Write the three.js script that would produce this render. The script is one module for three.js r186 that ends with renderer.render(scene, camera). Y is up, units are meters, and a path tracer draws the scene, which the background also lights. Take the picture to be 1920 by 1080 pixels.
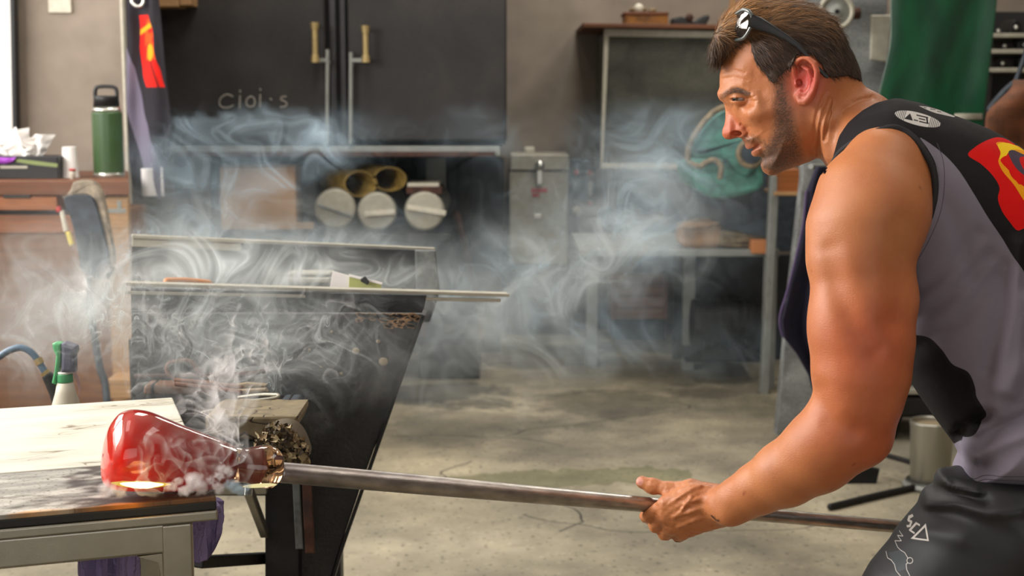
import * as THREE from 'three';
import { RoundedBoxGeometry } from 'three/addons/geometries/RoundedBoxGeometry.js';
import { mergeGeometries } from 'three/addons/utils/BufferGeometryUtils.js';
import { RectAreaLightUniformsLib } from 'three/addons/lights/RectAreaLightUniformsLib.js';

// ---------------------------------------------------------------- camera, light, exposure
const scene = new THREE.Scene();
scene.background = new THREE.Color(0.20, 0.21, 0.22);
const FOC = 2667, EYE = 1.25, TILT = Math.atan(360 / 2667);          // focal length in pixels of a 1920x1080 frame
const camera = new THREE.PerspectiveCamera(2 * Math.atan(540 / FOC) * 180 / Math.PI, 16 / 9, 0.05, 60);
camera.position.set(0, EYE, 0);
camera.rotation.x = -TILT;
camera.focus = 1.93;
camera.userData.fStop = 6.8;
const renderer = new THREE.WebGLRenderer();
renderer.toneMapping = THREE.LinearToneMapping;
renderer.toneMappingExposure = 0.85;
renderer.shadowMap.enabled = true;
RectAreaLightUniformsLib.init();
// daylight through the open roller door behind the photographer, the side windows and the ceiling panels
const LIGHTS = {
  door: { w: 3.6, h: 2.3, at: [0.3, 1.35, 2.75], to: [0.4, 1.0, -3], power: 1.8, color: [1.0, 0.97, 0.93] },
  leftWindow: { w: 1.9, h: 1.3, at: [-2.45, 1.9, -2.2], to: [1.2, 1.2, -2.2], power: 19, color: [1.0, 0.98, 0.95] },
  leftWindow2: { w: 1.6, h: 1.2, at: [-2.45, 1.9, -4.1], to: [1.2, 1.4, -4.1], power: 7.5, color: [1.0, 0.98, 0.95] },
  panels: { w: 0.6, h: 1.5, y: 3.13, at: [[-1.2, -1.6], [1.3, -1.7], [-0.6, -4.6], [1.5, -4.9], [0.4, -6.9]], power: [4.5, 4.5, 11.5, 13, 12], color: [1.0, 0.96, 0.9] },
};

// ---------------------------------------------------------------- helpers
const V3 = (x, y, z) => new THREE.Vector3(x, y, z);
let seedState = 12345;
const rnd = () => { seedState = (seedState * 1664525 + 1013904223) >>> 0; return seedState / 4294967296; };
const reseed = (s) => { seedState = s >>> 0; };
const rr = (a, b) => a + (b - a) * rnd();
const clamp = (x, a, b) => x < a ? a : x > b ? b : x;
const lerp = (a, b, t) => a + (b - a) * t;
const sst = (a, b, x) => { const t = clamp((x - a) / (b - a), 0, 1); return t * t * (3 - 2 * t); };
// gradient noise
const PERM = new Uint8Array(512);
{ reseed(77); const p = [...Array(256).keys()]; for (let i = 255; i > 0; i--) { const j = Math.floor(rnd() * (i + 1)); [p[i], p[j]] = [p[j], p[i]]; } for (let i = 0; i < 512; i++) PERM[i] = p[i & 255]; }
const fade = (t) => t * t * t * (t * (t * 6 - 15) + 10);
const gr = (h, x, y, z) => { h &= 15; const u = h < 8 ? x : y, v = h < 4 ? y : h === 12 || h === 14 ? x : z; return ((h & 1) ? -u : u) + ((h & 2) ? -v : v); };
function noise(x, y, z = 0) {
  const xf = Math.floor(x), yf = Math.floor(y), zf = Math.floor(z), X = xf & 255, Y = yf & 255, Z = zf & 255;
  x -= xf; y -= yf; z -= zf;
  const u = fade(x), v = fade(y), w = fade(z), A = PERM[X] + Y, B = PERM[X + 1] + Y, AA = PERM[A] + Z, AB = PERM[A + 1] + Z, BA = PERM[B] + Z, BB = PERM[B + 1] + Z;
  return lerp(lerp(lerp(gr(PERM[AA], x, y, z), gr(PERM[BA], x - 1, y, z), u), lerp(gr(PERM[AB], x, y - 1, z), gr(PERM[BB], x - 1, y - 1, z), u), v),
    lerp(lerp(gr(PERM[AA + 1], x, y, z - 1), gr(PERM[BA + 1], x - 1, y, z - 1), u), lerp(gr(PERM[AB + 1], x, y - 1, z - 1), gr(PERM[BB + 1], x - 1, y - 1, z - 1), u), v), w);
}
const fbm = (x, y, z = 0, n = 4) => { let s = 0, a = 0.5; for (let i = 0; i < n; i++) { s += a * noise(x, y, z); x *= 2.03; y *= 2.03; z *= 2.03; a *= 0.5; } return s; };

// a point of the world seen at a pixel of the 1920x1080 frame, at the depth D behind the camera's plane (z = -D), or on the level plane y = h
const CT = Math.cos(TILT), ST = Math.sin(TILT);
function ray(px, py) { const a = (px - 960) / FOC, b = (540 - py) / FOC; return V3(a, b * CT - ST, -b * ST - CT); }
function at(px, py, D) { const r = ray(px, py); return V3(0, EYE, 0).addScaledVector(r, D / -r.z); }
function onLevel(px, py, h) { const r = ray(px, py); return V3(0, EYE, 0).addScaledVector(r, (h - EYE) / r.y); }
function pix(p) { const x = p.x, y = p.y - EYE, z = p.z, yc = y * CT - z * ST, zc = y * ST + z * CT; return [960 + FOC * x / -zc, 540 - FOC * yc / -zc]; }

const used = new Map();
function numbered(n) { const k = used.get(n) ?? 0; used.set(n, k + 1); return k ? `${n}_${String(k).padStart(3, '0')}` : n; }
function shade(o) { o.traverse((c) => { if (c.isMesh) { c.castShadow = true; c.receiveShadow = true; } }); return o; }
function thing(name, label, category, base = [0, 0, 0], turn = 0, group) {
  const o = new THREE.Group();
  o.name = numbered(name); o.position.set(...(base.isVector3 ? base.toArray() : base)); o.rotation.y = turn;
  o.userData = { label, category };
  if (group) o.userData.group = group;
  scene.add(o); o.updateMatrixWorld(true);
  return o;
}
const plain = (g) => { let h = g.index ? g.toNonIndexed() : g.clone(); for (const k of Object.keys(h.attributes)) if (!['position', 'normal', 'uv', 'color'].includes(k)) h.deleteAttribute(k); return h; };
// uv in metres from the face's main direction
function metreUV(g) {
  const p = g.attributes.position, n = g.attributes.normal, uv = new Float32Array(p.count * 2);
  for (let i = 0; i < p.count; i++) {
    const ax = Math.abs(n.getX(i)), ay = Math.abs(n.getY(i)), az = Math.abs(n.getZ(i));
    if (az >= ax && az >= ay) { uv[2 * i] = p.getX(i); uv[2 * i + 1] = p.getY(i); }
    else if (ax >= ay) { uv[2 * i] = p.getZ(i); uv[2 * i + 1] = p.getY(i); }
    else { uv[2 * i] = p.getX(i); uv[2 * i + 1] = p.getZ(i); }
  }
  g.setAttribute('uv', new THREE.BufferAttribute(uv, 2));
  return g;
}
function joined(geoms, keepUV) {
  let l = (Array.isArray(geoms) ? geoms : [geoms]).map(plain);
  if (!keepUV) l.forEach(metreUV);
  const anyColor = l.some((g) => g.attributes.color);
  if (anyColor) l.forEach((g) => { if (!g.attributes.color) g.setAttribute('color', new THREE.BufferAttribute(new Float32Array(g.attributes.position.count * 3).fill(1), 3)); });
  return l.length > 1 ? mergeGeometries(l) : l[0];
}
// geometry given in world space becomes a named mesh under its thing
function part(parent, name, geoms, mat, label, keepUV) {
  const g = joined(geoms, keepUV);
  parent.updateMatrixWorld(true);
  if (parent !== scene) g.applyMatrix4(parent.matrixWorld.clone().invert());
  const m = new THREE.Mesh(g, mat);
  m.name = parent === scene ? numbered(name) : name;
  if (label) m.userData.label = label;
  parent.add(m);
  return shade(m);
}
function single(name, label, category, geoms, mat, group, keepUV) {
  const m = part(scene, name, geoms, mat, label, keepUV);
  m.userData.category = category; if (group) m.userData.group = group;
  return m;
}
function struct(name, geoms, mat, keepUV) { const m = part(scene, name, geoms, mat, undefined, keepUV); m.userData.kind = 'structure'; return m; }

const box = (cx, cy, cz, w, h, d, r = 0.003, seg = 2) => { const g = r > 0 ? new RoundedBoxGeometry(w, h, d, seg, Math.min(r, w / 2.01, h / 2.01, d / 2.01)) : new THREE.BoxGeometry(w, h, d); g.translate(cx, cy, cz); return g; };
const boxAB = (a, b, r) => box((a[0] + b[0]) / 2, (a[1] + b[1]) / 2, (a[2] + b[2]) / 2, Math.abs(b[0] - a[0]), Math.abs(b[1] - a[1]), Math.abs(b[2] - a[2]), r);
// upright box whose front face spans these pixels at depth D
function pbox(x0, y0, x1, y1, D, dep, r = 0.004) {
  const a = at(x0, (y0 + y1) / 2, D), b = at(x1, (y0 + y1) / 2, D), t = at((x0 + x1) / 2, y0, D), u = at((x0 + x1) / 2, y1, D);
  return box((a.x + b.x) / 2, (t.y + u.y) / 2, -D - dep / 2, b.x - a.x, t.y - u.y, dep, r);
}
function smoothShape(pts) { const s = new THREE.Shape(); const c = new THREE.SplineCurve([...pts, pts[0]].map((p) => new THREE.Vector2(p[0], p[1]))); s.setFromPoints(c.getPoints(pts.length * 6)); return s; }
function extr(pts, dep, bev = 0.003, smooth = false) {               // polygon in metres, extruded towards -z from its front face at z = 0
  const s = smooth ? smoothShape(pts) : new THREE.Shape(pts.map((p) => new THREE.Vector2(p[0], p[1])));
  const g = new THREE.ExtrudeGeometry(s, { depth: Math.max(dep - 2 * bev, 1e-4), bevelEnabled: bev > 0, bevelThickness: bev, bevelSize: bev, bevelOffset: -bev, bevelSegments: 2, curveSegments: 6 });
  g.translate(0, 0, -dep + bev);
  return g;
}
function pprism(pts, D, dep, bev = 0.003, smooth = false) { return extr(pts.map(([x, y]) => { const p = at(x, y, D); return [p.x, p.y]; }), dep, bev, smooth).translate(0, 0, -D); }
function tube(pts, r, seg = 40, rad = 10, closed = false) {
  const v = pts.map((p) => p.isVector3 ? p : V3(...p));
  const c = v.length === 2 ? new THREE.LineCurve3(v[0], v[1]) : new THREE.CatmullRomCurve3(v, closed, 'centripetal');
  const g = new THREE.TubeGeometry(c, v.length === 2 ? 1 : seg, r, rad, closed);
  if (closed) return g;
  const caps = [v[0], v[v.length - 1]].map((p) => { const s = new THREE.SphereGeometry(r, rad, 6); s.translate(p.x, p.y, p.z); return s; });
  return mergeGeometries([g, ...caps].map(plain));
}
// bar of rectangular section between two points
function bar(a, b, w, h, r = 0.002, up = V3(0, 1, 0)) {
  const d = b.clone().sub(a), L = d.length(), m = new THREE.Matrix4();
  const z = d.clone().normalize(), x = up.clone().cross(z).normalize(), y = z.clone().cross(x);
  m.makeBasis(x, y, z).setPosition(a.clone().add(b).multiplyScalar(0.5));
  return box(0, 0, 0, w, h, L, r).applyMatrix4(m);
}
function cyl(a, b, r0, r1 = r0, seg = 28) {
  const d = b.clone().sub(a), g = new THREE.CylinderGeometry(r1, r0, d.length(), seg, 1);
  g.translate(0, d.length() / 2, 0);
  g.applyQuaternion(new THREE.Quaternion().setFromUnitVectors(V3(0, 1, 0), d.normalize())); g.translate(a.x, a.y, a.z);
  return g;
}
// flat slab with this outline in plan, [x, z] in metres
function plan(pts, y0, y1, bev = 0.003) { return extr(pts.map(([x, z]) => [x, -z]), y1 - y0, bev).rotateX(-Math.PI / 2).translate(0, y1, 0); }
function lathe(prof, seg = 40) { return new THREE.LatheGeometry(prof.map((p) => new THREE.Vector2(p[0], p[1])), seg); }
// grid surface from a function (u, v in 0..1) -> Vector3
function sheet(fn, nu, nv, two) {
  const pos = [], idx = [], uv = [];
  for (let j = 0; j <= nv; j++) for (let i = 0; i <= nu; i++) { const p = fn(i / nu, j / nv); pos.push(p.x, p.y, p.z); uv.push(i / nu, j / nv); }
  for (let j = 0; j < nv; j++) for (let i = 0; i < nu; i++) { const a = j * (nu + 1) + i, b = a + 1, c = a + nu + 1, d = c + 1; idx.push(a, b, d, a, d, c); }
  const g = new THREE.BufferGeometry();
  g.setAttribute('position', new THREE.Float32BufferAttribute(pos, 3)); g.setAttribute('uv', new THREE.Float32BufferAttribute(uv, 2)); g.setIndex(idx); g.computeVertexNormals();
  return g;
}
// cloth with thickness: front and back sheets joined round the rim
function thick(fn, nu, nv, t) {
  const f = sheet(fn, nu, nv), n = f.attributes.normal, p = f.attributes.position, pos = [], idx = [], uv = [];
  const N = p.count, W = nu + 1;
  for (let k = 0; k < 2; k++) for (let i = 0; i < N; i++) { const s = k ? -t / 2 : t / 2; pos.push(p.getX(i) + n.getX(i) * s, p.getY(i) + n.getY(i) * s, p.getZ(i) + n.getZ(i) * s); uv.push(f.attributes.uv.getX(i), f.attributes.uv.getY(i)); }
  for (let j = 0; j < nv; j++) for (let i = 0; i < nu; i++) { const a = j * W + i, b = a + 1, c = a + W, d = c + 1; idx.push(a, b, d, a, d, c, N + a, N + d, N + b, N + a, N + c, N + d); }
  const rim = []; for (let i = 0; i < nu; i++) rim.push([i, i + 1], [nv * W + i + 1, nv * W + i]); for (let j = 0; j < nv; j++) rim.push([(j + 1) * W, j * W], [j * W + nu, (j + 1) * W + nu]);
  for (const [a, b] of rim) idx.push(a, N + a, b, b, N + a, N + b);
  const g = new THREE.BufferGeometry();
  g.setAttribute('position', new THREE.Float32BufferAttribute(pos, 3)); g.setAttribute('uv', new THREE.Float32BufferAttribute(uv, 2)); g.setIndex(idx); g.computeVertexNormals();
  return g;
}

// ---------------------------------------------------------------- textures and materials
function dataTex(w, h, fn, srgb = true, wrap = THREE.MirroredRepeatWrapping) {
  const d = new Uint8Array(w * h * 4);
  for (let y = 0; y < h; y++) for (let x = 0; x < w; x++) { const c = fn(x / w, y / h, x, y), o = (y * w + x) * 4; d[o] = clamp(c[0], 0, 255); d[o + 1] = clamp(c[1], 0, 255); d[o + 2] = clamp(c[2], 0, 255); d[o + 3] = 255; }
  const t = new THREE.DataTexture(d, w, h); t.magFilter = t.minFilter = THREE.LinearFilter; t.wrapS = t.wrapT = wrap;
  if (srgb) t.colorSpace = THREE.SRGBColorSpace;
  t.needsUpdate = true;
  return t;
}
const scaled = (t, s, sy = s) => { const c = t.clone(); c.repeat.set(s, sy); c.needsUpdate = true; return c; };
const grainTex = dataTex(512, 512, (u, v) => { const n = 128 + 90 * fbm(u * 24, v * 24, 1, 5) + 26 * (Math.sin(u * 977.1 + v * 1531.7) * 43758.5 % 1); return [n, n, n]; }, false);
const blotchTex = dataTex(512, 512, (u, v) => { const n = 232 + 34 * fbm(u * 9, v * 9, 4, 6); return [n, n * 0.99, n * 0.97]; });
const smudgeTex = dataTex(512, 512, (u, v) => { const a = fbm(u * 5 + 2 * fbm(u * 3, v * 3, 7, 3), v * 5, 2, 6), n = 188 + 120 * a + 30 * noise(u * 90, v * 90, 3); return [n, n, n]; });
const woodTex = dataTex(1024, 512, (u, v) => {                        // grain along u
  const w = v * 16 + 0.8 * fbm(u * 2.5, v * 5, 3, 3), ring = Math.sin(w * 9 + 3 * noise(u * 1.5, v * 12, 5)), f = noise(u * 18, v * 240, 9), n = 205 + 9 * ring + 22 * f + 30 * fbm(u * 4, v * 8, 1, 4);
  return [n, n * 0.965, n * 0.93];
});
const M = {};
const std = (name, hex, rough, o = {}) => { const m = new THREE.MeshPhysicalMaterial({ name, color: hex, roughness: rough, ...o }); M[name] = m; return m; };
const bumpy = (s, d) => ({ bumpMap: scaled(grainTex, s), bumpScale: d });
std('wallPaint', '#9c8f83', 0.85, { map: scaled(blotchTex, 0.9), ...bumpy(6, 0.0004) });
std('wallBack', '#978c80', 0.88, { map: scaled(blotchTex, 0.6), ...bumpy(6, 0.0004) });
std('white', '#e4e0d8', 0.5);
std('offWhite', '#d8d2c2', 0.55, { map: scaled(blotchTex, 3) });
std('ceilingPaint', '#c9c6be', 0.9);
std('blackPaint', '#262220', 0.48, { map: scaled(smudgeTex, 1.2), ...bumpy(8, 0.0003) });
std('kilnBlack', '#302a27', 0.7, { map: scaled(smudgeTex, 0.9), ...bumpy(10, 0.0005) });
std('darkSteel', '#24211f', 0.5, { metalness: 0.4, map: scaled(smudgeTex, 2), ...bumpy(8, 0.0004) });
std('sootSteel', '#272727', 0.5, { metalness: 0.35, map: scaled(smudgeTex, 2.4), ...bumpy(9, 0.0006) });
std('steel', '#b0ada4', 0.32, { metalness: 0.92, map: scaled(blotchTex, 2.1), ...bumpy(20, 0.0001) });
std('brightSteel', '#cfcdc4', 0.28, { metalness: 0.9 });
std('greySteel', '#8f928e', 0.5, { metalness: 0.15, map: scaled(blotchTex, 2.2), ...bumpy(7, 0.0003) });
std('greyPaint', '#7f8380', 0.55, { map: scaled(smudgeTex, 1.4), ...bumpy(8, 0.0003) });
std('paleMetal', '#b6b2a4', 0.5, { metalness: 0.3, map: scaled(blotchTex, 3) });
std('brass', '#b09a6a', 0.5, { metalness: 0.5, map: scaled(blotchTex, 6) });
std('rust', '#5c3727', 0.85, { map: scaled(smudgeTex, 5), ...bumpy(14, 0.0008) });
std('rubber', '#161515', 0.6);
std('plasticBlack', '#121112', 0.45);
std('woodOrange', '#a8642c', 0.55, { map: scaled(woodTex, 1.3, 2.2) });
std('woodBrown', '#7d4a26', 0.6, { map: scaled(woodTex, 1.2, 2.0) });
std('woodPanel', '#8d6140', 0.7, { map: scaled(woodTex, 0.8, 1.2) });
std('woodPale', '#c49c6c', 0.7, { map: scaled(woodTex, 1.6, 3) });
std('woodGrey', '#b0a183', 0.8, { map: scaled(woodTex, 2.2, 5), ...bumpy(14, 0.0012) });
std('card', '#b18a63', 0.85, { map: scaled(smudgeTex, 2.3) });
std('greenBottle', '#26451d', 0.42, { map: scaled(grainTex, 0.2) }); M.greenBottle.map = null;
std('red', '#b01f1f', 0.5);
std('tealPaint', '#5ea592', 0.5, { map: scaled(smudgeTex, 4) });
std('tan', '#a68e68', 0.7, { map: scaled(smudgeTex, 5) });
std('slate', '#38424c', 0.6, { map: scaled(smudgeTex, 5), ...bumpy(9, 0.0008) });
std('leather', '#8a5230', 0.75, { map: scaled(smudgeTex, 3), ...bumpy(10, 0.0008) });
std('tissue', '#efeae6', 0.9, { side: THREE.DoubleSide });
std('paper', '#efe9e6', 0.85);
std('navyCloth', '#1c1a2c', 0.95, { sheen: 0.4, sheenColor: new THREE.Color(0.16, 0.13, 0.26), ...bumpy(30, 0.0008) });
// ---------------------------------------------------------------- the room
{
  const XL = -2.6, XR = 4.4, ZF = 2.9, ZB = -7.8, HC = 3.2;
  // floor: worn concrete with stains, patches and cracks
  const cracks = [];
  reseed(5);
  for (let k = 0; k < 9; k++) { let x = rr(-1, 2.6), z = rr(-7.5, -3.8), a = rr(0, 6.28); const l = [[x, z]]; for (let i = 0; i < 26; i++) { a += rr(-0.5, 0.5); x += Math.cos(a) * 0.06; z += Math.sin(a) * 0.035; l.push([x, z]); } cracks.push(l); }
  const stains = [[1010, 665, 0.5, 0.10, 0.6], [1180, 650, 0.45, 0.07, 0.55], [830, 735, 0.32, 0.06, 0.75], [880, 760, 0.2, 0.05, 0.7], [760, 745, 0.2, 0.05, 0.7], [1130, 755, 0.35, 0.09, 0.35], [1380, 730, 0.35, 0.09, 0.35], [800, 690, 0.3, 0.07, 0.5], [880, 800, 0.5, 0.10, 0.28]]
    .map(([x, y, a, b, k]) => { const p = onLevel(x, y, 0); return [p.x, p.z, a, b * 3, k]; });
  const patch = [[760, 905], [860, 892], [980, 882], [1210, 876], [1290, 882], [1300, 898], [1180, 905], [1010, 914], [900, 918], [800, 925]].map(([x, y]) => { const p = onLevel(x, y, 0); return [p.x, p.z]; });
  const inside = (x, y, P) => { let c = false; for (let i = 0, j = P.length - 1; i < P.length; j = i++) if ((P[i][1] > y) !== (P[j][1] > y) && x < (P[j][0] - P[i][0]) * (y - P[i][1]) / (P[j][1] - P[i][1]) + P[i][0]) c = !c; return c; };
  const floorTex = dataTex(1536, 1536, (u, v) => {
    const x = -1.6 + u * 5, z = -8 + v * 5;
    let n = 1 + 0.55 * fbm(x * 1.7, z * 1.7, 2, 5) + 0.22 * fbm(x * 9, z * 9, 8, 4);
    const big = fbm(x * 0.9 + 4, z * 0.9, 6, 4);
    let r = 136, g = 127, b = 107;
    r += 26 * big; g += 22 * big; b += 14 * big;
    for (const s of stains) { const dx = (x - s[0] + 0.12 * noise(x * 4, z * 4, 1)) / s[2], dz = (z - s[1] + 0.25 * noise(x * 3, z * 3, 2)) / s[3], d = dx * dx + dz * dz; if (d < 1.6) { const e = noise(x * 14, z * 14, 3) * 0.55 + noise(x * 33, z * 33, 4) * 0.35; n *= 1 - 0.62 * s[4] * sst(1.1, 0.2, d + e); } }
    if (inside(x + 0.02 * noise(x * 20, z * 20), z + 0.04 * noise(x * 18, z * 18, 4), patch)) { r *= 0.80; g *= 0.82; b *= 0.74; }
    const spk = noise(x * 60, z * 60, 5); if (spk > 0.48) n *= 0.72; if (spk < -0.52) n *= 1.14;
    return [r * n, g * n, b * n];
  }, true, THREE.ClampToEdgeWrapping);
  { // dark hairline cracks drawn into the slab's colour
    const d = floorTex.image.data;
    for (const l of cracks) for (let i = 1; i < l.length; i++) for (let t = 0; t < 1; t += 0.03) { const x = lerp(l[i - 1][0], l[i][0], t), z = lerp(l[i - 1][1], l[i][1], t), px = Math.round((x + 1.6) / 5 * 1536), py = Math.round((z + 8) / 5 * 1536); for (let a = 0; a < 2; a++) for (let b = 0; b < 2; b++) { const X = px + a, Y = py + b; if (X >= 0 && X < 1536 && Y >= 0 && Y < 1536) { const o = (Y * 1536 + X) * 4; for (let c = 0; c < 3; c++) d[o + c] *= 0.86; } } }
  }
  const fm = new THREE.MeshPhysicalMaterial({ name: 'concrete', map: floorTex, roughness: 0.78, bumpMap: scaled(grainTex, 8), bumpScale: 0.0012 });
  const fg = new THREE.BoxGeometry(XR - XL + 0.4, 0.2, ZF - ZB + 0.4).translate((XL + XR) / 2, -0.1, (ZF + ZB) / 2), p = fg.attributes.position, uv = fg.attributes.uv;
  for (let i = 0; i < p.count; i++) uv.setXY(i, (p.getX(i) + 1.6) / 5, (p.getZ(i) + 8) / 5);
  struct('floor', fg, fm, true);
  struct('ceiling', box((XL + XR) / 2, HC + 0.1, (ZF + ZB) / 2, XR - XL + 0.4, 0.2, ZF - ZB + 0.4, 0), M.ceilingPaint);
  struct('wall_back', box((XL + XR) / 2, HC / 2, ZB - 0.1, XR - XL + 0.4, HC, 0.2, 0), M.wallBack);
  struct('wall_right', box(XR + 0.1, HC / 2, (ZF + ZB) / 2, 0.2, HC, ZF - ZB, 0), M.wallPaint);
  // left wall with two window openings
  const WL = LIGHTS.leftWindow, W2 = LIGHTS.leftWindow2, wallPieces = [];
  const spans = [[ZF, WL.at[2] + WL.w / 2], [WL.at[2] - WL.w / 2, W2.at[2] + W2.w / 2], [W2.at[2] - W2.w / 2, ZB]];
  for (const [a, b] of spans) wallPieces.push(box(XL - 0.1, HC / 2, (a + b) / 2, 0.2, HC, a - b, 0));
  for (const w of [WL, W2]) { const y0 = w.at[1] - w.h / 2, y1 = w.at[1] + w.h / 2; wallPieces.push(box(XL - 0.1, y0 / 2, w.at[2], 0.2, y0, w.w, 0), box(XL - 0.1, (y1 + HC) / 2, w.at[2], 0.2, HC - y1, w.w, 0)); }
  struct('wall_left', wallPieces, M.wallPaint);
  // wall behind the photographer with the opening of the roller door
  const DR = LIGHTS.door, dx0 = DR.at[0] - DR.w / 2, dx1 = DR.at[0] + DR.w / 2, dy0 = DR.at[1] - DR.h / 2, dy1 = DR.at[1] + DR.h / 2;
  struct('wall_front', [box((XL + dx0) / 2, HC / 2, ZF + 0.1, dx0 - XL, HC, 0.2, 0), box((XR + dx1) / 2, HC / 2, ZF + 0.1, XR - dx1, HC, 0.2, 0), box(DR.at[0], (dy1 + HC) / 2, ZF + 0.1, DR.w, HC - dy1, 0.2, 0), box(DR.at[0], dy0 / 2, ZF + 0.1, DR.w, dy0, 0.2, 0)], M.wallPaint);
  const glow = (name, c, k) => new THREE.MeshStandardMaterial({ name, color: 0x222222, emissive: new THREE.Color(...c), emissiveIntensity: k, roughness: 0.6 });
  const lamp = (L, pos, to, w = L.w, h = L.h, off = 0.03) => { const l = new THREE.RectAreaLight(new THREE.Color(...L.color), L.power, w, h); l.position.copy(pos); l.lookAt(to); l.castShadow = true; l.name = 'daylight'; scene.add(l); return l; };
  let nWin = 0;
  for (const L of [LIGHTS.leftWindow, LIGHTS.leftWindow2, LIGHTS.door]) {
    const side = L !== LIGHTS.door, win = new THREE.Group(); win.name = `window_${++nWin}`; win.userData.kind = 'structure'; scene.add(win);
    const c = V3(...L.at), fr = [], panes = [], nx = side ? 3 : 5, ny = 2;
    const put = (g) => { if (side) g.rotateY(Math.PI / 2); return g.translate(side ? XL - 0.06 : c.x, c.y, side ? c.z : ZF + 0.06); };
    for (let i = 0; i <= nx; i++) fr.push(put(box((i / nx - 0.5) * L.w, 0, 0, 0.05, L.h, 0.07, 0.004)));
    for (let j = 0; j <= ny; j++) fr.push(put(box(0, (j / ny - 0.5) * L.h, 0, L.w + 0.05, 0.05, 0.07, 0.004)));
    part(win, 'window_frame', fr, M.offWhite);
    const gm = glow('windowDaylight', L.color, L.power * 0.32);
    for (let i = 0; i < nx; i++) for (let j = 0; j < ny; j++) panes.push(put(box(((i + 0.5) / nx - 0.5) * L.w, ((j + 0.5) / ny - 0.5) * L.h, 0, L.w / nx - 0.04, L.h / ny - 0.04, 0.008, 0)));
    panes.forEach((g) => part(win, 'window_pane', g, gm));
    lamp(L, side ? V3(XL + 0.02, c.y, c.z) : V3(c.x, c.y, ZF - 0.02), V3(...L.to));
  }
  // ceiling light panels
  LIGHTS.panels.at.forEach(([x, z], i) => {
    const L = { ...LIGHTS.panels, power: LIGHTS.panels.power[i] }, t = thing('ceiling_light', ['ceiling panel above the steel table', 'ceiling panel above the bending man', 'ceiling panel before the wooden bench', 'ceiling panel before the furnace', 'ceiling panel near the back wall'][i] + ', white and long', 'lamp', [x, HC, z], 0, 'ceiling light panels');
    part(t, 'housing', [box(x - L.w / 2 - 0.015, HC - 0.03, z, 0.03, 0.06, L.h + 0.06, 0.004), box(x + L.w / 2 + 0.015, HC - 0.03, z, 0.03, 0.06, L.h + 0.06, 0.004), box(x, HC - 0.03, z - L.h / 2 - 0.015, L.w, 0.06, 0.03, 0.004), box(x, HC - 0.03, z + L.h / 2 + 0.015, L.w, 0.06, 0.03, 0.004)], M.white);
    part(t, 'diffuser', box(x, HC - 0.03, z, L.w, 0.02, L.h, 0), glow('lampGlow', L.color, L.power * 0.3));
    const l = new THREE.RectAreaLight(new THREE.Color(...L.color), L.power, L.w, L.h); l.position.set(x, HC - 0.065, z); l.lookAt(x, 0, z); l.name = 'panel_light'; scene.add(l);
  });
  // partition behind the wooden bench, its free end at the kiln
  const pe = at(237, 200, 5.2).x;
  struct('wall_partition', boxAB([XL, 0, -5.2], [pe, HC, -5.225], 0), M.wallPaint);
  struct('trim_1', boxAB([pe - 0.008, 0, -5.19], [pe + 0.002, HC, -5.228], 0.002), M.offWhite);
}
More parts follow.
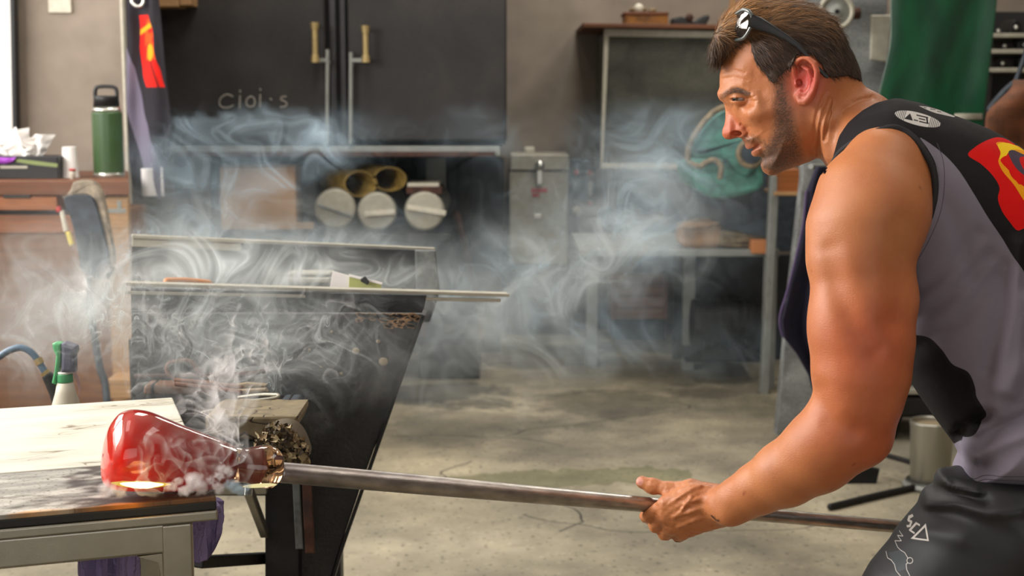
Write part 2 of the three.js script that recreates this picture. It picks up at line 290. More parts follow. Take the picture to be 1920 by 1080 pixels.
// ---------------------------------------------------------------- left: bench and what stands on it
const ground = (px, D) => { const p = at(px, 500, D); return [p.x, 0, -D]; };
{
  const D = 4.6, hTop = at(100, 338, D).y, xr = at(241, 400, D).x, xl = -2.55;
  const t = thing('workbench', 'wooden workbench with an orange-brown top, drawer and pale timber end post', 'workbench', [xr - 0.6, 0, -D - 0.28]);
  part(t, 'worktop', plan([[xl, -D + 0.02], [xr + 0.01, -D + 0.02], [at(241, 340, 5.19).x, -5.19], [xl, -5.19]], hTop - 0.048, hTop, 0.004), M.woodBrown);
  const yG = at(100, 368, D).y, yD = at(100, 394, D).y;
  const dr = part(t, 'drawer', boxAB([xl, yD, -D + 0.015], [at(110, 380, D).x, yG, -D - 0.3], 0.004), M.woodOrange, 'orange wooden drawer front');
  part(dr, 'pull_slot', boxAB([at(10, 365, D).x, yG - 0.004, -D + 0.02], [at(60, 365, D).x, yG + 0.006, -D], 0.001), M.rubber);
  const yP = at(100, 404, D).y;
  part(t, 'cabinet_panel', boxAB([xl, 0.06, -D - 0.03], [at(206, 500, D).x, yP, -D - 0.5], 0.004), M.woodPanel);
  part(t, 'upper_rail', boxAB([xl, yP - 0.06, -D - 0.02], [at(200, 500, D).x, yP + 0.001, -D - 0.04], 0.003), M.woodOrange);
  part(t, 'end_post', boxAB([at(203, 500, D).x, 0, -D], [xr, hTop - 0.05, -D - 0.03], 0.004), M.woodPale);
  part(t, 'leg', boxAB([at(225, 400, 5.1).x - 0.1, 0, -5.08], [at(225, 400, 5.1).x, hTop - 0.05, -5.18], 0.004), M.woodPale);
  part(t, 'toe_board', boxAB([xl, 0, -D - 0.08], [at(206, 500, D).x, 0.06, -D - 0.45], 0.002), M.woodBrown);
  part(t, 'bracket', [pbox(196, 391, 236, 400, D - 0.001, 0.02, 0.002), pbox(219, 376, 228, 392, D - 0.001, 0.02, 0.003)], M.greySteel);
  part(t, 'lower_block', pbox(201, 711, 254, 748, D - 0.12, 0.16, 0.004), M.woodPale);

  // green bottle
  const bx = at(203.5, 300, D + 0.2), s = 170 * (D + 0.2) / 2690 / 170;
  const yb = hTop, R = 28 * s, b = thing('water_bottle', 'tall green insulated bottle with black loop lid and steel bands', 'bottle', [bx.x, yb, -D - 0.2]);
  const q = (g) => g.translate(bx.x, yb, -D - 0.2);
  const H = (y) => (335 - y) * s;
  part(b, 'body', q(lathe([[0, 0.001], [R - 0.004, 0.001], [R, 0.012], [R, H(216)], [R - 0.002, H(213)], [0, H(213)]], 48)), new THREE.MeshPhysicalMaterial({ name: 'greenCoat', color: '#35502a', roughness: 0.38, clearcoat: 0.25 }));
  part(b, 'base_ring', q(lathe([[0, 0], [R, 0], [R + 0.0015, 0.004], [R + 0.0015, 0.011], [R, 0.014]], 48)), M.brightSteel);
  part(b, 'collar', q(lathe([[0, H(214)], [R - 0.002, H(214)], [R - 0.004, H(209)], [R - 0.007, H(204)], [0, H(204)]], 48)), M.brightSteel);
  const lid = part(b, 'lid', q(lathe([[0, H(206)], [R - 0.007, H(206)], [R - 0.009, H(186)], [R - 0.012, H(183)], [0, H(183)]], 48)), M.plasticBlack);
  part(lid, 'handle', q(tube([[-R * 0.72, H(188), 0], [-R * 0.72, H(175), 0], [-R * 0.62, H(168.5), 0], [R * 0.62, H(168.5), 0], [R * 0.72, H(175), 0], [R * 0.72, H(188), 0]], 0.0065, 50, 10)), M.plasticBlack);

  // paper cup upside down, small vial
  const cx = at(131, 310, D + 0.15), sc = (D + 0.15) / 2690;
  const cup = thing('paper_cup', 'white paper cup standing upside down on the wooden bench', 'cup', [cx.x, yb, cx.z]);
  part(cup, 'cup_wall', lathe([[16 * sc, 0], [16.6 * sc, 0.004], [16 * sc, 0.006], [12.6 * sc, 57 * sc], [12.2 * sc, 58 * sc], [12 * sc, 56 * sc], [0, 56 * sc]], 36).translate(cx.x, yb, cx.z), M.tissue);
  part(cup, 'rim', new THREE.TorusGeometry(16.2 * sc, 0.002, 8, 36).rotateX(Math.PI / 2).translate(cx.x, yb + 0.0025, cx.z), M.tissue);
  const vx = at(136, 325, D + 0.06), vial = thing('vial', 'tiny clear vial with a red cap before the paper cup', 'vial', [vx.x, yb, vx.z]);
  part(vial, 'vial_body', lathe([[0, 0], [0.0095, 0], [0.0095, 0.027], [0, 0.027]], 20).translate(vx.x, yb, vx.z), new THREE.MeshPhysicalMaterial({ name: 'vialGlass', color: '#b5aa9a', roughness: 0.2 }));
  part(vial, 'cap', lathe([[0, 0.027], [0.0105, 0.027], [0.0105, 0.034], [0, 0.034]], 20).translate(vx.x, yb, vx.z), M.red);

  // tissue box
  const tb = thing('tissue_box', 'low black tissue box with a green stripe and white tissues pulled up', 'tissue box', [at(40, 300, D + 0.1).x, yb, -D - 0.18]);
  const bl = at(-75, 315, D + 0.08).x, brx = at(109, 315, D + 0.08).x, bt = at(50, 293, D + 0.08).y;
  part(tb, 'carton', boxAB([bl, yb, -D - 0.08], [brx, bt, -D - 0.2], 0.003), M.plasticBlack);
  part(tb, 'stripe', [pprism([[30, 298], [60, 301], [108, 307], [108, 314], [70, 310], [30, 304]], D + 0.0785, 0.002, 0.0005)], new THREE.MeshPhysicalMaterial({ name: 'stripeGreen', color: '#7d8a52', roughness: 0.5 }));
  part(tb, 'logo_strip', pbox(0, 311, 51, 316, D + 0.078, 0.002, 0.0005), M.paleMetal);
  reseed(9);
  const tis = (x0, x1, peaks, zo) => thick((u, v) => { const px = lerp(x0, x1, u), top = peaks(u), py = lerp(294, top, v), w = 1 - v * 0.3; const p = at(50 + (px - 50) * (0.55 + 0.45 * Math.pow(v, 0.7)), py, D + 0.13); p.z += zo + 0.02 * Math.sin(u * 9 + v * 2) * (0.3 + v) + 0.012 * noise(u * 5, v * 5, zo * 50); return p; }, 36, 24, 0.0015);
  const tg = part(tb, 'tissue', [tis(5, 62, (u) => 268 - 30 * Math.sin(Math.PI * Math.min(1, u * 1.15)) ** 2, 0.015), tis(38, 97, (u) => 262 - 12 * sst(0.1, 0.5, u) + 3 * u, -0.01), tis(-40, 45, (u) => 258 - 18 * u, -0.03)], M.tissue);
  const pw = thing('wrapper', 'crumpled purple plastic wrapper on top of the black tissue box', 'wrapper', [at(5, 300, D).x, bt, -D - 0.06]);
  part(pw, 'crumple', thick((u, v) => { const p = at(-40 + 70 * u - 6 * v, 293 + 14 * v * (1 - 0.3 * u) - 3 * Math.sin(u * 6), D + 0.074 - 0.004 * Math.sin(v * 3)); p.z += 0.006 * noise(u * 7, v * 5, 2); return p; }, 26, 12, 0.0012), new THREE.MeshPhysicalMaterial({ name: 'purplePlastic', color: '#9a3fb4', roughness: 0.35 }));

  // light switch and whiteboard on the partition
  const sw = thing('light_switch', 'white rectangular switch plate high on the grey partition', 'switch', [at(110, 0, 5.2).x, at(110, 0, 5.2).y, -5.2]);
  part(sw, 'plate', pbox(89, -62, 132, 24, 5.188, 0.012, 0.003), M.offWhite);
  part(sw, 'rocker', pbox(104, -40, 117, -14, 5.182, 0.01, 0.002), M.white);
  const wb = thing('whiteboard', 'tall white board with a black edge at the far left', 'board', [at(-60, 100, 5.12).x, 0.9, -5.12]);
  part(wb, 'board_panel', pprism([[-210, -200], [14, -200], [26, 290], [-210, 290]], 5.14, 0.03, 0.002), M.white);
  part(wb, 'edge_strip', pprism([[14.5, -200], [22, -200], [31, 236], [31, 290], [24, 290]], 5.13, 0.04, 0.002), M.rubber);

  // tall slate paddle with a tan rim leaning on the bench
  const DP = 4.2, pd = thing('paddle', 'long slate grey paddle with tan rim and thin handle leaning on the bench', 'paddle', ground(212, DP - 0.15));
  const blade = [[113, 373], [122, 368], [150, 366], [165, 371], [174, 385], [182, 408], [192, 440], [201, 475], [206, 500], [205, 520], [190, 525], [170, 520], [152, 505], [146, 480], [138, 445], [127, 410], [117, 388]];
  const lean = (g) => { const p = g.attributes.position; for (let i = 0; i < p.count; i++) p.setZ(i, p.getZ(i) + (0.75 - p.getY(i)) * 0.16); g.computeVertexNormals(); return g; };
  part(pd, 'blade', lean(pprism(blade, DP, 0.03, 0.004, true)), M.slate);
  const rimPts = [[111, 374], [124, 358], [130, 343], [148, 339], [166, 342], [178, 353], [186, 372], [194, 400], [203, 440], [211, 475], [212, 505], [206, 520], [200, 505], [193, 462], [184, 425], [174, 392], [163, 371], [145, 367], [125, 368]];
  part(pd, 'rim', lean(pprism(rimPts, DP + 0.012, 0.035, 0.006, true)), new THREE.MeshPhysicalMaterial({ name: 'paddleRim', color: '#b5a48d', roughness: 0.7, map: scaled(smudgeTex, 5) }));
  part(pd, 'handle', lean(tube([at(168, 525, DP), at(176, 590, DP), at(186, 640, DP), at(198, 690, DP), at(207, 712, DP), at(226, 1010, DP - 0.1)], 0.011, 40, 10)), M.slate);
  const gl = thing('squeeze_tube', 'small yellow and red squeeze tube behind the slate paddle', 'tube', [at(118, 430, 4.45).x, 0.8, -4.45]);
  part(gl, 'tube_body', pprism([[122, 436], [129, 434], [136, 458], [130, 462]], 4.5, 0.02, 0.003), new THREE.MeshPhysicalMaterial({ name: 'yellow', color: '#d9c341', roughness: 0.5 }));
  part(gl, 'cap', pprism([[104, 391], [110, 386], [113, 396], [106, 399]], 4.5, 0.02, 0.003), M.red);
  part(gl, 'neck', pprism([[111, 398], [117, 394], [126, 432], [119, 436]], 4.502, 0.016, 0.003), M.offWhite);
}
// ---------------------------------------------------------------- kiln, its stand and what is kept below
{
  const D = 6.0, base = ground(620, D + 0.45);
  const t = thing('kiln', 'large black annealing kiln with two doors and brass handles', 'kiln', base);
  const X = (px) => at(px, 150, D).x, Y = (py) => at(620, py, D).y;
  const top = 2.35;
  part(t, 'kiln_body', boxAB([X(290), Y(272), -D - 0.02], [X(948), top, -D - 0.85], 0.008), M.darkSteel);
  const dl = part(t, 'door', boxAB([X(303), Y(271), -D + 0.055], [X(614), top - 0.03, -D - 0.02], 0.012), M.kilnBlack, 'left kiln door with chalk letters');
  const d2 = part(t, 'door', boxAB([X(655), Y(264), -D + 0.055], [X(950), top - 0.03, -D - 0.02], 0.012), M.kilnBlack, 'right kiln door');
  part(t, 'centre_post', [boxAB([X(620), Y(272), -D + 0.02], [X(633), top - 0.02, -D - 0.02], 0.004), boxAB([X(640), Y(272), -D + 0.025], [X(651), top - 0.02, -D - 0.02], 0.004)], M.blackPaint);
  for (const [dd, gx, rx, y0, ry0, ry1] of [[dl, 590, 614, 42, 93, 271], [d2, 685, 658, 48, 98, 270]]) {
    const g = at(gx, (y0 + 117) / 2, D - 0.13), a = at(gx, y0, D - 0.13), b = at(gx + 1, 117, D - 0.13);
    part(dd, 'handle', [cyl(a, b, 0.012), cyl(a, a.clone().setY(a.y - 0.03), 0.018, 0.015), cyl(b, b.clone().setY(b.y + 0.03), 0.018, 0.015), cyl(a.clone().setY(a.y - 0.012), V3(a.x, a.y - 0.012, -D + 0.05), 0.008), cyl(b.clone().setY(b.y + 0.012), V3(b.x, b.y + 0.012, -D + 0.05), 0.008)], M.brass, 'brass grip');
    const r0 = at(rx, ry0, D - 0.09), r1 = at(rx - 1, ry1, D - 0.09), arm = at(gx, 113, D - 0.09);
    part(dd, 'latch_rod', [cyl(r0, r1, 0.0085), bar(V3(r0.x, arm.y, r0.z), V3(arm.x, arm.y, r0.z), 0.014, 0.016), cyl(V3(r1.x, r1.y + 0.02, r1.z), V3(r1.x, r1.y + 0.02, -D + 0.05), 0.008), cyl(V3(r0.x, r0.y - 0.05, r0.z), V3(r0.x, r0.y - 0.05, -D + 0.05), 0.008)], M.greySteel, 'steel latch rod');
  }
  { // chalk letters as they are left on the door
    const L = [];
    const c = (pts, r = 0.0032) => L.push(tube(pts.map(([x, y]) => at(x, y, D - 0.056)), r, 18, 5));
    c([[436, 181], [426, 177], [415, 183], [411, 193], [416, 201], [428, 202], [437, 198]]); c([[450, 180], [449, 202]]); c([[450, 170], [450.5, 172]]);
    c([[470, 181], [463, 186], [462, 195], [467, 200], [475, 199], [478, 190], [474, 182], [469, 181]]); c([[488, 178], [487, 201]]); c([[488, 167], [488.5, 169]]); c([[507, 185], [509, 187]]);
    c([[536, 181], [528, 182], [527, 187], [534, 190], [538, 195], [534, 200], [526, 201]]);
    const g = part(t, 'chalk_writing', L, new THREE.MeshPhysicalMaterial({ name: 'chalk', color: '#928b82', roughness: 1 }));
  }
  const st = thing('kiln_stand', 'low steel stand under the black kiln with rusty front edge', 'stand', base);
  part(st, 'deck', boxAB([X(325), Y(292), -D + 0.07], [X(938), Y(273), -D - 0.85], 0.004), M.greySteel);
  part(st, 'rusty_edge', [boxAB([X(330), Y(292), -D + 0.085], [X(928), Y(283), -D + 0.07], 0.002)], M.rust, 'rust brown edge strip');
  part(st, 'shelf', boxAB([X(250), Y(450), -D + 0.06], [X(846), Y(436), -D - 0.76], 0.004), M.darkSteel);
  for (const [x, z] of [[335, 0.02], [572, -0.1], [335, -0.7], [860, -0.7]]) part(st, 'leg', boxAB([X(x) - 0.03, 0, -D + z], [X(x) + 0.03, Y(290), -D + z - 0.06], 0.003), M.darkSteel);
  part(st, 'back_panel', boxAB([X(330), 0.02, -D - 0.78], [X(935), Y(292), -D - 0.8], 0.002), M.sootSteel);
  part(st, 'upright', [pbox(775, 296, 798, 432, D + 0.72, 0.03, 0.003)], M.darkSteel);
  part(st, 'side_plate', [pbox(799, 296, 836, 400, D + 0.72, 0.02, 0.003)], M.greySteel, 'pale steel side plate');
  part(st, 'corner_plate', [pbox(838, 296, 945, 430, D + 0.72, 0.03, 0.003)], M.sootSteel);

  // cardboard box and batten
  const cb = thing('cardboard_box', 'square brown cardboard box with a stain below the kiln', 'box', [X(484), Y(431), -D - 0.1]);
  part(cb, 'carton', pbox(413, 312, 554, 431, D - 0.03, 0.3, 0.003), new THREE.MeshPhysicalMaterial({ name: 'stainedCard', roughness: 0.9, color: '#c39d78', map: dataTex(256, 256, (u, v) => { const s = Math.exp(-(((u - 0.62) / 0.16) ** 2 + ((v - 0.5) / 0.3) ** 2) + 0.9 * noise(u * 5, v * 5)) * 0.5; const n = 1 + 0.12 * fbm(u * 6, v * 6, 1, 4); return [225 * n * (1 - 0.25 * s), 220 * n * (1 - 0.4 * s), 212 * n * (1 - 0.6 * s)]; }) }));
  part(cb, 'flap', [pbox(413, 310, 484, 315, D - 0.033, 0.3, 0.001), pbox(485, 309, 554, 314, D - 0.033, 0.3, 0.001)], M.card);
  single('wood_offcut', 'short pale wooden batten beside the cardboard box', 'batten', pbox(553, 413, 587, 425, D - 0.03, 0.05, 0.003).translate(0, -0.012, 0), M.woodPale);

  // three capped steel pipes and two yellow-rimmed card tubes lying on them
  const capped = (label, px, py, rp, strip, hasStrip) => {
    const c = at(px, py, D - 0.02), R = rp * D / 2690, o = thing('capped_pipe', label, 'pipe', c, 0, 'capped pipes below the kiln');
    const g = new THREE.CylinderGeometry(R * 0.97, R * 0.97, 0.6, 40).rotateX(Math.PI / 2).translate(c.x, c.y, c.z - 0.31);
    part(o, 'pipe_wall', g, M.greySteel);
    const cap = lathe([[0, 0.016], [R * 0.82, 0.016], [R * 0.9, 0.013], [R, 0.008], [R, -0.03], [0, -0.03]], 40).rotateX(Math.PI / 2).translate(c.x, c.y, c.z);
    part(o, 'cap', cap, M.paleMetal);
    const [x0, y0, x1, y1] = strip, a = at(x0, y0, D - 0.05), b = at(x1, y1, D - 0.05);
    part(o, 'grip_strip', bar(a, b, 0.026, hasStrip ? 0.02 : 0.008, 0.002), hasStrip ? M.offWhite : M.greyPaint);
    return o;
  };
  capped('capped pipe with a tilted dark groove, left of the three below the kiln', 629, 391, 39, [594, 384, 663, 408], false);
  capped('capped pipe with a level white grip bar, middle of the three below the kiln', 707, 396, 37, [684, 401, 741, 397], true);
  capped('capped pipe with a slanting white grip bar, right of the three below the kiln', 796, 395, 38, [764, 388, 836, 400], true);
  const yellow = new THREE.MeshPhysicalMaterial({ name: 'yellowCard', color: '#c7a450', roughness: 0.7, map: scaled(smudgeTex, 4) });
  const ct = (label, px, py, rx, ry, dx) => {
    const c = at(px, py, D - 0.02), k = D / 2690, o = thing('card_tube', label, 'tube', c, 0, 'yellow card tubes below the kiln');
    const mk = (r0, r1, z0, z1) => lathe([[r1, z0], [r0, z0], [r0, z1], [r1, z1], [r1, z0]].map(([a, b]) => [a, b]), 40).rotateX(-Math.PI / 2);
    const g = mk(rx * k, rx * k * 0.87, 0, 0.45); g.scale(1, ry / rx, 1);
    const p = g.attributes.position; for (let i = 0; i < p.count; i++) p.setX(i, p.getX(i) + dx * p.getZ(i)); g.computeVertexNormals();
    part(o, 'tube_wall', g.translate(c.x, c.y, c.z), yellow);
    const h = new THREE.CylinderGeometry(rx * k * 0.86, rx * k * 0.86, 0.01, 32).rotateX(Math.PI / 2); h.scale(1, ry / rx, 1); h.translate(c.x - 0.42 * dx, c.y, c.z - 0.42);
    part(o, 'end_disc', h, M.rubber);
    return o;
  };
  ct('yellow-rimmed card tube, lower left of two on the capped pipes', 676, 345, 33, 26, 0.55);
  ct('yellow-rimmed dark card tube, upper right of two on the capped pipes', 731, 336, 33, 24, 0.4);
  const bk = thing('book', 'reddish brown bound book lying on the right capped pipe', 'book', at(797, 360, D));
  part(bk, 'cover', pbox(762, 350, 828, 364, D - 0.03, 0.2, 0.002), M.rust);
  part(bk, 'page_block', pbox(764, 343, 823, 351, D - 0.02, 0.18, 0.002), M.offWhite);
  single('rusty_bar', 'rusty bar leaning under the right end of the kiln', 'bar', tube([at(856, 402, D + 0.14), at(878, 490, D + 0.2), at(898, 590, D + 0.3)], 0.016, 8, 8), M.rust);
  const ob = thing('tool_box', 'rust red and dark tool box on the floor behind the steel bench', 'box', [X(830), 0, -6.4]);
  part(ob, 'box_body', pbox(778, 592, 906, 640, 6.2, 0.4, 0.01), M.slate);
  part(ob, 'corner', [pbox(896, 590, 908, 636, 6.18, 0.03, 0.004), pbox(786, 590, 800, 634, 6.18, 0.03, 0.004), pbox(834, 610, 850, 624, 6.18, 0.02, 0.003)], M.rust);
  part(ob, 'skid', boxAB([at(785, 640, 6.2).x, 0, -6.22], [at(899, 640, 6.2).x, at(840, 640, 6.2).y, -6.58], 0.004), M.darkSteel);
  // tan block and steel ring above the hanging jersey
  const blk = thing('wood_block', 'tan wooden blocks stacked against the top of the kiln, cut off', 'block', at(315, 0, D - 0.2));
  part(blk, 'block', pbox(274, -40, 334, 13, D - 0.2, 0.14, 0.004), M.woodPale);
  part(blk, 'block', pbox(336, -40, 357, 10, D - 0.19, 0.13, 0.004), M.woodPale);
  single('steel_ring', 'small steel ring hanging above the dark jersey', 'ring', new THREE.TorusGeometry(0.021, 0.006, 10, 30).translate(at(261, 1, 5.1).x, at(261, 1, 5.1).y, -5.08), M.brightSteel);
}
// ---------------------------------------------------------------- jersey hanging at the partition's end
{
  const D = 5.1, j = thing('hanging_jersey', 'dark sleeveless jersey with orange flame print hanging beside the kiln', 'jersey', at(270, 150, D));
  const L = [[0, 236], [120, 236], [200, 236], [300, 240], [345, 246], [372, 262]], R = [[0, 300], [60, 306], [160, 314], [240, 324], [300, 318], [372, 308]];
  const ip = (T, y) => { for (let i = 1; i < T.length; i++) if (y <= T[i][0]) return lerp(T[i - 1][1], T[i][1], (y - T[i - 1][0]) / (T[i][0] - T[i - 1][0])); return T[T.length - 1][1]; };
  const print = dataTex(256, 512, (u, v) => {
    const y = -90 + v * 462, x = 230 + u * 100, wob = 3 * noise(u * 6, v * 9, 2);
    const fl = [[28, 258, 281], [55, 260, 289], [90, 261, 292], [115, 263, 296], [140, 267, 304], [163, 275, 311]];
    const inF = y > 28 && y < 163 && x > ip(fl.map((a) => [a[0], a[1]]), y) + wob && x < ip(fl.map((a) => [a[0], a[2]]), y) + wob;
    if (inF) { const n = noise(x * 0.09, y * 0.05, 3), yl = (Math.abs(y - 55 + (x - 270) * 0.5) < 5) || (Math.hypot((x - 284) / 7, (y - 98) / 16) < 1); if (yl) return [240, 160, 22]; if (n > -0.1 && y < 112 && x > 272) return [240, 78, 10]; if (Math.abs(x - 284 - (y - 113) * 0.3) < 2 && y > 108) return [110, 10, 5]; return [225, 24, 8]; }
    const ge = ip([[85, 236], [110, 244], [150, 256], [200, 268], [260, 284], [320, 305], [372, 330]], y);
    if (y > 85 && x < ge + wob && x > ge - 34) return [112, 104, 122];
    return [36, 31, 38];
  }, true, THREE.ClampToEdgeWrapping);
  const g = thick((u, v) => { const y = lerp(-90, 372, v), p = at(lerp(ip(L, y), ip(R, y), u), y, D); p.z += 0.010 * Math.sin(u * 9 + v * 3) + 0.008 * noise(u * 4, v * 6, 4) - 0.02 * Math.cos(u * 3); return p; }, 60, 80, 0.004);
  { const uv = g.attributes.uv, p = g.attributes.position; for (let i = 0; i < p.count; i++) { const y = lerp(-90, 372, uv.getY(i)); uv.setX(i, (lerp(ip(L, y), ip(R, y), uv.getX(i)) - 230) / 100); } }
  part(j, 'cloth', g, new THREE.MeshPhysicalMaterial({ name: 'jerseyPrint', map: print, roughness: 0.9 }), undefined, true);
  part(j, 'white_hem', thick((u, v) => { const p = at(lerp(265 + 2 * v, 304 + 3 * v, u), lerp(316 - u * 2, 368, v), D - 0.02); p.z += 0.012 * Math.sin(u * 6); return p; }, 14, 14, 0.003), M.paper, 'white lower corner of the cloth');
  part(j, 'hanger_loop', tube([at(262, -90, D), at(262, -120, D + 0.05), at(266, -140, D + 0.1)], 0.006, 12, 6), M.rubber);
  const hk = thing('coat_hook', 'steel coat hook at the free end of the partition, out of frame', 'hook', at(262, -140, 5.2));
  part(hk, 'hook', tube([at(258, -150, 5.19), at(262, -132, 5.12), at(266, -128, 5.08), at(268, -146, 5.06)], 0.006, 20, 8), M.brightSteel);
  part(hk, 'rail', bar(V3(-1.5, at(262, -150, 5.19).y, -5.195), V3(at(300, -150, 5.19).x, at(262, -150, 5.19).y, -5.195), 0.03, 0.02), M.greySteel);
}
// ---------------------------------------------------------------- back wall
{
  const D = 7.4;
  const mb = thing('metal_box', 'pale grey steel switch box with chrome latch and red sticker', 'box', ground(1010, D + 0.2));
  part(mb, 'case', pbox(955, 322, 1065, 495, D, 0.36, 0.006), M.paleMetal);
  part(mb, 'lid', pbox(957, 290, 1067, 319, D - 0.01, 0.38, 0.006), M.paleMetal);
  part(mb, 'seam', pbox(957, 318, 1065, 323, D + 0.008, 0.34, 0.001), M.rust);
  const l = at(1012, 310, D - 0.04);
  part(mb, 'latch', [new THREE.SphereGeometry(0.028, 20, 14).translate(l.x, l.y, l.z), pbox(1007, 312, 1017, 346, D - 0.025, 0.02, 0.003)], M.brightSteel);
  part(mb, 'sticker', [pbox(996, 353, 1026, 361, D - 0.002, 0.003, 0.0005), pbox(998, 363, 1012, 369, D - 0.002, 0.003, 0.0005)], M.red);
  part(mb, 'keyhole_plate', pbox(1001, 401, 1015, 410, D - 0.006, 0.008, 0.002), M.brightSteel);
  part(mb, 'stand', boxAB([at(950, 500, D).x, 0, -D - 0.02], [at(1070, 500, D).x, at(1010, 495, D).y, -D - 0.34], 0.005), M.sootSteel);
  const kb = thing('coat_peg', 'small cream wooden peg on the wall above the switch box', 'peg', at(993, 281, 7.75));
  part(kb, 'peg_head', pbox(983, 276, 1003, 289, 7.7, 0.1, 0.012), M.offWhite);

  // grey door framed in white, with shelf above
  const fb = thing('wall_cabinet', 'grey wall cabinet door with a chipped white frame', 'cabinet', [at(1240, 180, 7.1).x, 1.0, -7.4]);
  part(fb, 'case', boxAB([at(1133, 180, 7.15).x, at(1240, 310, 7.15).y, -7.16], [at(1420, 180, 7.15).x, at(1240, 60, 7.15).y, -7.79], 0.004), M.greyPaint);
  const door = part(fb, 'door', pprism([[1136, 62], [1420, 66], [1420, 308], [1130, 308]], 7.12, 0.04, 0.003), new THREE.MeshPhysicalMaterial({ name: 'greenGrey', color: '#5d5a4c', roughness: 0.6, map: scaled(smudgeTex, 1.1) }));
  part(fb, 'frame', [pprism([[1133, 55], [1142, 64], [1131, 300], [1126, 316]], 7.1, 0.05, 0.003), pprism([[1133, 54], [1420, 60], [1420, 72], [1140, 68]], 7.1, 0.05, 0.003), pprism([[1126, 306], [1420, 308], [1420, 318], [1126, 316]], 7.1, 0.05, 0.003)], M.offWhite, 'chipped white frame');
  single('wall_shelf', 'narrow rust brown shelf above the framed grey door', 'shelf', [pprism([[1093, 43], [1420, 47], [1420, 55], [1093, 51]], 7.0, 0.8, 0.003)], M.woodBrown);
  const ob = thing('orange_box', 'small orange tin box with odds and ends on the shelf', 'box', at(1212, 48, 7.1));
  part(ob, 'tin', pbox(1172, 27, 1253, 48, 7.1, 0.2, 0.006), new THREE.MeshPhysicalMaterial({ name: 'orangeTin', color: '#b0701c', roughness: 0.5, map: scaled(smudgeTex, 4) }));
  part(ob, 'lid', pbox(1170, 22, 1254, 28, 7.09, 0.22, 0.004), M.woodBrown);
  part(ob, 'scrap', [pbox(1182, 13, 1214, 22, 7.14, 0.1, 0.012), pbox(1218, 15, 1232, 22, 7.14, 0.08, 0.01)], M.tan);
  part(ob, 'knob', new THREE.SphereGeometry(0.024, 16, 12).translate(...at(1198, 16, 7.12).toArray()), M.offWhite);
  const dk = thing('hand_tool', 'dark hand plane with reddish knob on the shelf', 'tool', at(1296, 48, 7.1));
  part(dk, 'tool_body', pprism([[1262, 34], [1280, 31], [1300, 40], [1318, 30], [1330, 29], [1328, 40], [1316, 48], [1266, 46]], 7.1, 0.12, 0.008, true), M.rubber);
  part(dk, 'knob', new THREE.SphereGeometry(0.02, 14, 10).translate(...at(1293, 33, 7.1).toArray()), M.rust);
  single('batten', 'pale wooden batten standing against the wall behind the head', 'batten', pbox(1369, -40, 1380, 46, 7.4, 0.03, 0.003), M.woodPale);

  // strip of sockets and knobs right of the switch box
  const sc = thing('screwdriver_set', 'dark tool rack with red-tipped and white handles on the wall', 'tool rack', at(1106, 350, 7.3));
  part(sc, 'rack', pbox(1072, 300, 1150, 400, 7.5, 0.28, 0.006), M.slate);
  const ys = [[1106, 325, 'r'], [1106, 381, 'r'], [1081, 324, 'r']];
  for (const [x, y] of ys) part(sc, 'red_tip', new THREE.SphereGeometry(0.016, 14, 10).translate(...at(x, y, 7.46).toArray()), M.red);
  part(sc, 'white_handle', cyl(at(1107, 340, 7.44), at(1107, 367, 7.44), 0.014), M.offWhite);
  part(sc, 'cream_knob', new THREE.SphereGeometry(0.024, 16, 12).translate(...at(1082, 395, 7.46).toArray()), M.offWhite);
  part(sc, 'wall_bracket', pbox(1085, 400, 1130, 560, 7.55, 0.22, 0.005), M.sootSteel);
  single('hose_valve', 'small cream valve knob low on the wall behind the smoke', 'valve', [new THREE.SphereGeometry(0.022, 16, 12).translate(...at(1101, 459, 7.45).toArray()), cyl(at(1101, 459, 7.45), at(1101, 459, 7.6), 0.008)], M.offWhite);
  const cr = thing('wood_crate', 'brown slatted wooden crate on the floor by the back wall', 'crate', ground(1200, 7.2));
  for (let k = 0; k < 4; k++) part(cr, 'slat', pbox(1146, 512 + k * 22, 1252, 532 + k * 22, 7.2, 0.02, 0.003), M.woodPanel);
  for (const x of [1150, 1248]) part(cr, 'corner_post', pbox(x - 4, 510, x + 4, 599, 7.19, 0.03, 0.003), M.woodBrown);
  part(cr, 'crate_side', boxAB([at(1146, 550, 7.22).x, at(1200, 598, 7.22).y, -7.225], [at(1252, 550, 7.22).x, at(1200, 512, 7.22).y, -7.6], 0.003), M.woodPanel);
  part(cr, 'skid', boxAB([at(1150, 600, 7.22).x, 0, -7.23], [at(1248, 600, 7.22).x, at(1200, 598, 7.22).y, -7.6], 0.003), M.darkSteel);
  const bl = thing('floor_cabinet', 'low dark steel cabinet along the back wall beside the crate', 'cabinet', ground(1010, 7.6));
  part(bl, 'cabinet_body', boxAB([at(700, 560, 7.6).x, 0, -7.5], [at(948, 560, 7.6).x, at(950, 430, 7.6).y, -7.78], 0.006), M.sootSteel);
  part(bl, 'plinth', boxAB([at(1072, 560, 7.6).x, 0, -7.6], [at(1143, 560, 7.6).x, at(1100, 520, 7.6).y, -7.78], 0.006), M.sootSteel);
}
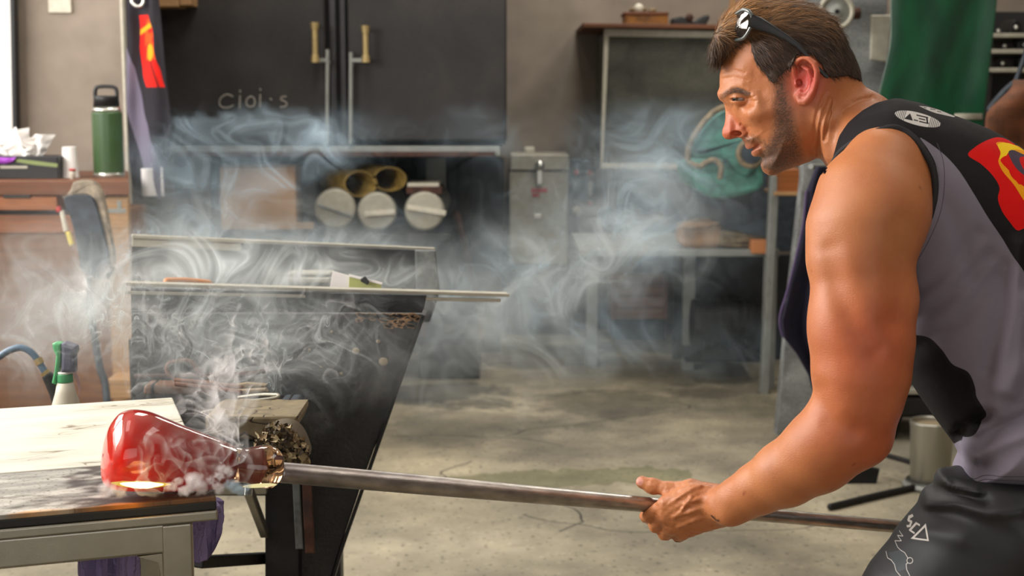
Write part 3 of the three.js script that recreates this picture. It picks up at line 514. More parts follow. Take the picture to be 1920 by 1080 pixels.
// ---------------------------------------------------------------- right: bench, grinder, furnace, curtain, rack
{
  const D = 6.0, t = thing('steel_bench', 'grey steel bench behind the smoke with square legs', 'workbench', ground(1360, D + 0.3));
  const yT = at(1350, 468, D).y;
  part(t, 'bench_top', boxAB([at(1085, 470, D).x, yT - 0.03, -D], [at(1462, 470, D).x, yT, -D - 0.75], 0.004), M.greySteel);
  for (const [px, z] of [[1292, 0.42], [1444, 0.0], [1110, 0.5]]) { const a = at(px, 600, D + z); part(t, 'leg', boxAB([a.x - 0.026, 0, -D - z], [a.x + 0.026, yT - 0.02, -D - z - 0.05], 0.003), M.greySteel); }
  part(t, 'upright', pprism([[1446, 330], [1462, 330], [1450, 560], [1441, 742], [1427, 742], [1436, 560]], D - 0.1, 0.06, 0.004), M.greySteel, 'tall pale post at the bench end');
  part(t, 'lower_shelf', boxAB([at(1275, 640, D + 0.3).x, at(1350, 664, D + 0.3).y, -D - 0.1], [at(1440, 640, D).x, at(1350, 656, D + 0.3).y, -D - 0.6], 0.003), M.darkSteel);
  // brown sacks and paper on the bench
  const sk = (label, pts, dz, mat) => { const o = thing('paper_sack', label, 'sack', at(pts[0][0], 466, D + dz)); const g = pprism(pts, D + dz, 0.16, 0.02, true); part(o, 'sack', g, mat); part(o, 'fold', tube([at(pts[0][0] + 4, pts[0][1] + 3, D + dz - 0.02), at((pts[0][0] + pts[2][0]) / 2, (pts[0][1] + pts[1][1]) / 2 + 6, D + dz - 0.024), at(pts[2][0] - 6, pts[2][1] - 6, D + dz - 0.02)], 0.006, 12, 6), mat); };
  sk('pale brown paper sack slumped on the grey steel bench', [[1275, 424], [1320, 414], [1352, 424], [1350, 463], [1280, 463]], 0.05, M.card);
  sk('crumpled brown sack leaning at the right end of the steel bench', [[1350, 432], [1400, 440], [1438, 452], [1436, 463], [1352, 463]], 0.04, M.tan);
  single('folded_paper', 'dark folded sheet with pale edge lying over the sacks', 'paper', [pprism([[1374, 428], [1440, 412], [1440, 444], [1400, 440]], D - 0.02, 0.02, 0.004)], M.slate);
  single('orange_carton', 'small orange carton between bench post and furnace', 'carton', pbox(1410, 450, 1440, 476, D - 0.03, 0.1, 0.004), new THREE.MeshPhysicalMaterial({ name: 'orangeCarton', color: '#b5703a', roughness: 0.7 }));
  const mt = thing('motor', 'dark round motor housing on the lower bench shelf', 'motor', at(1370, 640, D + 0.3));
  { const c = at(1362, 610, D + 0.15), R = 0.115; part(mt, 'housing', new THREE.CylinderGeometry(R, R, 0.3, 36, 1).rotateZ(Math.PI / 2).translate(c.x, c.y, c.z), M.darkSteel); for (let k = -3; k <= 3; k++) part(mt, 'fin', new THREE.CylinderGeometry(R + 0.008, R + 0.008, 0.008, 36).rotateZ(Math.PI / 2).translate(c.x + k * 0.036, c.y, c.z), M.darkSteel); part(mt, 'foot', boxAB([c.x - 0.12, at(1350, 656, D + 0.3).y, c.z + 0.08], [c.x + 0.12, c.y - 0.08, c.z - 0.08], 0.005), M.darkSteel); }
  single('dark_panel', 'dark steel back panel behind the bench legs', 'panel', boxAB([at(1262, 600, 6.7).x, 0, -6.7], [at(1500, 600, 6.7).x, at(1400, 478, 6.7).y, -6.74], 0.004), M.sootSteel);
  single('yellow_plug', 'small yellow plug on the floor under the steel bench', 'plug', [new THREE.SphereGeometry(0.022, 14, 10).translate(...onLevel(1296, 664, 0.02).toArray())], new THREE.MeshPhysicalMaterial({ name: 'dullYellow', color: '#a89a4a', roughness: 0.6 }));
  single('backboard', 'dark blue grey backboard on the wall above the steel bench', 'panel', pbox(1152, 320, 1500, 472, 7.0, 0.79, 0.004), M.slate);
  // teal grinder
  const DG = 5.9, g = thing('bench_grinder', 'teal green belt grinder with tan belt edge on the steel bench', 'grinder', at(1360, 466, DG + 0.5));
  part(g, 'guard', pprism([[1293, 296], [1298, 276], [1318, 242], [1345, 214], [1368, 206], [1400, 222], [1420, 262], [1424, 300], [1404, 330], [1380, 322], [1362, 300], [1330, 298]], DG, 0.16, 0.02, true), M.tealPaint);
  part(g, 'belt', tube([[1289, 300], [1292, 276], [1312, 240], [1338, 211], [1362, 201], [1384, 206]].map(([x, y]) => at(x, y, DG - 0.02)), 0.013, 30, 8), M.tan, 'tan belt edge');
  part(g, 'table_rest', tube([[1294, 306], [1312, 312], [1325, 304], [1340, 300], [1352, 312], [1350, 332]].map(([x, y]) => at(x, y, DG - 0.03)), 0.012, 26, 8), M.tan, 'chipped tan lower edge');
  part(g, 'body', pprism([[1300, 312], [1345, 306], [1420, 300], [1432, 330], [1428, 352], [1390, 368], [1340, 372], [1304, 352]], DG + 0.03, 0.6, 0.02, true), M.tealPaint);
  { const c = at(1408, 288, DG - 0.07); part(g, 'wheel_rim', new THREE.TorusGeometry(0.05, 0.012, 12, 30).translate(c.x, c.y, c.z), M.tan, 'pale wheel rim'); part(g, 'wheel', [new THREE.CylinderGeometry(0.04, 0.04, 0.05, 30).rotateX(Math.PI / 2).translate(c.x, c.y, c.z - 0.01)], M.slate, 'dark round wheel'); }
  part(g, 'pedestal', pprism([[1320, 360], [1410, 360], [1418, 448], [1312, 448]], DG + 0.5, 0.16, 0.01), M.slate);
  single('brown_box', 'orange brown wooden box on the shelf behind the chin', 'box', pbox(1455, 318, 1505, 362, 5.9, 0.2, 0.004), M.woodOrange);
  single('bracket_shelf', 'pale board on the furnace side carrying the brown box', 'shelf', [pbox(1452, 360, 1512, 367, 5.88, 0.24, 0.003)], M.woodPale);
  // grey furnace housing with handwheel
  const DF = 5.0, f = thing('furnace', 'tall grey steel furnace housing with a handwheel and hinge plate', 'furnace', ground(1580, DF + 0.3));
  part(f, 'housing', pprism([[1508, -260], [1668, -260], [1662, 120], [1645, 300], [1640, 884], [1454, 814], [1459, 770], [1478, 560], [1503, 335]], DF, 0.05, 0.006), new THREE.MeshPhysicalMaterial({ name: 'furnacePaint', color: '#a2a4a1', roughness: 0.55, map: scaled(smudgeTex, 1.4), ...bumpy(8, 0.0003) }));
  part(f, 'foot', boxAB([at(1560, 800, DF).x, 0, -DF - 0.06], [at(1632, 800, DF).x, at(1550, 700, DF).y, -DF - 0.35], 0.006), M.greySteel);
  part(f, 'chamber', boxAB([at(1575, 300, DF).x, at(1550, 700, DF).y, -DF - 0.055], [at(1640, 300, DF).x, 2.0, -DF - 0.5], 0.01), M.greySteel);
  part(f, 'hinge_plate', pprism([[1634, 28], [1672, 28], [1664, 116], [1632, 112]], DF - 0.012, 0.03, 0.004), M.paleMetal, 'worn pale hinge plate');
  { const c = at(1568, 22, DF - 0.1), k = DF / 2690, R = 29 * k;
    const hw = part(f, 'handwheel', [new THREE.TorusGeometry(R, 0.009, 12, 44).translate(c.x, c.y, c.z), cyl(V3(c.x, c.y, c.z + 0.01), V3(c.x, c.y, -DF), 0.012)], M.paleMetal, 'cast handwheel');
    part(hw, 'hub_disc', lathe([[0, 0.012], [0.008, 0.012], [0.02, 0.008], [0.028, 0.0], [R * 0.97, -0.004], [R * 0.97, -0.008], [0, -0.008]], 40).rotateX(Math.PI / 2).translate(c.x, c.y, c.z), M.greySteel);
    part(hw, 'hub_bore', new THREE.CylinderGeometry(0.008, 0.008, 0.006, 20).rotateX(Math.PI / 2).translate(c.x, c.y, c.z + 0.011), M.darkSteel);
    part(f, 'side_knob', cyl(at(1598, 25, DF - 0.03), at(1612, 25, DF - 0.03), 0.02), M.rust, 'rust brown side knob'); }
  part(f, 'base_plate', pprism([[1588, 868], [1650, 880], [1640, 925], [1580, 905]], DF - 0.5, 0.02, 0.003), M.sootSteel);
  // navy cloth hanging at the furnace edge
  const tw = thing('navy_cloth', 'navy cloth with purple piping hanging at the grey furnace', 'cloth', at(1510, 360, 3.6));
  const ED = [[310, 1532, 1562], [360, 1512, 1562], [420, 1506, 1562], [480, 1493, 1562], [540, 1478, 1562], [600, 1462, 1562], [630, 1467, 1562], [660, 1492, 1562], [700, 1515, 1562], [745, 1528, 1562]];
  const ei = (y, k) => { for (let i = 1; i < ED.length; i++) if (y <= ED[i][0]) return lerp(ED[i - 1][k], ED[i][k], (y - ED[i - 1][0]) / (ED[i][0] - ED[i - 1][0])); return ED[ED.length - 1][k]; };
  part(tw, 'cloth', thick((u, v) => { const y = lerp(312, 745, v), p = at(lerp(ei(y, 1), ei(y, 2), u), y, 4.2); p.z += 0.03 * Math.sin(u * 8 + v * 3) * (0.3 + v) + 0.015 * noise(u * 5, v * 5); return p; }, 30, 60, 0.006), M.navyCloth);
  part(tw, 'piping', tube([[1512, 360], [1506, 420], [1493, 480], [1478, 540], [1462, 600], [1467, 630]].map(([x, y]) => at(x, y, 4.185)), 0.004, 40, 6), new THREE.MeshPhysicalMaterial({ name: 'purplePiping', color: '#4a3a5c', roughness: 0.8 }));
  part(tw, 'hanging_rod', cyl(at(1520, 312, 4.2), at(1640, 312, 4.98), 0.008), M.greySteel);
  // green curtain
  const gc = thing('welding_curtain', 'translucent dark green welding curtain hanging behind the man', 'curtain', at(1755, 0, 4.9));
  const gt = dataTex(512, 256, (u, v) => {                             // stained and worn film
    const n = 1 + 0.7 * fbm(u * 4, v * 2.5, 3, 5);
    const r = 14 * n, g = 66 * n, b = 42 * n;
    return [r, g, b];
  }, true, THREE.ClampToEdgeWrapping);
  const cg = thick((u, v) => { const y = lerp(-120, 245, v), p = at(lerp(1668 - 30 * sst(60, 245, y), 1871 - 0.11 * Math.max(0, y), u), y - 8 * (1 - u) * v + 3 * v * Math.sin(u * 5), 4.85); p.z += 0.012 * Math.sin(u * 4 + 1) + 0.003 * Math.sin(u * 13 + v * 2); return p; }, 80, 40, 0.003);
  part(gc, 'film', cg, new THREE.MeshPhysicalMaterial({ name: 'greenFilm', map: gt, roughness: 0.35, clearcoat: 0.35, clearcoatRoughness: 0.3 }), undefined, true);
  part(gc, 'hem_strip', thick((u, v) => { const p = at(lerp(1790, 1843, u), lerp(213, 224, v), 4.84); p.z += 0.01 * Math.sin(u * 4); return p; }, 12, 4, 0.004), M.paleMetal, 'dusty pale strip along the lower edge');
  part(gc, 'curtain_rail', cyl(at(1640, -122, 4.85), at(1900, -122, 4.85), 0.012), M.greySteel);
  for (const px of [1650, 1890]) { const a = at(px, -122, 4.85); part(gc, 'drop_rod', cyl(a, V3(a.x, 3.2, a.z), 0.006), M.greySteel); }
  // tool rack at the far right
  const rk = thing('tool_rack', 'black steel rack of pale shelves with dark tools at the far right', 'rack', ground(1900, 6.4));
  for (const y of [62, 92, 127]) part(rk, 'shelf', pbox(1852, y, 2010, y + 8, 6.3, 0.35, 0.003), M.paleMetal);
  for (const px of [1862, 2004]) part(rk, 'post', boxAB([at(px, 0, 6.3).x - 0.02, 0, -6.33], [at(px, 0, 6.3).x + 0.02, 1.95, -6.37], 0.003), M.blackPaint);
  part(rk, 'back_panel', boxAB([at(1856, 100, 6.66).x, 0.3, -6.66], [at(2010, 100, 6.66).x, at(1900, 22, 6.66).y, -6.69], 0.003), M.rubber);
  part(rk, 'side_panel', boxAB([at(1858, 200, 6.3).x - 0.004, 0.2, -6.36], [at(1858, 200, 6.3).x + 0.004, at(1858, 135, 6.3).y, -6.66], 0.002), M.blackPaint);
  reseed(31);
  const toolM = [M.rubber, M.darkSteel, M.greySteel];
  [['dark pliers lying on the upper rack shelf', 1872, 50, 34], ['black clamp standing on the upper rack shelf', 1905, 36, 24], ['small dark tin on the upper rack shelf near the curtain', 1860, 44, 16], ['dark tool box on the middle rack shelf', 1884, 76, 40], ['black mould on the middle rack shelf, cut off by the frame', 1922, 72, 30], ['dark iron mould on the lower rack shelf', 1880, 106, 44], ['black iron block on the lower rack shelf, cut off by the frame', 1930, 104, 40]].forEach(([label, x, y, w], i) => {
    const yB = i < 3 ? 62 : i < 5 ? 92 : 127, o = thing('iron_tool', label, 'tool', at(x, yB, 6.36));
    part(o, 'tool_body', pprism([[x - w / 2, yB], [x - w / 2 + 2, y + 6], [x - w / 5, y + 4], [x - w / 8, y], [x + w / 4, y + 2], [x + w / 2, y + 8], [x + w / 2, yB]], 6.36, 0.14, 0.008), toolM[i % 2]);
    part(o, 'rivet', new THREE.SphereGeometry(0.01, 10, 8).translate(...at(x, (y + yB) / 2 + 2, 6.355).toArray()), M.brightSteel);
  });
  const lb = thing('leather_apron', 'brown leather apron hanging behind the shoulder at right', 'apron', at(1890, 160, 4.7));
  part(lb, 'leather', thick((u, v) => { const y = lerp(150, 470, v), l = lerp(1900, 1838, sst(0, 0.22, v)) + 6 * Math.sin(v * 9), p = at(lerp(l, 2010, u), y, 4.6); p.z += 0.03 * Math.sin(u * 5 + v * 4); return p; }, 36, 36, 0.006), M.leather);
  part(lb, 'strap', [tube([[1856, 205], [1868, 190], [1884, 172], [1900, 158]].map(([x, y]) => at(x, y, 4.62)), 0.012, 20, 8), tube([at(1905, 152, 4.6), at(1925, 90, 4.62), at(1935, -60, 4.63)], 0.008, 16, 6)], M.slate);
  { const a = at(1935, -60, 4.63); part(lb, 'hook_rod', cyl(a, V3(a.x, 3.2, a.z), 0.006), M.greySteel); }
  // steel pail stand, rods and dark stool parts behind the man
  const DS = 4.36, b = thing('steel_pail', 'tall stainless steel pail standing on the floor behind the man', 'pail', ground(1742, DS + 0.08));
  { const c = at(1742, 940, DS + 0.1), k = DS / 2640, cyy = (y) => at(1742, y, DS + 0.1).y;
    part(b, 'pail_wall', lathe([[0, cyy(938)], [37 * k, cyy(938)], [41 * k, cyy(800)], [43 * k, cyy(792)], [41 * k, cyy(788)], [38 * k, cyy(792)], [34 * k, cyy(930)], [0, cyy(930)]], 44).translate(c.x, 0, c.z), new THREE.MeshPhysicalMaterial({ name: 'pailSteel', color: '#a09c90', metalness: 0.85, roughness: 0.38 }));
    part(b, 'foot_ring', lathe([[0, 0], [52 * k, 0], [52 * k, 0.012], [44 * k, 0.028], [38 * k, cyy(936)], [0, cyy(936)]], 44).translate(c.x, 0, c.z), M.greySteel);
    part(b, 'ash', lathe([[0, cyy(797)], [38 * k, cyy(797)], [38 * k, cyy(800)], [0, cyy(800)]], 40).translate(c.x, 0, c.z), M.woodGrey, 'grey ash filling'); }
  single('iron_rod', 'thin iron rod lying on the concrete floor beside the pail', 'rod', tube([onLevel(1557, 950, 0.012), onLevel(1640, 930, 0.012), onLevel(1712, 914, 0.012)], 0.011, 12, 8), M.darkSteel);
  single('short_iron_rod', 'short iron rod reaching from the furnace foot to the pail', 'rod', tube([at(1655, 852, 4.6), at(1705, 866, 4.5)], 0.009, 8, 8), M.darkSteel);
  const sl = thing('stool', 'low black stool with thin legs behind the man', 'stool', ground(1740, 5.2));
  part(sl, 'seat', pbox(1676, 742, 1790, 785, 5.1, 0.36, 0.02), M.blackPaint);
  part(sl, 'seat_rail', pbox(1684, 730, 1775, 740, 5.08, 0.3, 0.004), M.paleMetal);
  for (const [px, z] of [[1690, 5.12], [1778, 5.12], [1690, 5.42], [1778, 5.42]]) { const a = at(px, 784, z); part(sl, 'leg', cyl(V3(a.x, at(1740, 770, 5.1).y, -z), V3(a.x + (px < 1730 ? -0.03 : 0.03), 0, -z), 0.012), M.darkSteel); }
  part(sl, 'clamp', pprism([[1690, 690], [1760, 690], [1775, 740], [1684, 740]], 5.15, 0.2, 0.01), M.blackPaint);
}
// ---------------------------------------------------------------- pipe line, glass stations
const PIPE0 = at(530, 886, 1.74), PIPE1 = at(1700, 989, 2.1), PDIR = PIPE0.clone().sub(PIPE1).normalize();   // towards the glass
const pipeAt = (px) => { let lo = -0.8, hi = 2.2; for (let i = 0; i < 50; i++) { const m = (lo + hi) / 2; pix(PIPE1.clone().addScaledVector(PDIR, m))[0] > px ? lo = m : hi = m; } return PIPE1.clone().addScaledVector(PDIR, lo); };
const GLASS = [[193, 850, 858], [195, 822, 886], [199, 803, 900], [206, 789, 909], [216, 777, 914], [229, 771, 917], [245, 769.5, 919], [270, 773, 920], [300, 784, 920.5], [335, 798, 920.5], [370, 811, 920], [400, 822, 918], [425, 832, 912], [440, 838, 906], [455, 841, 904], [470, 838, 907], [485, 835.5, 912], [500, 836, 915], [512, 839, 915], [521, 846, 909], [527, 856, 900], [530, 870, 890], [531, 878, 882]]
  .map(([x, u, l]) => { const p = pipeAt(x), D = -p.z, c = at(x, (u + l) / 2, D); return { c, r: (l - u) / 2 * c.clone().sub(V3(0, EYE, 0)).length() / FOC * 0.985, x }; });
const TABLE_H = (() => { const s = GLASS[9]; return s.c.y - s.r - 0.001; })();
function ringed(st, seg = 64) {
  const up = V3(0, 1, 0), side = up.clone().cross(PDIR).normalize(), u2 = PDIR.clone().cross(side).normalize(), pos = [], idx = [], uv = [];
  st.forEach((s, i) => { for (let k = 0; k <= seg; k++) { const a = k / seg * 2 * Math.PI, p = s.c.clone().addScaledVector(side, Math.cos(a) * s.r).addScaledVector(u2, Math.sin(a) * s.r); pos.push(p.x, p.y, p.z); uv.push(i / (st.length - 1), k / seg); } });
  for (let i = 0; i < st.length - 1; i++) for (let k = 0; k < seg; k++) { const a = i * (seg + 1) + k, b = a + 1, c = a + seg + 1, d = c + 1; idx.push(a, b, d, a, d, c); }
  const g = new THREE.BufferGeometry(); g.setAttribute('position', new THREE.Float32BufferAttribute(pos, 3)); g.setAttribute('uv', new THREE.Float32BufferAttribute(uv, 2)); { const m = Math.floor(st.length / 2) * (seg + 1), q = V3(pos[3 * m], pos[3 * m + 1], pos[3 * m + 2]), e1 = V3(pos[3 * m + 3], pos[3 * m + 4], pos[3 * m + 5]).sub(q), e2 = V3(pos[3 * (m + seg + 1)], pos[3 * (m + seg + 1) + 1], pos[3 * (m + seg + 1) + 2]).sub(q); if (e1.cross(e2).dot(q.clone().sub(st[Math.floor(st.length / 2)].c)) < 0) for (let i = 0; i < idx.length; i += 3) [idx[i + 1], idx[i + 2]] = [idx[i + 2], idx[i + 1]]; }   // faces outward
  g.setIndex(idx); g.computeVertexNormals();
  { // weld the seam's normals
    const n = g.attributes.normal; for (let i = 0; i < st.length; i++) { const a = i * (seg + 1), b = a + seg, v = V3(n.getX(a) + n.getX(b), n.getY(a) + n.getY(b), n.getZ(a) + n.getZ(b)).normalize(); n.setXYZ(a, v.x, v.y, v.z); n.setXYZ(b, v.x, v.y, v.z); } }
  return g;
}
function dense(st, k = 5) {
  const cc = new THREE.CatmullRomCurve3(st.map((s) => s.c), false, 'centripetal'), rc = new THREE.CatmullRomCurve3(st.map((s, i) => V3(i, s.r * 100, 0)), false, 'centripetal'), out = [], N = (st.length - 1) * k;
  for (let i = 0; i <= N; i++) out.push({ c: cc.getPoint(i / N), r: Math.max(1e-4, rc.getPoint(i / N).y / 100) });
  return out;
}
// ---------------------------------------------------------------- the blowing pipe with the hot glass
{
  const t = thing('blowing_pipe', 'long steel blowing pipe with a hot red glass bottle shape on its end', 'blowpipe', PIPE0);
  const tail = pipeAt(1850), seg = 60, pts = [], prof = [];
  const L = PIPE0.distanceTo(tail);
  for (let i = 0; i <= seg; i++) { const s = i / seg; prof.push([lerp(0.0132, 0.0098, sst(0, 0.75, s)), s * L]); }
  const g = lathe([[0, -0.006], [0.0125, -0.006], ...prof, [0.004, L], [0, L]], 30);
  g.applyQuaternion(new THREE.Quaternion().setFromUnitVectors(V3(0, 1, 0), PDIR.clone().negate())).translate(PIPE0.x, PIPE0.y, PIPE0.z);
  const pipeTex = dataTex(256, 1024, (u, v) => { const h = clamp(sst(0.5, 0.0, v) * (0.6 + 0.9 * fbm(u * 3, v * 18, 8, 4)), 0, 1), n = 1 + 0.3 * fbm(u * 5, v * 40, 2, 5), b = noise(u * 3, v * 22, 6); return [(178 - 50 * h + 6 * b) * n, (171 - 54 * h + 3 * b) * n, (162 - 46 * h) * n]; });
  part(t, 'pipe', g, new THREE.MeshPhysicalMaterial({ name: 'pipeSteel', map: pipeTex, metalness: 0.92, roughness: 0.3, bumpMap: scaled(grainTex, 2, 12), bumpScale: 0.0003 }), undefined, true);
  const outer = dense(GLASS);
  const shell = part(t, 'glass_skin', ringed(outer), new THREE.MeshPhysicalMaterial({ name: 'clearGlass', color: '#ffffff', transmission: 1, thickness: 0.05, ior: 1.5, roughness: 0.0, attenuationColor: new THREE.Color('#cf9a6c'), attenuationDistance: 0.06 }), 'clear outer glass', true);
  const core = dense(GLASS.filter((s) => s.x > 194 && s.x < 444).map((s, i, A) => { const k = lerp(0.93, 0.86, sst(380, 443, s.x)); return { c: s.c.clone().add(V3(0, -0.0025, 0)).addScaledVector(PDIR, -0.004 * sst(260, 194, s.x)), r: s.r * k * (i === A.length - 1 ? 0.02 : i === 0 ? 0.02 : 1) }; }));
  // glowing heat: hottest at the far lower end, cooling towards the pipe
  const heat = dataTex(256, 64, (u, v) => { const n = 1 + 0.5 * fbm(u * 5, v * 3, 3, 4), h = Math.pow(1 - u, 1.3), low = 0.6 + 0.4 * Math.exp(-(((v - 0.7) / 0.22) ** 2)); return [255 * (0.13 + 0.87 * h) * n * (0.75 + 0.25 * low), 62 * h * h * low * n, 10 * h * n]; });
  part(t, 'glass_core', ringed(core), new THREE.MeshPhysicalMaterial({ name: 'hotGlassGlow', color: '#86100b', roughness: 0.3, emissive: 0xffffff, emissiveMap: heat, emissiveIntensity: 1.5 }), 'glowing red inner glass', true);
  const neck = dense(GLASS.filter((s) => s.x >= 435 && s.x < 508).map((s, i, A) => ({ c: s.c.clone(), r: s.r * 0.87 * (i === 0 || i === A.length - 1 ? 0.05 : 1) })));
  { const q = at(487, 910.5, 1.675); part(t, 'refraction_strip', new THREE.SphereGeometry(1, 30, 14).scale(33 * 1.675 / FOC, 3.2 * 1.675 / FOC, 0.006).rotateZ(0.06).translate(q.x, q.y, q.z), new THREE.MeshStandardMaterial({ name: 'refractionStripGlow', color: 0x000000, emissive: new THREE.Color(1.0, 0.86, 0.42), emissiveIntensity: 0.95 }), 'bright yellow glowing strip imitating refracted light on the lower edge'); }  // emissive strip added to imitate light refracted through the neck's lower edge
  part(t, 'neck_core', ringed(neck), new THREE.MeshPhysicalMaterial({ name: 'amberGlassGlow', color: '#4c1c12', roughness: 0.3, emissive: new THREE.Color(0.05, 0.008, 0.004), emissiveIntensity: 1 }), 'dark amber neck', true);
}
// ---------------------------------------------------------------- flame where the board burns under the glass
{
  const c = at(268, 911, 1.60), t = thing('flame', 'bright yellow flame licking the board under the hot glass', 'flame', c);
  const fl = (px, py, w, h, D) => { const q = at(px, py, D), g = new THREE.SphereGeometry(1, 40, 18), p = g.attributes.position; for (let i = 0; i < p.count; i++) { const x = p.getX(i), k = Math.pow(Math.max(0, 1 - x * x), 0.6) * (0.75 + 0.5 * noise(x * 4, h, 3)); p.setY(i, (p.getY(i) * k - 0.35 * (1 - x * x)) ); } g.scale(w * D / FOC, h * D / FOC, 0.010); g.computeVertexNormals(); return g.rotateZ(-0.03).translate(q.x, q.y, q.z); };
  const hot = new THREE.MeshStandardMaterial({ name: 'flameHot', color: 0x000000, emissive: new THREE.Color(1.0, 0.86, 0.45), emissiveIntensity: 2.6 }), edge = new THREE.MeshStandardMaterial({ name: 'flameEdge', color: 0x000000, emissive: new THREE.Color(1.0, 0.62, 0.06), emissiveIntensity: 0.85 });
  part(t, 'flame_core', [fl(266, 907.5, 42, 6.2, 1.60)], hot);
  part(t, 'flame_edge', [fl(264, 906.5, 58, 7.0, 1.606)], edge);
  const l = new THREE.PointLight(new THREE.Color(1, 0.6, 0.2), 0.008); l.position.copy(at(266, 911, 1.605)); l.name = 'flame_light'; l.castShadow = true; scene.add(l);
}
// ---------------------------------------------------------------- marver table with its boards
const TB = TABLE_H;                                                    // top of the boards
{
  const c0 = onLevel(405, 931, TB), c1 = onLevel(338, 745, TB), e0 = onLevel(0, 966, TB);
  const ux = c0.clone().sub(e0).normalize(), uz = ux.clone().cross(V3(0, 1, 0)).normalize();   // along the front edge; towards the camera
  const frame = new THREE.Matrix4().makeBasis(ux, V3(0, 1, 0), uz).setPosition(c0);     // local: x along front edge (0 at the corner, negative left), z towards the camera
  const Lq = (g) => g.applyMatrix4(frame);
  const inv = frame.clone().invert(), loc = (p) => p.clone().applyMatrix4(inv);
  const depth = -loc(c1).z, len = 1.15, bT = 0.0165;
  const split = -loc(onLevel(60, 884, TB)).z;
  // charred front board
  const burnt = dataTex(1024, 512, (u, v) => {                         // u along the edge, v from front (0) to back
    const x = -len * (1 - u), z = v * split, n = 1 + 0.45 * fbm(x * 14, z * 40, 3, 5), ash = 0.5 + 1.3 * fbm(x * 9 + 1.5 * noise(x * 4, z * 9, 2), z * 22, 5, 5);
    let r = 190, g = 185, b = 174;
    const char = sst(-0.19, -0.105, x + 0.05 * noise(x * 12, z * 20, 6) + 0.07 * noise(x * 40, z * 70, 9));
    const ringc = Math.hypot((x + 0.27) / 0.075, (z - 0.05) / 0.030), ring = Math.exp(-(((ringc - 1) / 0.25) ** 2)) * (0.5 + noise(x * 50, z * 80, 2)) ;
    r = lerp(r, 62, char); g = lerp(g, 50, char); b = lerp(b, 44, char);
    const k = clamp(ash, 0, 1) * 0.35 * (1 - char * 0.8); r *= 1 - k; g *= 1 - k; b *= 1 - k;
    r *= 1 - 0.45 * ring; g *= 1 - 0.47 * ring; b *= 1 - 0.5 * ring;
    const sp = noise(x * 210, z * 260, 4); if (sp > 0.45) { r *= 0.6; g *= 0.58; b *= 0.55; }
    const edge = sst(0.009, 0.002, z + 0.008 * noise(x * 30, z * 30, 7)); const w = edge * (0.35 + 1.3 * noise(x * 26, 0.5, 3));     // bare wood worn along the front edge
    if (w > 0) { r = lerp(r, 176, clamp(w, 0, 1)); g = lerp(g, 106, clamp(w, 0, 1)); b = lerp(b, 40, clamp(w, 0, 1)); }
    return [r * n, g * n, b * n];
  }, true, THREE.ClampToEdgeWrapping);
  const topUV = (g, z0, z1) => { const p = g.attributes.position, uv = g.attributes.uv; for (let i = 0; i < p.count; i++) uv.setXY(i, (p.getX(i) + len) / len, clamp((-p.getZ(i) - z0) / (z1 - z0), 0, 1)); return g; };
  const mkBoard = (x0, x1, y0, y1, z0, z1, r) => box((x0 + x1) / 2, (y0 + y1) / 2, -(z0 + z1) / 2, x1 - x0, y1 - y0, z1 - z0, r);
  const bb = thing('charred_board', 'thick charred wooden board at the front of the steel table', 'board', c0.clone().setY(TB - bT));
  part(bb, 'board_face', Lq(topUV(mkBoard(-len, 0, -0.006, 0, 0, split, 0.0012), 0, split)), new THREE.MeshPhysicalMaterial({ name: 'charredWood', map: burnt, roughness: 0.75, bumpMap: scaled(smudgeTex, 6, 3), bumpScale: 0.0012 }), undefined, true);
  part(bb, 'board_edge', Lq(mkBoard(-len, 0.0005, -bT, -0.0055, -0.0008, split, 0.002)), M.rubber, 'burnt black edge');
  // pale cracked board behind
  const clusters = [[265, 760, 0.075, 0.020, 1.2], [200, 768, 0.05, 0.018, 1.0], [160, 800, 0.055, 0.035, 1.0], [110, 815, 0.045, 0.03, 0.8], [100, 850, 0.06, 0.022, 0.75], [150, 872, 0.06, 0.016, 0.6], [325, 790, 0.016, 0.03, 1.1], [60, 862, 0.05, 0.016, 0.5], [300, 752, 0.05, 0.012, 1.0]].map(([px, py, a, b, k]) => { const q = loc(onLevel(px, py, TB)); return [q.x, -q.z, a, b, k]; });
  const pale = dataTex(1024, 512, (u, v) => {
    const x = -len * (1 - u), z = split + v * (depth - split), n = 1 + 0.10 * fbm(x * 8, z * 26, 3, 5);
    let r = 196, g = 191, b = 178;
    const warp = 0.018 * noise(x * 9, z * 14, 2) + 0.008 * noise(x * 24, z * 40, 3);
    let m = 0; for (const q of clusters) m = Math.max(m, q[4] * Math.exp(-(((x - q[0]) / q[2]) ** 2 + ((z - q[1]) / q[3]) ** 2)));
    m *= 0.7 + 0.9 * noise(x * 13, z * 30, 4);
    const f = Math.abs(noise((x + warp) * 10, (z + warp * 1.2) * 62, 6)), f2 = Math.abs(noise((x + warp) * 24, (z + warp * 1.5) * 46, 8)), band = m;
    const crack = Math.max(sst(0.06, 0.012, f) * clamp(m * 1.7 - 0.35, 0, 1), sst(0.05, 0.01, f2) * clamp(m * 1.7 - 0.6, 0, 1)), band2 = 0.4 * m;
    const tone = 0.10 * clamp(band2 + band * 0.5, 0, 1) * (1 + noise(x * 20, z * 40));
    r *= 1 - tone; g *= 1 - tone * 1.1; b *= 1 - tone * 1.5;
    return [lerp(r * n, 74, crack), lerp(g * n, 58, crack), lerp(b * n, 38, crack)];
  }, true, THREE.ClampToEdgeWrapping);
  const pb = thing('pale_board', 'pale cream cracked board at the back of the steel table', 'board', c1.clone().setY(TB - bT));
  part(pb, 'board_face', Lq(topUV(mkBoard(-len, 0.001, -bT, 0.001, split + 0.0008, depth, 0.0025), split, depth)), new THREE.MeshPhysicalMaterial({ name: 'paleWood', map: pale, roughness: 0.7 }), undefined, true);
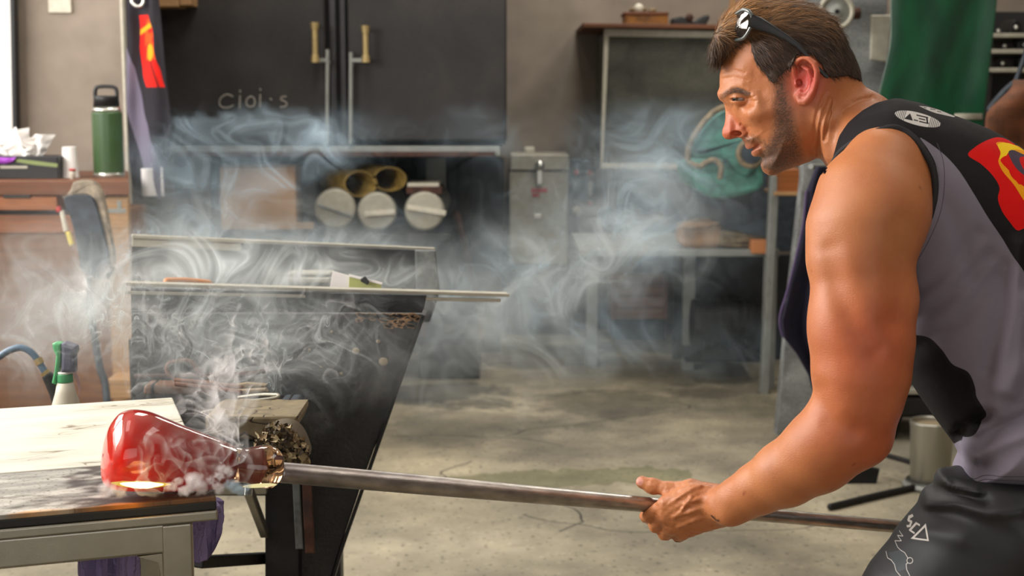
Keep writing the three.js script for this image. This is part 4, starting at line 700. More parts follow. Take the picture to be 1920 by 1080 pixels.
  // steel frame
  const t = thing('marver_table', 'brushed stainless steel table frame in the left foreground', 'table', c0.clone().setY(0));
  const yF = TB - bT, rail = 0.037;
  part(t, 'tray', Lq(mkBoard(-len, 0.0015, yF - TB - 0.0125, yF - TB, -0.003, depth, 0.0025)), M.steel, 'flat steel tray with a thin lip');
  const legX = -0.066, legW = 0.038;
  const apr = (x0, x1, z) => Lq(mkBoard(x0, x1, yF - TB - 0.0125 - rail, yF - TB - 0.012, z, z + 0.03, 0.004));
  part(t, 'front_rail', apr(-len, legX + legW, 0.002), M.steel);
  part(t, 'rear_rail', apr(-len, legX + legW, depth - 0.035), M.steel);
  for (const z of [0.001, depth - 0.04]) for (const x of [legX, -len + 0.02]) { part(t, 'leg', Lq(mkBoard(x, x + legW, -TB, yF - TB - 0.013, z, z + legW, 0.004)), M.steel); }
  part(t, 'gusset', Lq(extr([[legX - 0.028, yF - TB - 0.013 - rail], [legX - 0.02, yF - TB - 0.0145 - rail - 0.003], [legX - 0.004, yF - TB - 0.02 - rail - 0.004], [legX + 0.001, yF - TB - 0.03 - rail - 0.02], [legX + 0.002, yF - TB - 0.012 - rail]], 0.028, 0.001).translate(0, 0, -0.003)), M.steel);
  for (const x of [legX - 0.03]) part(t, 'weld_spot', Lq(new THREE.SphereGeometry(0.004, 12, 8).scale(1, 1, 0.4).translate(legX + 0.013, yF - TB - 0.09, 0.0005)), M.brightSteel);
  const sideR = (z0, z1) => Lq(mkBoard(legX + 0.006, legX + legW - 0.004, yF - TB - 0.0125 - rail, yF - TB - 0.012, z0, z1, 0.003));
  part(t, 'side_rail', sideR(legW, depth - 0.04), M.steel);
  part(t, 'lower_rail', Lq(mkBoard(-len + 0.06, legX, -TB + 0.2, -TB + 0.23, depth - 0.035, depth - 0.005, 0.004)), M.steel);
  // purple towel hanging on the frame's inner rail
  const tow = new THREE.MeshPhysicalMaterial({ name: 'purpleTerry', color: '#8a7ba6', roughness: 1, sheen: 0.8, sheenColor: new THREE.Color(0.35, 0.28, 0.5), bumpMap: scaled(grainTex, 22), bumpScale: 0.003 });
  const tw = thing('towel', 'purple terry towel hanging on the rail of the steel table', 'towel', c0.clone().setY(0.6));
  const fuzz = (p, s) => { p.x += s * noise(p.x * 210, p.y * 210, 1); p.y += s * noise(p.x * 210, p.y * 210, 5); return p; };
  const low = (x0, x1, y0, y1, D, ph) => thick((u, v) => { const p = at(lerp(x0, x1, u), lerp(y0, y1, v), D); p.z += 0.012 * Math.sin(u * 5 + ph) + 0.006 * noise(u * 4, v * 4, ph); return fuzz(p, 0.001); }, 60, 60, 0.008);
  part(tw, 'towel_end', [low(366, 414, 940, 1050, 1.88, 1)].map((g) => { // rounded outer corner
    const p = g.attributes.position; const a = at(414, 940, 1.88), b = at(366, 1052, 1.88); for (let i = 0; i < p.count; i++) { const u = (p.getX(i) - b.x) / (a.x - b.x), v = (a.y - p.getY(i)) / (a.y - b.y); if (u > 0.55) { const k = (u - 0.55) / 0.45, lim = 1 - 0.35 * k * k; if (v > lim) p.setY(i, a.y - (a.y - b.y) * lerp(v, lim, 0.8)); } p.setX(i, p.getX(i) - 0.012 * Math.max(0, v - 0.3) * (u > 0.5 ? 1 : 0)); } g.computeVertexNormals(); return g; }), tow);
  part(tw, 'towel_front', [low(152, 210, 1000, 1260, 1.80, 2), low(206, 262, 1000, 1250, 1.79, 4)], tow);
  part(tw, 'towel_fold', [bar(at(155, 1002, 1.8), at(410, 946, 1.87), 0.05, 0.012, 0.005)], tow);
}
// ---------------------------------------------------------------- glassblower's bench: rails, black steel cheeks, tools
{
  const t = thing('gaffer_bench', "black steel glassblower's bench with two pale rails and tapering cheek plate", 'bench', [at(520, 560, 2.9).x, 0, -2.9]);
  const r1 = [at(236, 531, 2.62), at(952, 552, 2.78)], r2 = [at(247, 443, 3.2), at(815, 468, 3.36)];
  part(t, 'near_rail', [bar(r1[0], r1[1], 0.03, 0.006, 0.001), bar(r1[0].clone().add(V3(0, -0.016, 0.01)), r1[1].clone().lerp(r1[0], 0.02).add(V3(0, -0.011, 0.01)), 0.006, 0.006, 0.001)], M.paleMetal, 'near pale steel rail');
  part(t, 'far_rail', [bar(r2[0], r2[1], 0.018, 0.009, 0.002), bar(r2[0].clone().add(V3(0, -0.014, 0)), r2[1].clone().add(V3(0, -0.014, 0)), 0.012, 0.018, 0.002)], M.paleMetal, 'far pale steel rail');
  // plates between and under the rails
  part(t, 'far_plate', pprism([[247, 448], [816, 470], [822, 556], [806, 604], [247, 604]], 3.25, 0.02, 0.002), M.sootSteel);
  part(t, 'end_plate', [pprism([[778, 470], [816, 470], [824, 552], [780, 552]], 3.2, 0.02, 0.002)], M.greyPaint);
  part(t, 'upper_plate', pprism([[245, 541], [800, 553], [792, 592], [245, 592]], 2.68, 0.012, 0.002), M.sootSteel);
  const cheek = part(t, 'cheek_plate', pprism([[246, 588], [700, 588], [790, 589], [781, 628], [760, 690], [735, 760], [700, 845], [676, 912], [640, 1020], [600, 1150], [560, 1290], [497, 1290], [497, 930], [246, 930]], 2.5, 0.018, 0.002), new THREE.MeshPhysicalMaterial({ name: 'scorchedSteel', roughness: 0.55, metalness: 0.3, ...bumpy(6, 0.0015), color: '#34322f', map: scaled(smudgeTex, 2.2) }));
  reseed(17);
  const worn = []; for (let k = 0; k < 90; k++) { const x = rr(670, 786), y = 589 + Math.pow(rnd(), 1.6) * (x > 720 ? 26 : 13), s = rr(4, 11); worn.push(pprism([[x - s, y + rr(-3, 1)], [x, y - rr(1, 3)], [x + s, y + rr(-1, 3)], [x + s * 0.4, y + rr(2, 5)], [x - s * 0.5, y + rr(2, 5)]], 2.5 - 0.0008, 0.002, 0.0004)); }
  part(cheek, 'worn_rust', worn, new THREE.MeshPhysicalMaterial({ name: 'wornRust', color: '#a98158', roughness: 0.9, map: scaled(smudgeTex, 6) }), 'rust brown worn upper edge');
  part(cheek, 'front_flange', [pprism([[790, 589], [797, 592], [640, 1040], [566, 1290], [560, 1290], [640, 1020]], 2.49, 0.06, 0.001)], M.darkSteel);
  const spots = []; for (const [x, y, r] of [[709, 640, 4], [667, 658, 7], [719, 678, 9], [580, 656, 3], [602, 688, 3], [622, 622, 3], [640, 700, 3]]) { const c = at(x, y, 2.497); spots.push(new THREE.SphereGeometry(r * 2.5 / 2690, 14, 10).scale(1, 0.9, 0.25).translate(c.x, c.y, c.z)); }
  part(cheek, 'glass_drip', spots, M.woodGrey, 'pale dried splashes');
  part(t, 'leg', pprism([[497, 900], [560, 900], [560, 1290], [497, 1290]], 2.46, 0.04, 0.002), M.darkSteel);
  part(t, 'rear_leg', boxAB([at(250, 900, 3.2).x, 0, -3.2], [at(262, 900, 3.2).x + 0.03, 0.7, -3.26], 0.003), M.darkSteel);
  part(t, 'rear_leg', boxAB([at(600, 900, 3.24).x, 0, -3.24], [at(612, 900, 3.24).x + 0.03, at(600, 602, 3.24).y, -3.3], 0.003), M.darkSteel);
  part(t, 'foot_bar', boxAB([at(560, 1288, 2.5).x - 0.06, 0, -2.44], [at(560, 1288, 2.5).x + 0.06, 0.03, -3.3], 0.003), M.darkSteel);
  part(t, 'floor_bar', [bar(at(372, 1054, 2.3), at(500, 1046, 2.5), 0.02, 0.02, 0.003)], M.darkSteel);
  const yT = at(400, 772, 2.3).y;
  part(t, 'tool_tray', [boxAB([at(368, 770, 2.3).x, yT - 0.02, -2.12], [at(556, 770, 2.3).x, yT, -2.495], 0.004), boxAB([at(247, 770, 2.4).x, yT - 0.02, -2.34], [at(370, 770, 2.3).x, yT, -2.495], 0.004)], M.sootSteel, 'narrow black tool tray');
  part(t, 'strut', [bar(at(466, 920, 2.3), at(496, 1000, 2.46), 0.014, 0.018, 0.002), pbox(405, 908, 500, 928, 2.44, 0.03, 0.003)], M.steel);
  const hangY = 2.41;
  for (const [label, x0, x1, y1, mat] of [['flat steel strip hanging from the tool tray', 546, 560, 1030, M.greyPaint], ['rusty flat strip hanging beside the steel strip', 564, 582, 1038, M.rust]]) { const s = thing('hanging_strip', label, 'strip', at(x0, 900, hangY)); part(s, 'strip', pprism([[x0, 868], [x1, 868], [x1 + 8, y1], [x0 + 8, y1]], hangY, 0.006, 0.002), mat); part(s, 'rivet', new THREE.SphereGeometry(0.006, 10, 8).translate(...at(x0 + (x1 - x0) / 2, 880, hangY - 0.004).toArray()), M.darkSteel); }

  // small things on the bench between the rails
  single('orange_tool', 'orange handled tool lying between the bench rails', 'tool', tube([at(314, 529, 2.72), at(350, 529, 2.74), at(391, 533, 2.76)], 0.009, 12, 10), new THREE.MeshPhysicalMaterial({ name: 'orangeHandle', color: '#b8722c', roughness: 0.5 }));
  const nt = thing('order_note', 'white and green paper note with a dark clip on the near bench rail', 'note', at(665, 545, 2.72));
  part(nt, 'white_sheet', pprism([[624, 508], [655, 517], [654, 546], [617, 545]], 2.76, 0.002, 0.0004), M.paper);
  part(nt, 'green_sheet', pprism([[655, 517], [716, 530], [713, 548], [654, 546]], 2.758, 0.002, 0.0004), new THREE.MeshPhysicalMaterial({ name: 'greenPaper', color: '#b3b772', roughness: 0.85 }));
  part(nt, 'top_margin', pprism([[654, 514], [717, 530], [716, 534], [655, 519]], 2.756, 0.002, 0.0004), M.paper);
  part(nt, 'clip', pprism([[676, 523], [684, 518], [692, 528], [689, 535], [676, 528]], 2.75, 0.008, 0.002), M.rubber);
  single('steel_block', 'pale steel block between the bench rails behind the smoke', 'block', [pbox(540, 512, 620, 516, 3.1, 0.06, 0.002), pbox(540, 522, 618, 530, 3.08, 0.06, 0.002)], M.paleMetal);

  // tools on the tray
  const jk = thing('jacks', 'pair of long jacks with bowed spring end lying on the tool tray', 'tool', at(400, 706, 2.4));
  part(jk, 'spring', tube([[372, 704], [345, 710], [322, 706], [313, 694], [317, 682], [338, 677], [358, 678], [368, 690], [374, 702]].map(([x, y]) => at(x, y, 2.42)), 0.0042, 44, 8), M.leather);
  part(jk, 'blade', [tube([at(255, 706, 2.44), at(330, 705, 2.42), at(410, 704, 2.4), at(470, 700, 2.4)], 0.0045, 20, 8), tube([at(372, 704, 2.42), at(430, 706, 2.4), at(500, 695, 2.4)], 0.004, 20, 8)], M.rust);
  const sh = thing('wooden_jacks', 'pale wooden tipped jacks on the tool tray', 'tool', at(470, 730, 2.34));
  part(sh, 'tip', [pprism([[440, 722], [462, 718], [500, 721], [498, 727], [450, 730]], 2.34, 0.014, 0.003), pprism([[444, 732], [497, 729], [502, 735], [460, 740], [444, 738]], 2.32, 0.014, 0.003)], M.woodGrey);
  part(sh, 'shank', [tube([at(330, 713, 2.38), at(395, 719, 2.36), at(452, 726, 2.34)], 0.004, 16, 8), tube([at(330, 720, 2.36), at(400, 728, 2.34), at(450, 735, 2.32)], 0.004, 16, 8)], M.leather);
  const sh2 = thing('shears', 'thin steel shears with a long loop pointing right on the tray', 'tool', at(470, 745, 2.28));
  part(sh2, 'blade', [tube([at(448, 745, 2.3), at(490, 740, 2.28), at(521, 740, 2.26)], 0.0028, 14, 8), tube([at(521, 740, 2.26), at(522, 744, 2.255), at(470, 752, 2.25), at(430, 756, 2.25)], 0.0028, 20, 8)], M.paleMetal);
  part(sh2, 'arm', tube([at(380, 774, 2.2), at(420, 766, 2.22), at(450, 758, 2.24)], 0.003, 14, 8), M.paleMetal);
  reseed(23);
  [['black steel block on the tool tray beside the pale board', 345, 748, 440, 776, 2.33, M.sootSteel], ['grey brown round wooden mould lying on the tool tray', 450, 748, 530, 782, 2.26, M.woodGrey], ['blue grey steel paddle head at the right end of the tool tray', 524, 750, 562, 778, 2.3, M.slate], ['dark wooden paddle lying at the back of the tool tray', 268, 722, 400, 744, 2.44, M.woodPanel]].forEach(([label, x0, y0, x1, y1, D, mat], i) => { const o = thing('bench_tool', label, 'tool', at((x0 + x1) / 2, y1, D)); part(o, 'tool_body', i === 1 ? [cyl(at(x0, (y0 + y1) / 2, D), at(x1, (y0 + y1) / 2, D), 0.015, 0.014)] : pbox(x0, y0, x1, y1, D, 0.05, 0.008), mat); part(o, 'ferrule', i === 1 ? cyl(at(x0 + 20, (y0 + y1) / 2, D), at(x0 + 26, (y0 + y1) / 2, D), 0.0158) : pbox(x0 + 14, y0 - 1, x0 + 20, y1 + 1, D - 0.002, 0.054, 0.003), M.darkSteel); });
  // weathered plank and burnt bundle behind the glass
  const plankTex = dataTex(512, 128, (u, v) => { const n = 1 + 0.25 * fbm(u * 8, v * 5, 3, 5), c = sst(0.06, 0.01, Math.abs(noise(u * 4 + 0.6 * noise(u * 6, v * 4), v * 9, 6))) * sst(0.3, 0.6, noise(u * 5, v * 3, 9) + 0.4); return [lerp(196 * n, 66, c), lerp(180 * n, 54, c), lerp(146 * n, 40, c)]; });
  const pl = thing('weathered_plank', 'short weathered cream plank with cracks behind the hot glass', 'plank', at(478, 825, 2.1));
  part(pl, 'plank', pprism([[384, 784], [396, 779], [470, 781], [557, 780], [558, 790], [549, 812], [530, 822], [470, 826], [400, 820], [386, 806]], 2.08, 0.12, 0.004), new THREE.MeshPhysicalMaterial({ name: 'weathered', color: '#98938a', map: scaled(plankTex, 5, 9), roughness: 0.85, bumpMap: scaled(plankTex, 5, 9), bumpScale: 0.001 }));
  single('bracket_shelf', 'dark steel bracket shelf carrying the weathered plank and bundle', 'shelf', [boxAB([at(384, 830, 2.1).x, at(470, 828, 2.08).y - 0.014, -1.98], [at(566, 830, 2.1).x, at(470, 826, 2.08).y - 0.001, -2.118], 0.003), pbox(400, 826, 500, 850, 2.09, 0.1, 0.004)], M.sootSteel);
  const bn = thing('newspaper_pad', 'crumpled burnt newspaper pad behind the glass neck', 'paper pad', at(535, 860, 1.98));
  const flakes = [], fm = [[], [], []];
  for (let k = 0; k < 700; k++) {
    const a = rnd(), px = lerp(486, 574, a) + rr(-5, 5), top = px < 500 ? 812 : px < 545 ? 797 + 6 * noise(px * 0.3, 1) * 3 : 806 + (px - 545) * 0.9, py = lerp(top, 876 - (px < 520 ? 14 : 0), Math.pow(rnd(), 0.8)), D = rr(1.92, 2.04), c = at(px, py, D), s = rr(0.003, 0.008);
    const g = sheet((u, v) => V3((u - 0.5) * s * 1.7, (v - 0.5) * s * 1.4, 0.5 * s * Math.sin(u * 4 + k) * Math.cos(v * 3)), 3, 3).rotateX(rr(-1.5, 1.5)).rotateY(rr(-1.5, 1.5)).rotateZ(rr(0, 6)).translate(c.x, c.y, c.z);
    fm[k % 3].push(g);
  }
  const fl = (n, c) => new THREE.MeshPhysicalMaterial({ name: n, color: c, roughness: 0.95, side: THREE.DoubleSide });
  const core = pprism([[490, 822], [505, 806], [530, 802], [552, 812], [568, 840], [570, 868], [520, 872], [496, 850]], 1.96, 0.07, 0.012, true);
  part(bn, 'pad_core', core, fl('padCore', '#4f4330'));
  part(bn, 'burnt_flake', fm[0], fl('flakeBrown', '#756043')); part(bn, 'pale_flake', fm[1], fl('flakePale', '#9d8c6a')); part(bn, 'charred_flake', fm[2], fl('flakeChar', '#3b3023'));
}
// ---------------------------------------------------------------- spray bottle and hose at the table's rear left
{
  const D = 2.42, k = D / 2690, b0 = at(124, 760, D), s = thing('spray_bottle', 'white spray bottle with green collar and long green trigger', 'spray bottle', b0);
  const Y = (y) => at(124, y, D).y;
  part(s, 'bottle_body', lathe([[0, Y(880)], [30 * k, Y(880)], [33 * k, Y(870)], [33 * k, Y(800)], [27 * k, Y(760)], [19 * k, Y(735)], [15 * k, Y(716)], [0, Y(716)]], 36).translate(b0.x, 0, b0.z), M.offWhite);
  part(s, 'collar', lathe([[0, Y(717)], [15 * k, Y(717)], [15.5 * k, Y(714)], [15 * k, Y(702)], [14 * k, Y(700)], [0, Y(700)]], 32).translate(b0.x, 0, b0.z), new THREE.MeshPhysicalMaterial({ name: 'greenPlastic', color: '#3f8f5c', roughness: 0.45 }));
  part(s, 'neck_ring', lathe([[13 * k, Y(701)], [14.5 * k, Y(699)], [14 * k, Y(696)], [0, Y(696)]], 32).translate(b0.x, 0, b0.z), M.white);
  part(s, 'spray_head', pprism([[113, 699], [114, 662], [113, 645], [120, 643], [140, 650], [142, 658], [138, 668], [138, 699]], D - 0.014, 0.028, 0.006), new THREE.MeshPhysicalMaterial({ name: 'greyPurple', color: '#4a4a5c', roughness: 0.5 }));
  part(s, 'trigger', pprism([[97, 645], [104, 642], [114, 644], [113, 660], [112, 680], [107, 705], [103, 722], [96, 719], [101, 695], [104, 668], [98, 655]], D - 0.01, 0.02, 0.004), new THREE.MeshPhysicalMaterial({ name: 'greenTrigger', color: '#4fa56b', roughness: 0.45 }));
  const cl = thing('clear_sleeve', 'thin clear plastic sleeve hanging beside the spray bottle', 'sleeve', at(146, 740, D));
  part(cl, 'film', thick((u, v) => { const p = at(lerp(139, 143 + 4 * Math.sin(v * 5), u) + 12 * v * v, lerp(672, 760, v), D + 0.01); p.z += 0.01 * Math.sin(v * 7); return p; }, 6, 24, 0.001), new THREE.MeshPhysicalMaterial({ name: 'pinkFilm', color: '#b597a2', roughness: 0.4, transparent: true, opacity: 0.5 }));
  const h = thing('hose', 'blue grey hose arching down with a brass coupling beside the spray bottle', 'hose', at(0, 660, 2.5));
  const HP = [[-60, 720], [-20, 684], [0, 668], [20, 656], [40, 652], [58, 660], [70, 674], [80, 690], [90, 706], [97, 722], [106, 745], [112, 790], [114, 900]];
  part(h, 'hose_tube', tube(HP.map(([x, y]) => at(x, y, 2.5)), 0.0062, 70, 12), new THREE.MeshPhysicalMaterial({ name: 'hoseBlue', color: '#4d6377', roughness: 0.5 }));
  part(h, 'coupling', [cyl(at(83, 697, 2.5), at(90, 705, 2.5), 0.0095, 0.0085), cyl(at(70, 672, 2.5), at(76, 682, 2.5), 0.0078)], M.brass, 'brass coupling');
  part(h, 'grip', tube([at(90, 706, 2.5), at(97, 722, 2.5), at(106, 745, 2.5), at(112, 790, 2.5)], 0.0105, 16, 12), M.rubber, 'black grip');
  const sb = thing('side_shelf', 'low brown wooden shelf behind the table carrying the spray bottle', 'shelf', [b0.x - 0.3, 0, b0.z]);
  part(sb, 'shelf_board', boxAB([b0.x - 0.9, Y(880) - 0.03, b0.z + 0.06], [b0.x + 0.05, Y(880), b0.z - 0.3], 0.004), M.woodPanel);
  for (const x of [-0.85, 0.0]) part(sb, 'leg', boxAB([b0.x + x, 0, b0.z - 0.25], [b0.x + x + 0.04, Y(880) - 0.03, b0.z - 0.29], 0.003), M.woodPanel);
}
// ---------------------------------------------------------------- implicit surfaces
const smin = (a, b, k) => { const h = Math.max(k - Math.abs(a - b), 0) / k; return Math.min(a, b) - h * h * k * 0.25; };
const smax = (a, b, k) => -smin(-a, -b, k);
// tapered capsule between two joints
function limb(x, y, z, A, B) {
  const bx = B[0] - A[0], by = B[1] - A[1], bz = B[2] - A[2], px = x - A[0], py = y - A[1], pz = z - A[2];
  const t = clamp((px * bx + py * by + pz * bz) / (bx * bx + by * by + bz * bz), 0, 1), dx = px - bx * t, dy = py - by * t, dz = pz - bz * t;
  return Math.sqrt(dx * dx + dy * dy + dz * dz) - (A[3] + (B[3] - A[3]) * t);
}
function chain(x, y, z, J, k) { let d = 1e9; for (let i = 1; i < J.length; i++) { const e = limb(x, y, z, J[i - 1], J[i]); d = k > 0 && i > 1 ? smin(d, e, k) : Math.min(d, e); } return d; }
const ball = (x, y, z, c, r) => Math.hypot(x - c[0], y - c[1], z - c[2]) - r;
function egg(x, y, z, c, rx, ry, rz) { const a = (x - c[0]) / rx, b = (y - c[1]) / ry, e = (z - c[2]) / rz, k = Math.sqrt(a * a + b * b + e * e), g = Math.sqrt((a / rx) ** 2 + (b / ry) ** 2 + (e / rz) ** 2); return g > 1e-9 ? k * (k - 1) / g : -Math.min(rx, ry, rz); }
const segDist = (x, y, a, b) => { const bx = b[0] - a[0], by = b[1] - a[1], t = clamp(((x - a[0]) * bx + (y - a[1]) * by) / (bx * bx + by * by), 0, 1); return Math.hypot(x - a[0] - bx * t, y - a[1] - by * t); };
const lineDist = (x, y, L) => { let d = 1e9; for (let i = 1; i < L.length; i++) d = Math.min(d, segDist(x, y, L[i - 1], L[i])); return d; };
// signed distance to an outline (positive inside), tabulated
function outline(pts, cell, pad = 0.03) {
  const xs = pts.map((p) => p[0]), ys = pts.map((p) => p[1]), x0 = Math.min(...xs) - pad, y0 = Math.min(...ys) - pad, nx = Math.ceil((Math.max(...xs) + pad - x0) / cell) + 1, ny = Math.ceil((Math.max(...ys) + pad - y0) / cell) + 1, T = new Float32Array(nx * ny);
  for (let j = 0; j < ny; j++) for (let i = 0; i < nx; i++) {
    const x = x0 + i * cell, y = y0 + j * cell; let d = 1e9, c = false;
    for (let a = 0, b = pts.length - 1; a < pts.length; b = a++) { d = Math.min(d, segDist(x, y, pts[b], pts[a])); if ((pts[a][1] > y) !== (pts[b][1] > y) && x < (pts[b][0] - pts[a][0]) * (y - pts[a][1]) / (pts[b][1] - pts[a][1]) + pts[a][0]) c = !c; }
    T[j * nx + i] = c ? d : -d;
  }
  return (x, y) => {
    const u = clamp((x - x0) / cell, 0, nx - 1.001), v = clamp((y - y0) / cell, 0, ny - 1.001), i = Math.floor(u), j = Math.floor(v), a = u - i, b = v - j, o = j * nx + i;
    const ex = Math.max(0, x0 - x, x - (x0 + (nx - 1) * cell)), ey = Math.max(0, y0 - y, y - (y0 + (ny - 1) * cell));
    return (T[o] * (1 - a) + T[o + 1] * a) * (1 - b) + (T[o + nx] * (1 - a) + T[o + nx + 1] * a) * b - Math.hypot(ex, ey);
  };
}
// body rounded from an outline: half depth grows from the rim to W over the distance R
function inflated(d, z, W, R) {
  if (d <= 0) { const a0 = Math.abs(z), g0 = 2 * W * W / R; return -d * 0.95 + a0 * a0 / Math.sqrt(4 * a0 * a0 + g0 * g0); }
  const t = Math.min(d / R, 1), q = 1 - t, h = W * Math.sqrt(1 - q * q), az = Math.abs(z);
  // distance estimate from the implicit z^2 - h^2
  const F = az * az - h * h, gx = t < 1 ? 2 * W * W * q / R : 0, g = Math.sqrt(4 * az * az + gx * gx) + 1e-4;
  return clamp(F / g, -Math.min(d, W), 1);
}
function meshField(f, lo, hi, cell, opt = {}) {
  const nx = Math.ceil((hi[0] - lo[0]) / cell) + 1, ny = Math.ceil((hi[1] - lo[1]) / cell) + 1, nz = Math.ceil((hi[2] - lo[2]) / cell) + 1, V = new Float32Array(nx * ny * nz), B = 8, reach = B * cell * 0.87 * (opt.slack ?? 1.5);
  for (let k0 = 0; k0 < nz; k0 += B) for (let j0 = 0; j0 < ny; j0 += B) for (let i0 = 0; i0 < nx; i0 += B) {
    const c = f(lo[0] + (i0 + B / 2) * cell, lo[1] + (j0 + B / 2) * cell, lo[2] + (k0 + B / 2) * cell), far = Math.abs(c) > reach;
    for (let k = k0; k < Math.min(k0 + B, nz); k++) for (let j = j0; j < Math.min(j0 + B, ny); j++) for (let i = i0; i < Math.min(i0 + B, nx); i++) V[(k * ny + j) * nx + i] = far ? c : f(lo[0] + i * cell, lo[1] + j * cell, lo[2] + k * cell);
  }
  const id = new Int32Array(nx * ny * nz).fill(-1), pos = [], idx = [], E = [[0, 1], [0, 2], [0, 4], [1, 3], [1, 5], [2, 3], [2, 6], [3, 7], [4, 5], [4, 6], [5, 7], [6, 7]], s1 = 1, s2 = nx, s3 = nx * ny;
  for (let k = 0; k < nz - 1; k++) for (let j = 0; j < ny - 1; j++) for (let i = 0; i < nx - 1; i++) {
    const o = (k * ny + j) * nx + i; let m = 0;
    const c = [V[o], V[o + s1], V[o + s2], V[o + s1 + s2], V[o + s3], V[o + s1 + s3], V[o + s2 + s3], V[o + s1 + s2 + s3]];
    for (let a = 0; a < 8; a++) if (c[a] < 0) m |= 1 << a;
    if (m === 0 || m === 255) continue;
    let x = 0, y = 0, z = 0, n = 0;
    for (const [a, b] of E) if ((c[a] < 0) !== (c[b] < 0)) { const t = c[a] / (c[a] - c[b]); x += (a & 1) + ((b & 1) - (a & 1)) * t; y += (a >> 1 & 1) + ((b >> 1 & 1) - (a >> 1 & 1)) * t; z += (a >> 2) + ((b >> 2) - (a >> 2)) * t; n++; }
    id[o] = pos.length / 3; pos.push(lo[0] + (i + x / n) * cell, lo[1] + (j + y / n) * cell, lo[2] + (k + z / n) * cell);
  }
  const quad = (a, b, c, d, flip) => { if (a < 0 || b < 0 || c < 0 || d < 0) return; flip ? idx.push(a, c, b, a, d, c) : idx.push(a, b, c, a, c, d); };
  for (let k = 1; k < nz - 1; k++) for (let j = 1; j < ny - 1; j++) for (let i = 1; i < nx - 1; i++) {
    const o = (k * ny + j) * nx + i, v = V[o] < 0;
    if (v !== V[o + s1] < 0) quad(id[o - s2 - s3], id[o - s3], id[o], id[o - s2], !v);
    if (v !== V[o + s2] < 0) quad(id[o - s1 - s3], id[o - s1], id[o], id[o - s3], !v);
    if (v !== V[o + s3] < 0) quad(id[o - s1 - s2], id[o - s2], id[o], id[o - s1], !v);
  }
  const nor = new Float32Array(pos.length), e = cell * (opt.nstep ?? 0.6);
  for (let i = 0; i < pos.length; i += 3) {
    const x = pos[i], y = pos[i + 1], z = pos[i + 2];
    let a = f(x + e, y, z) - f(x - e, y, z), b = f(x, y + e, z) - f(x, y - e, z), c = f(x, y, z + e) - f(x, y, z - e); const l = Math.hypot(a, b, c) || 1;
    nor[i] = a / l; nor[i + 1] = b / l; nor[i + 2] = c / l;
  }
  const g = new THREE.BufferGeometry();
  g.setAttribute('position', new THREE.Float32BufferAttribute(pos, 3)); g.setAttribute('normal', new THREE.BufferAttribute(nor, 3)); g.setIndex(idx);
  // uv in metres along the side plane
  const uv = new Float32Array(pos.length / 3 * 2); for (let i = 0; i < uv.length / 2; i++) { uv[2 * i] = pos[3 * i]; uv[2 * i + 1] = pos[3 * i + 1]; }
  g.setAttribute('uv', new THREE.BufferAttribute(uv, 2));
  return g;
}
function keep(g, test) { const p = g.attributes.position, s = g.index.array, out = []; for (let i = 0; i < s.length; i += 3) { const x = (p.getX(s[i]) + p.getX(s[i + 1]) + p.getX(s[i + 2])) / 3, y = (p.getY(s[i]) + p.getY(s[i + 1]) + p.getY(s[i + 2])) / 3, z = (p.getZ(s[i]) + p.getZ(s[i + 1]) + p.getZ(s[i + 2])) / 3; if (test(x, y, z)) out.push(s[i], s[i + 1], s[i + 2]); } g.setIndex(out); return g; }
function paint(g, fn) { const p = g.attributes.position, n = g.attributes.normal, c = new Float32Array(p.count * 3), k = new THREE.Color(); for (let i = 0; i < p.count; i++) { const r = fn(p.getX(i), p.getY(i), p.getZ(i), n.getZ(i)); k.setRGB(r[0] / 255, r[1] / 255, r[2] / 255, THREE.SRGBColorSpace); c[3 * i] = k.r; c[3 * i + 1] = k.g; c[3 * i + 2] = k.b; } g.setAttribute('color', new THREE.BufferAttribute(c, 3)); return g; }

// ---------------------------------------------------------------- the man: his own axes, z towards his left side (the side in view)
function axesAt(px, py, R) {
  const d = ray(px, py).normalize(), o = V3(0, EYE, 0).addScaledVector(d, R), z = d.clone().negate(), x = V3(0, 1, 0).cross(z).normalize(), y = z.clone().cross(x);
  const m = new THREE.Matrix4().makeBasis(x, y, z).setPosition(o), inv = m.clone().invert(), eye = V3(0, EYE, 0).applyMatrix4(inv), e3 = eye.z;
  const dirs = (px2, py2) => ray(px2, py2).transformDirection(inv);
  return { m, inv, eye, dirs, L: (px2, py2, w = 0) => { const q = dirs(px2, py2), t = (w - e3) / q.z; return [eye.x + q.x * t, eye.y + q.y * t, w]; } };
}
const MAN = axesAt(1650, 500, 2.03), L = MAN.L;
const J = (px, py, w, rpx) => { const p = L(px, py, w), dist = Math.hypot(p[0] - MAN.eye.x, p[1] - MAN.eye.y, p[2] - MAN.eye.z); return [...p, rpx * dist / FOC * 0.985]; };
const P2 = (pts, w = 0) => pts.map(([x, y]) => { const p = L(x, y, w); return [p[0], p[1]]; });
const headO = V3(...L(1480, 165, 0)).applyMatrix4(MAN.m), HEAD = axesAt(1480, 165, headO.distanceTo(V3(0, EYE, 0)));
const H2B = MAN.inv.clone().multiply(HEAD.m), B2H = H2B.clone().invert(), bh = B2H.elements;
const HL = HEAD.L, HP2 = (pts, w = 0) => pts.map(([x, y]) => { const p = HL(x, y, w); return [p[0], p[1]]; });
const HJ = (px, py, w, rpx) => { const p = HL(px, py, w), k = (HEAD.eye.z - w) / FOC; return [...p, rpx * k]; };
const hpx = 1 / 1345;                                                  // metres in one pixel at the head

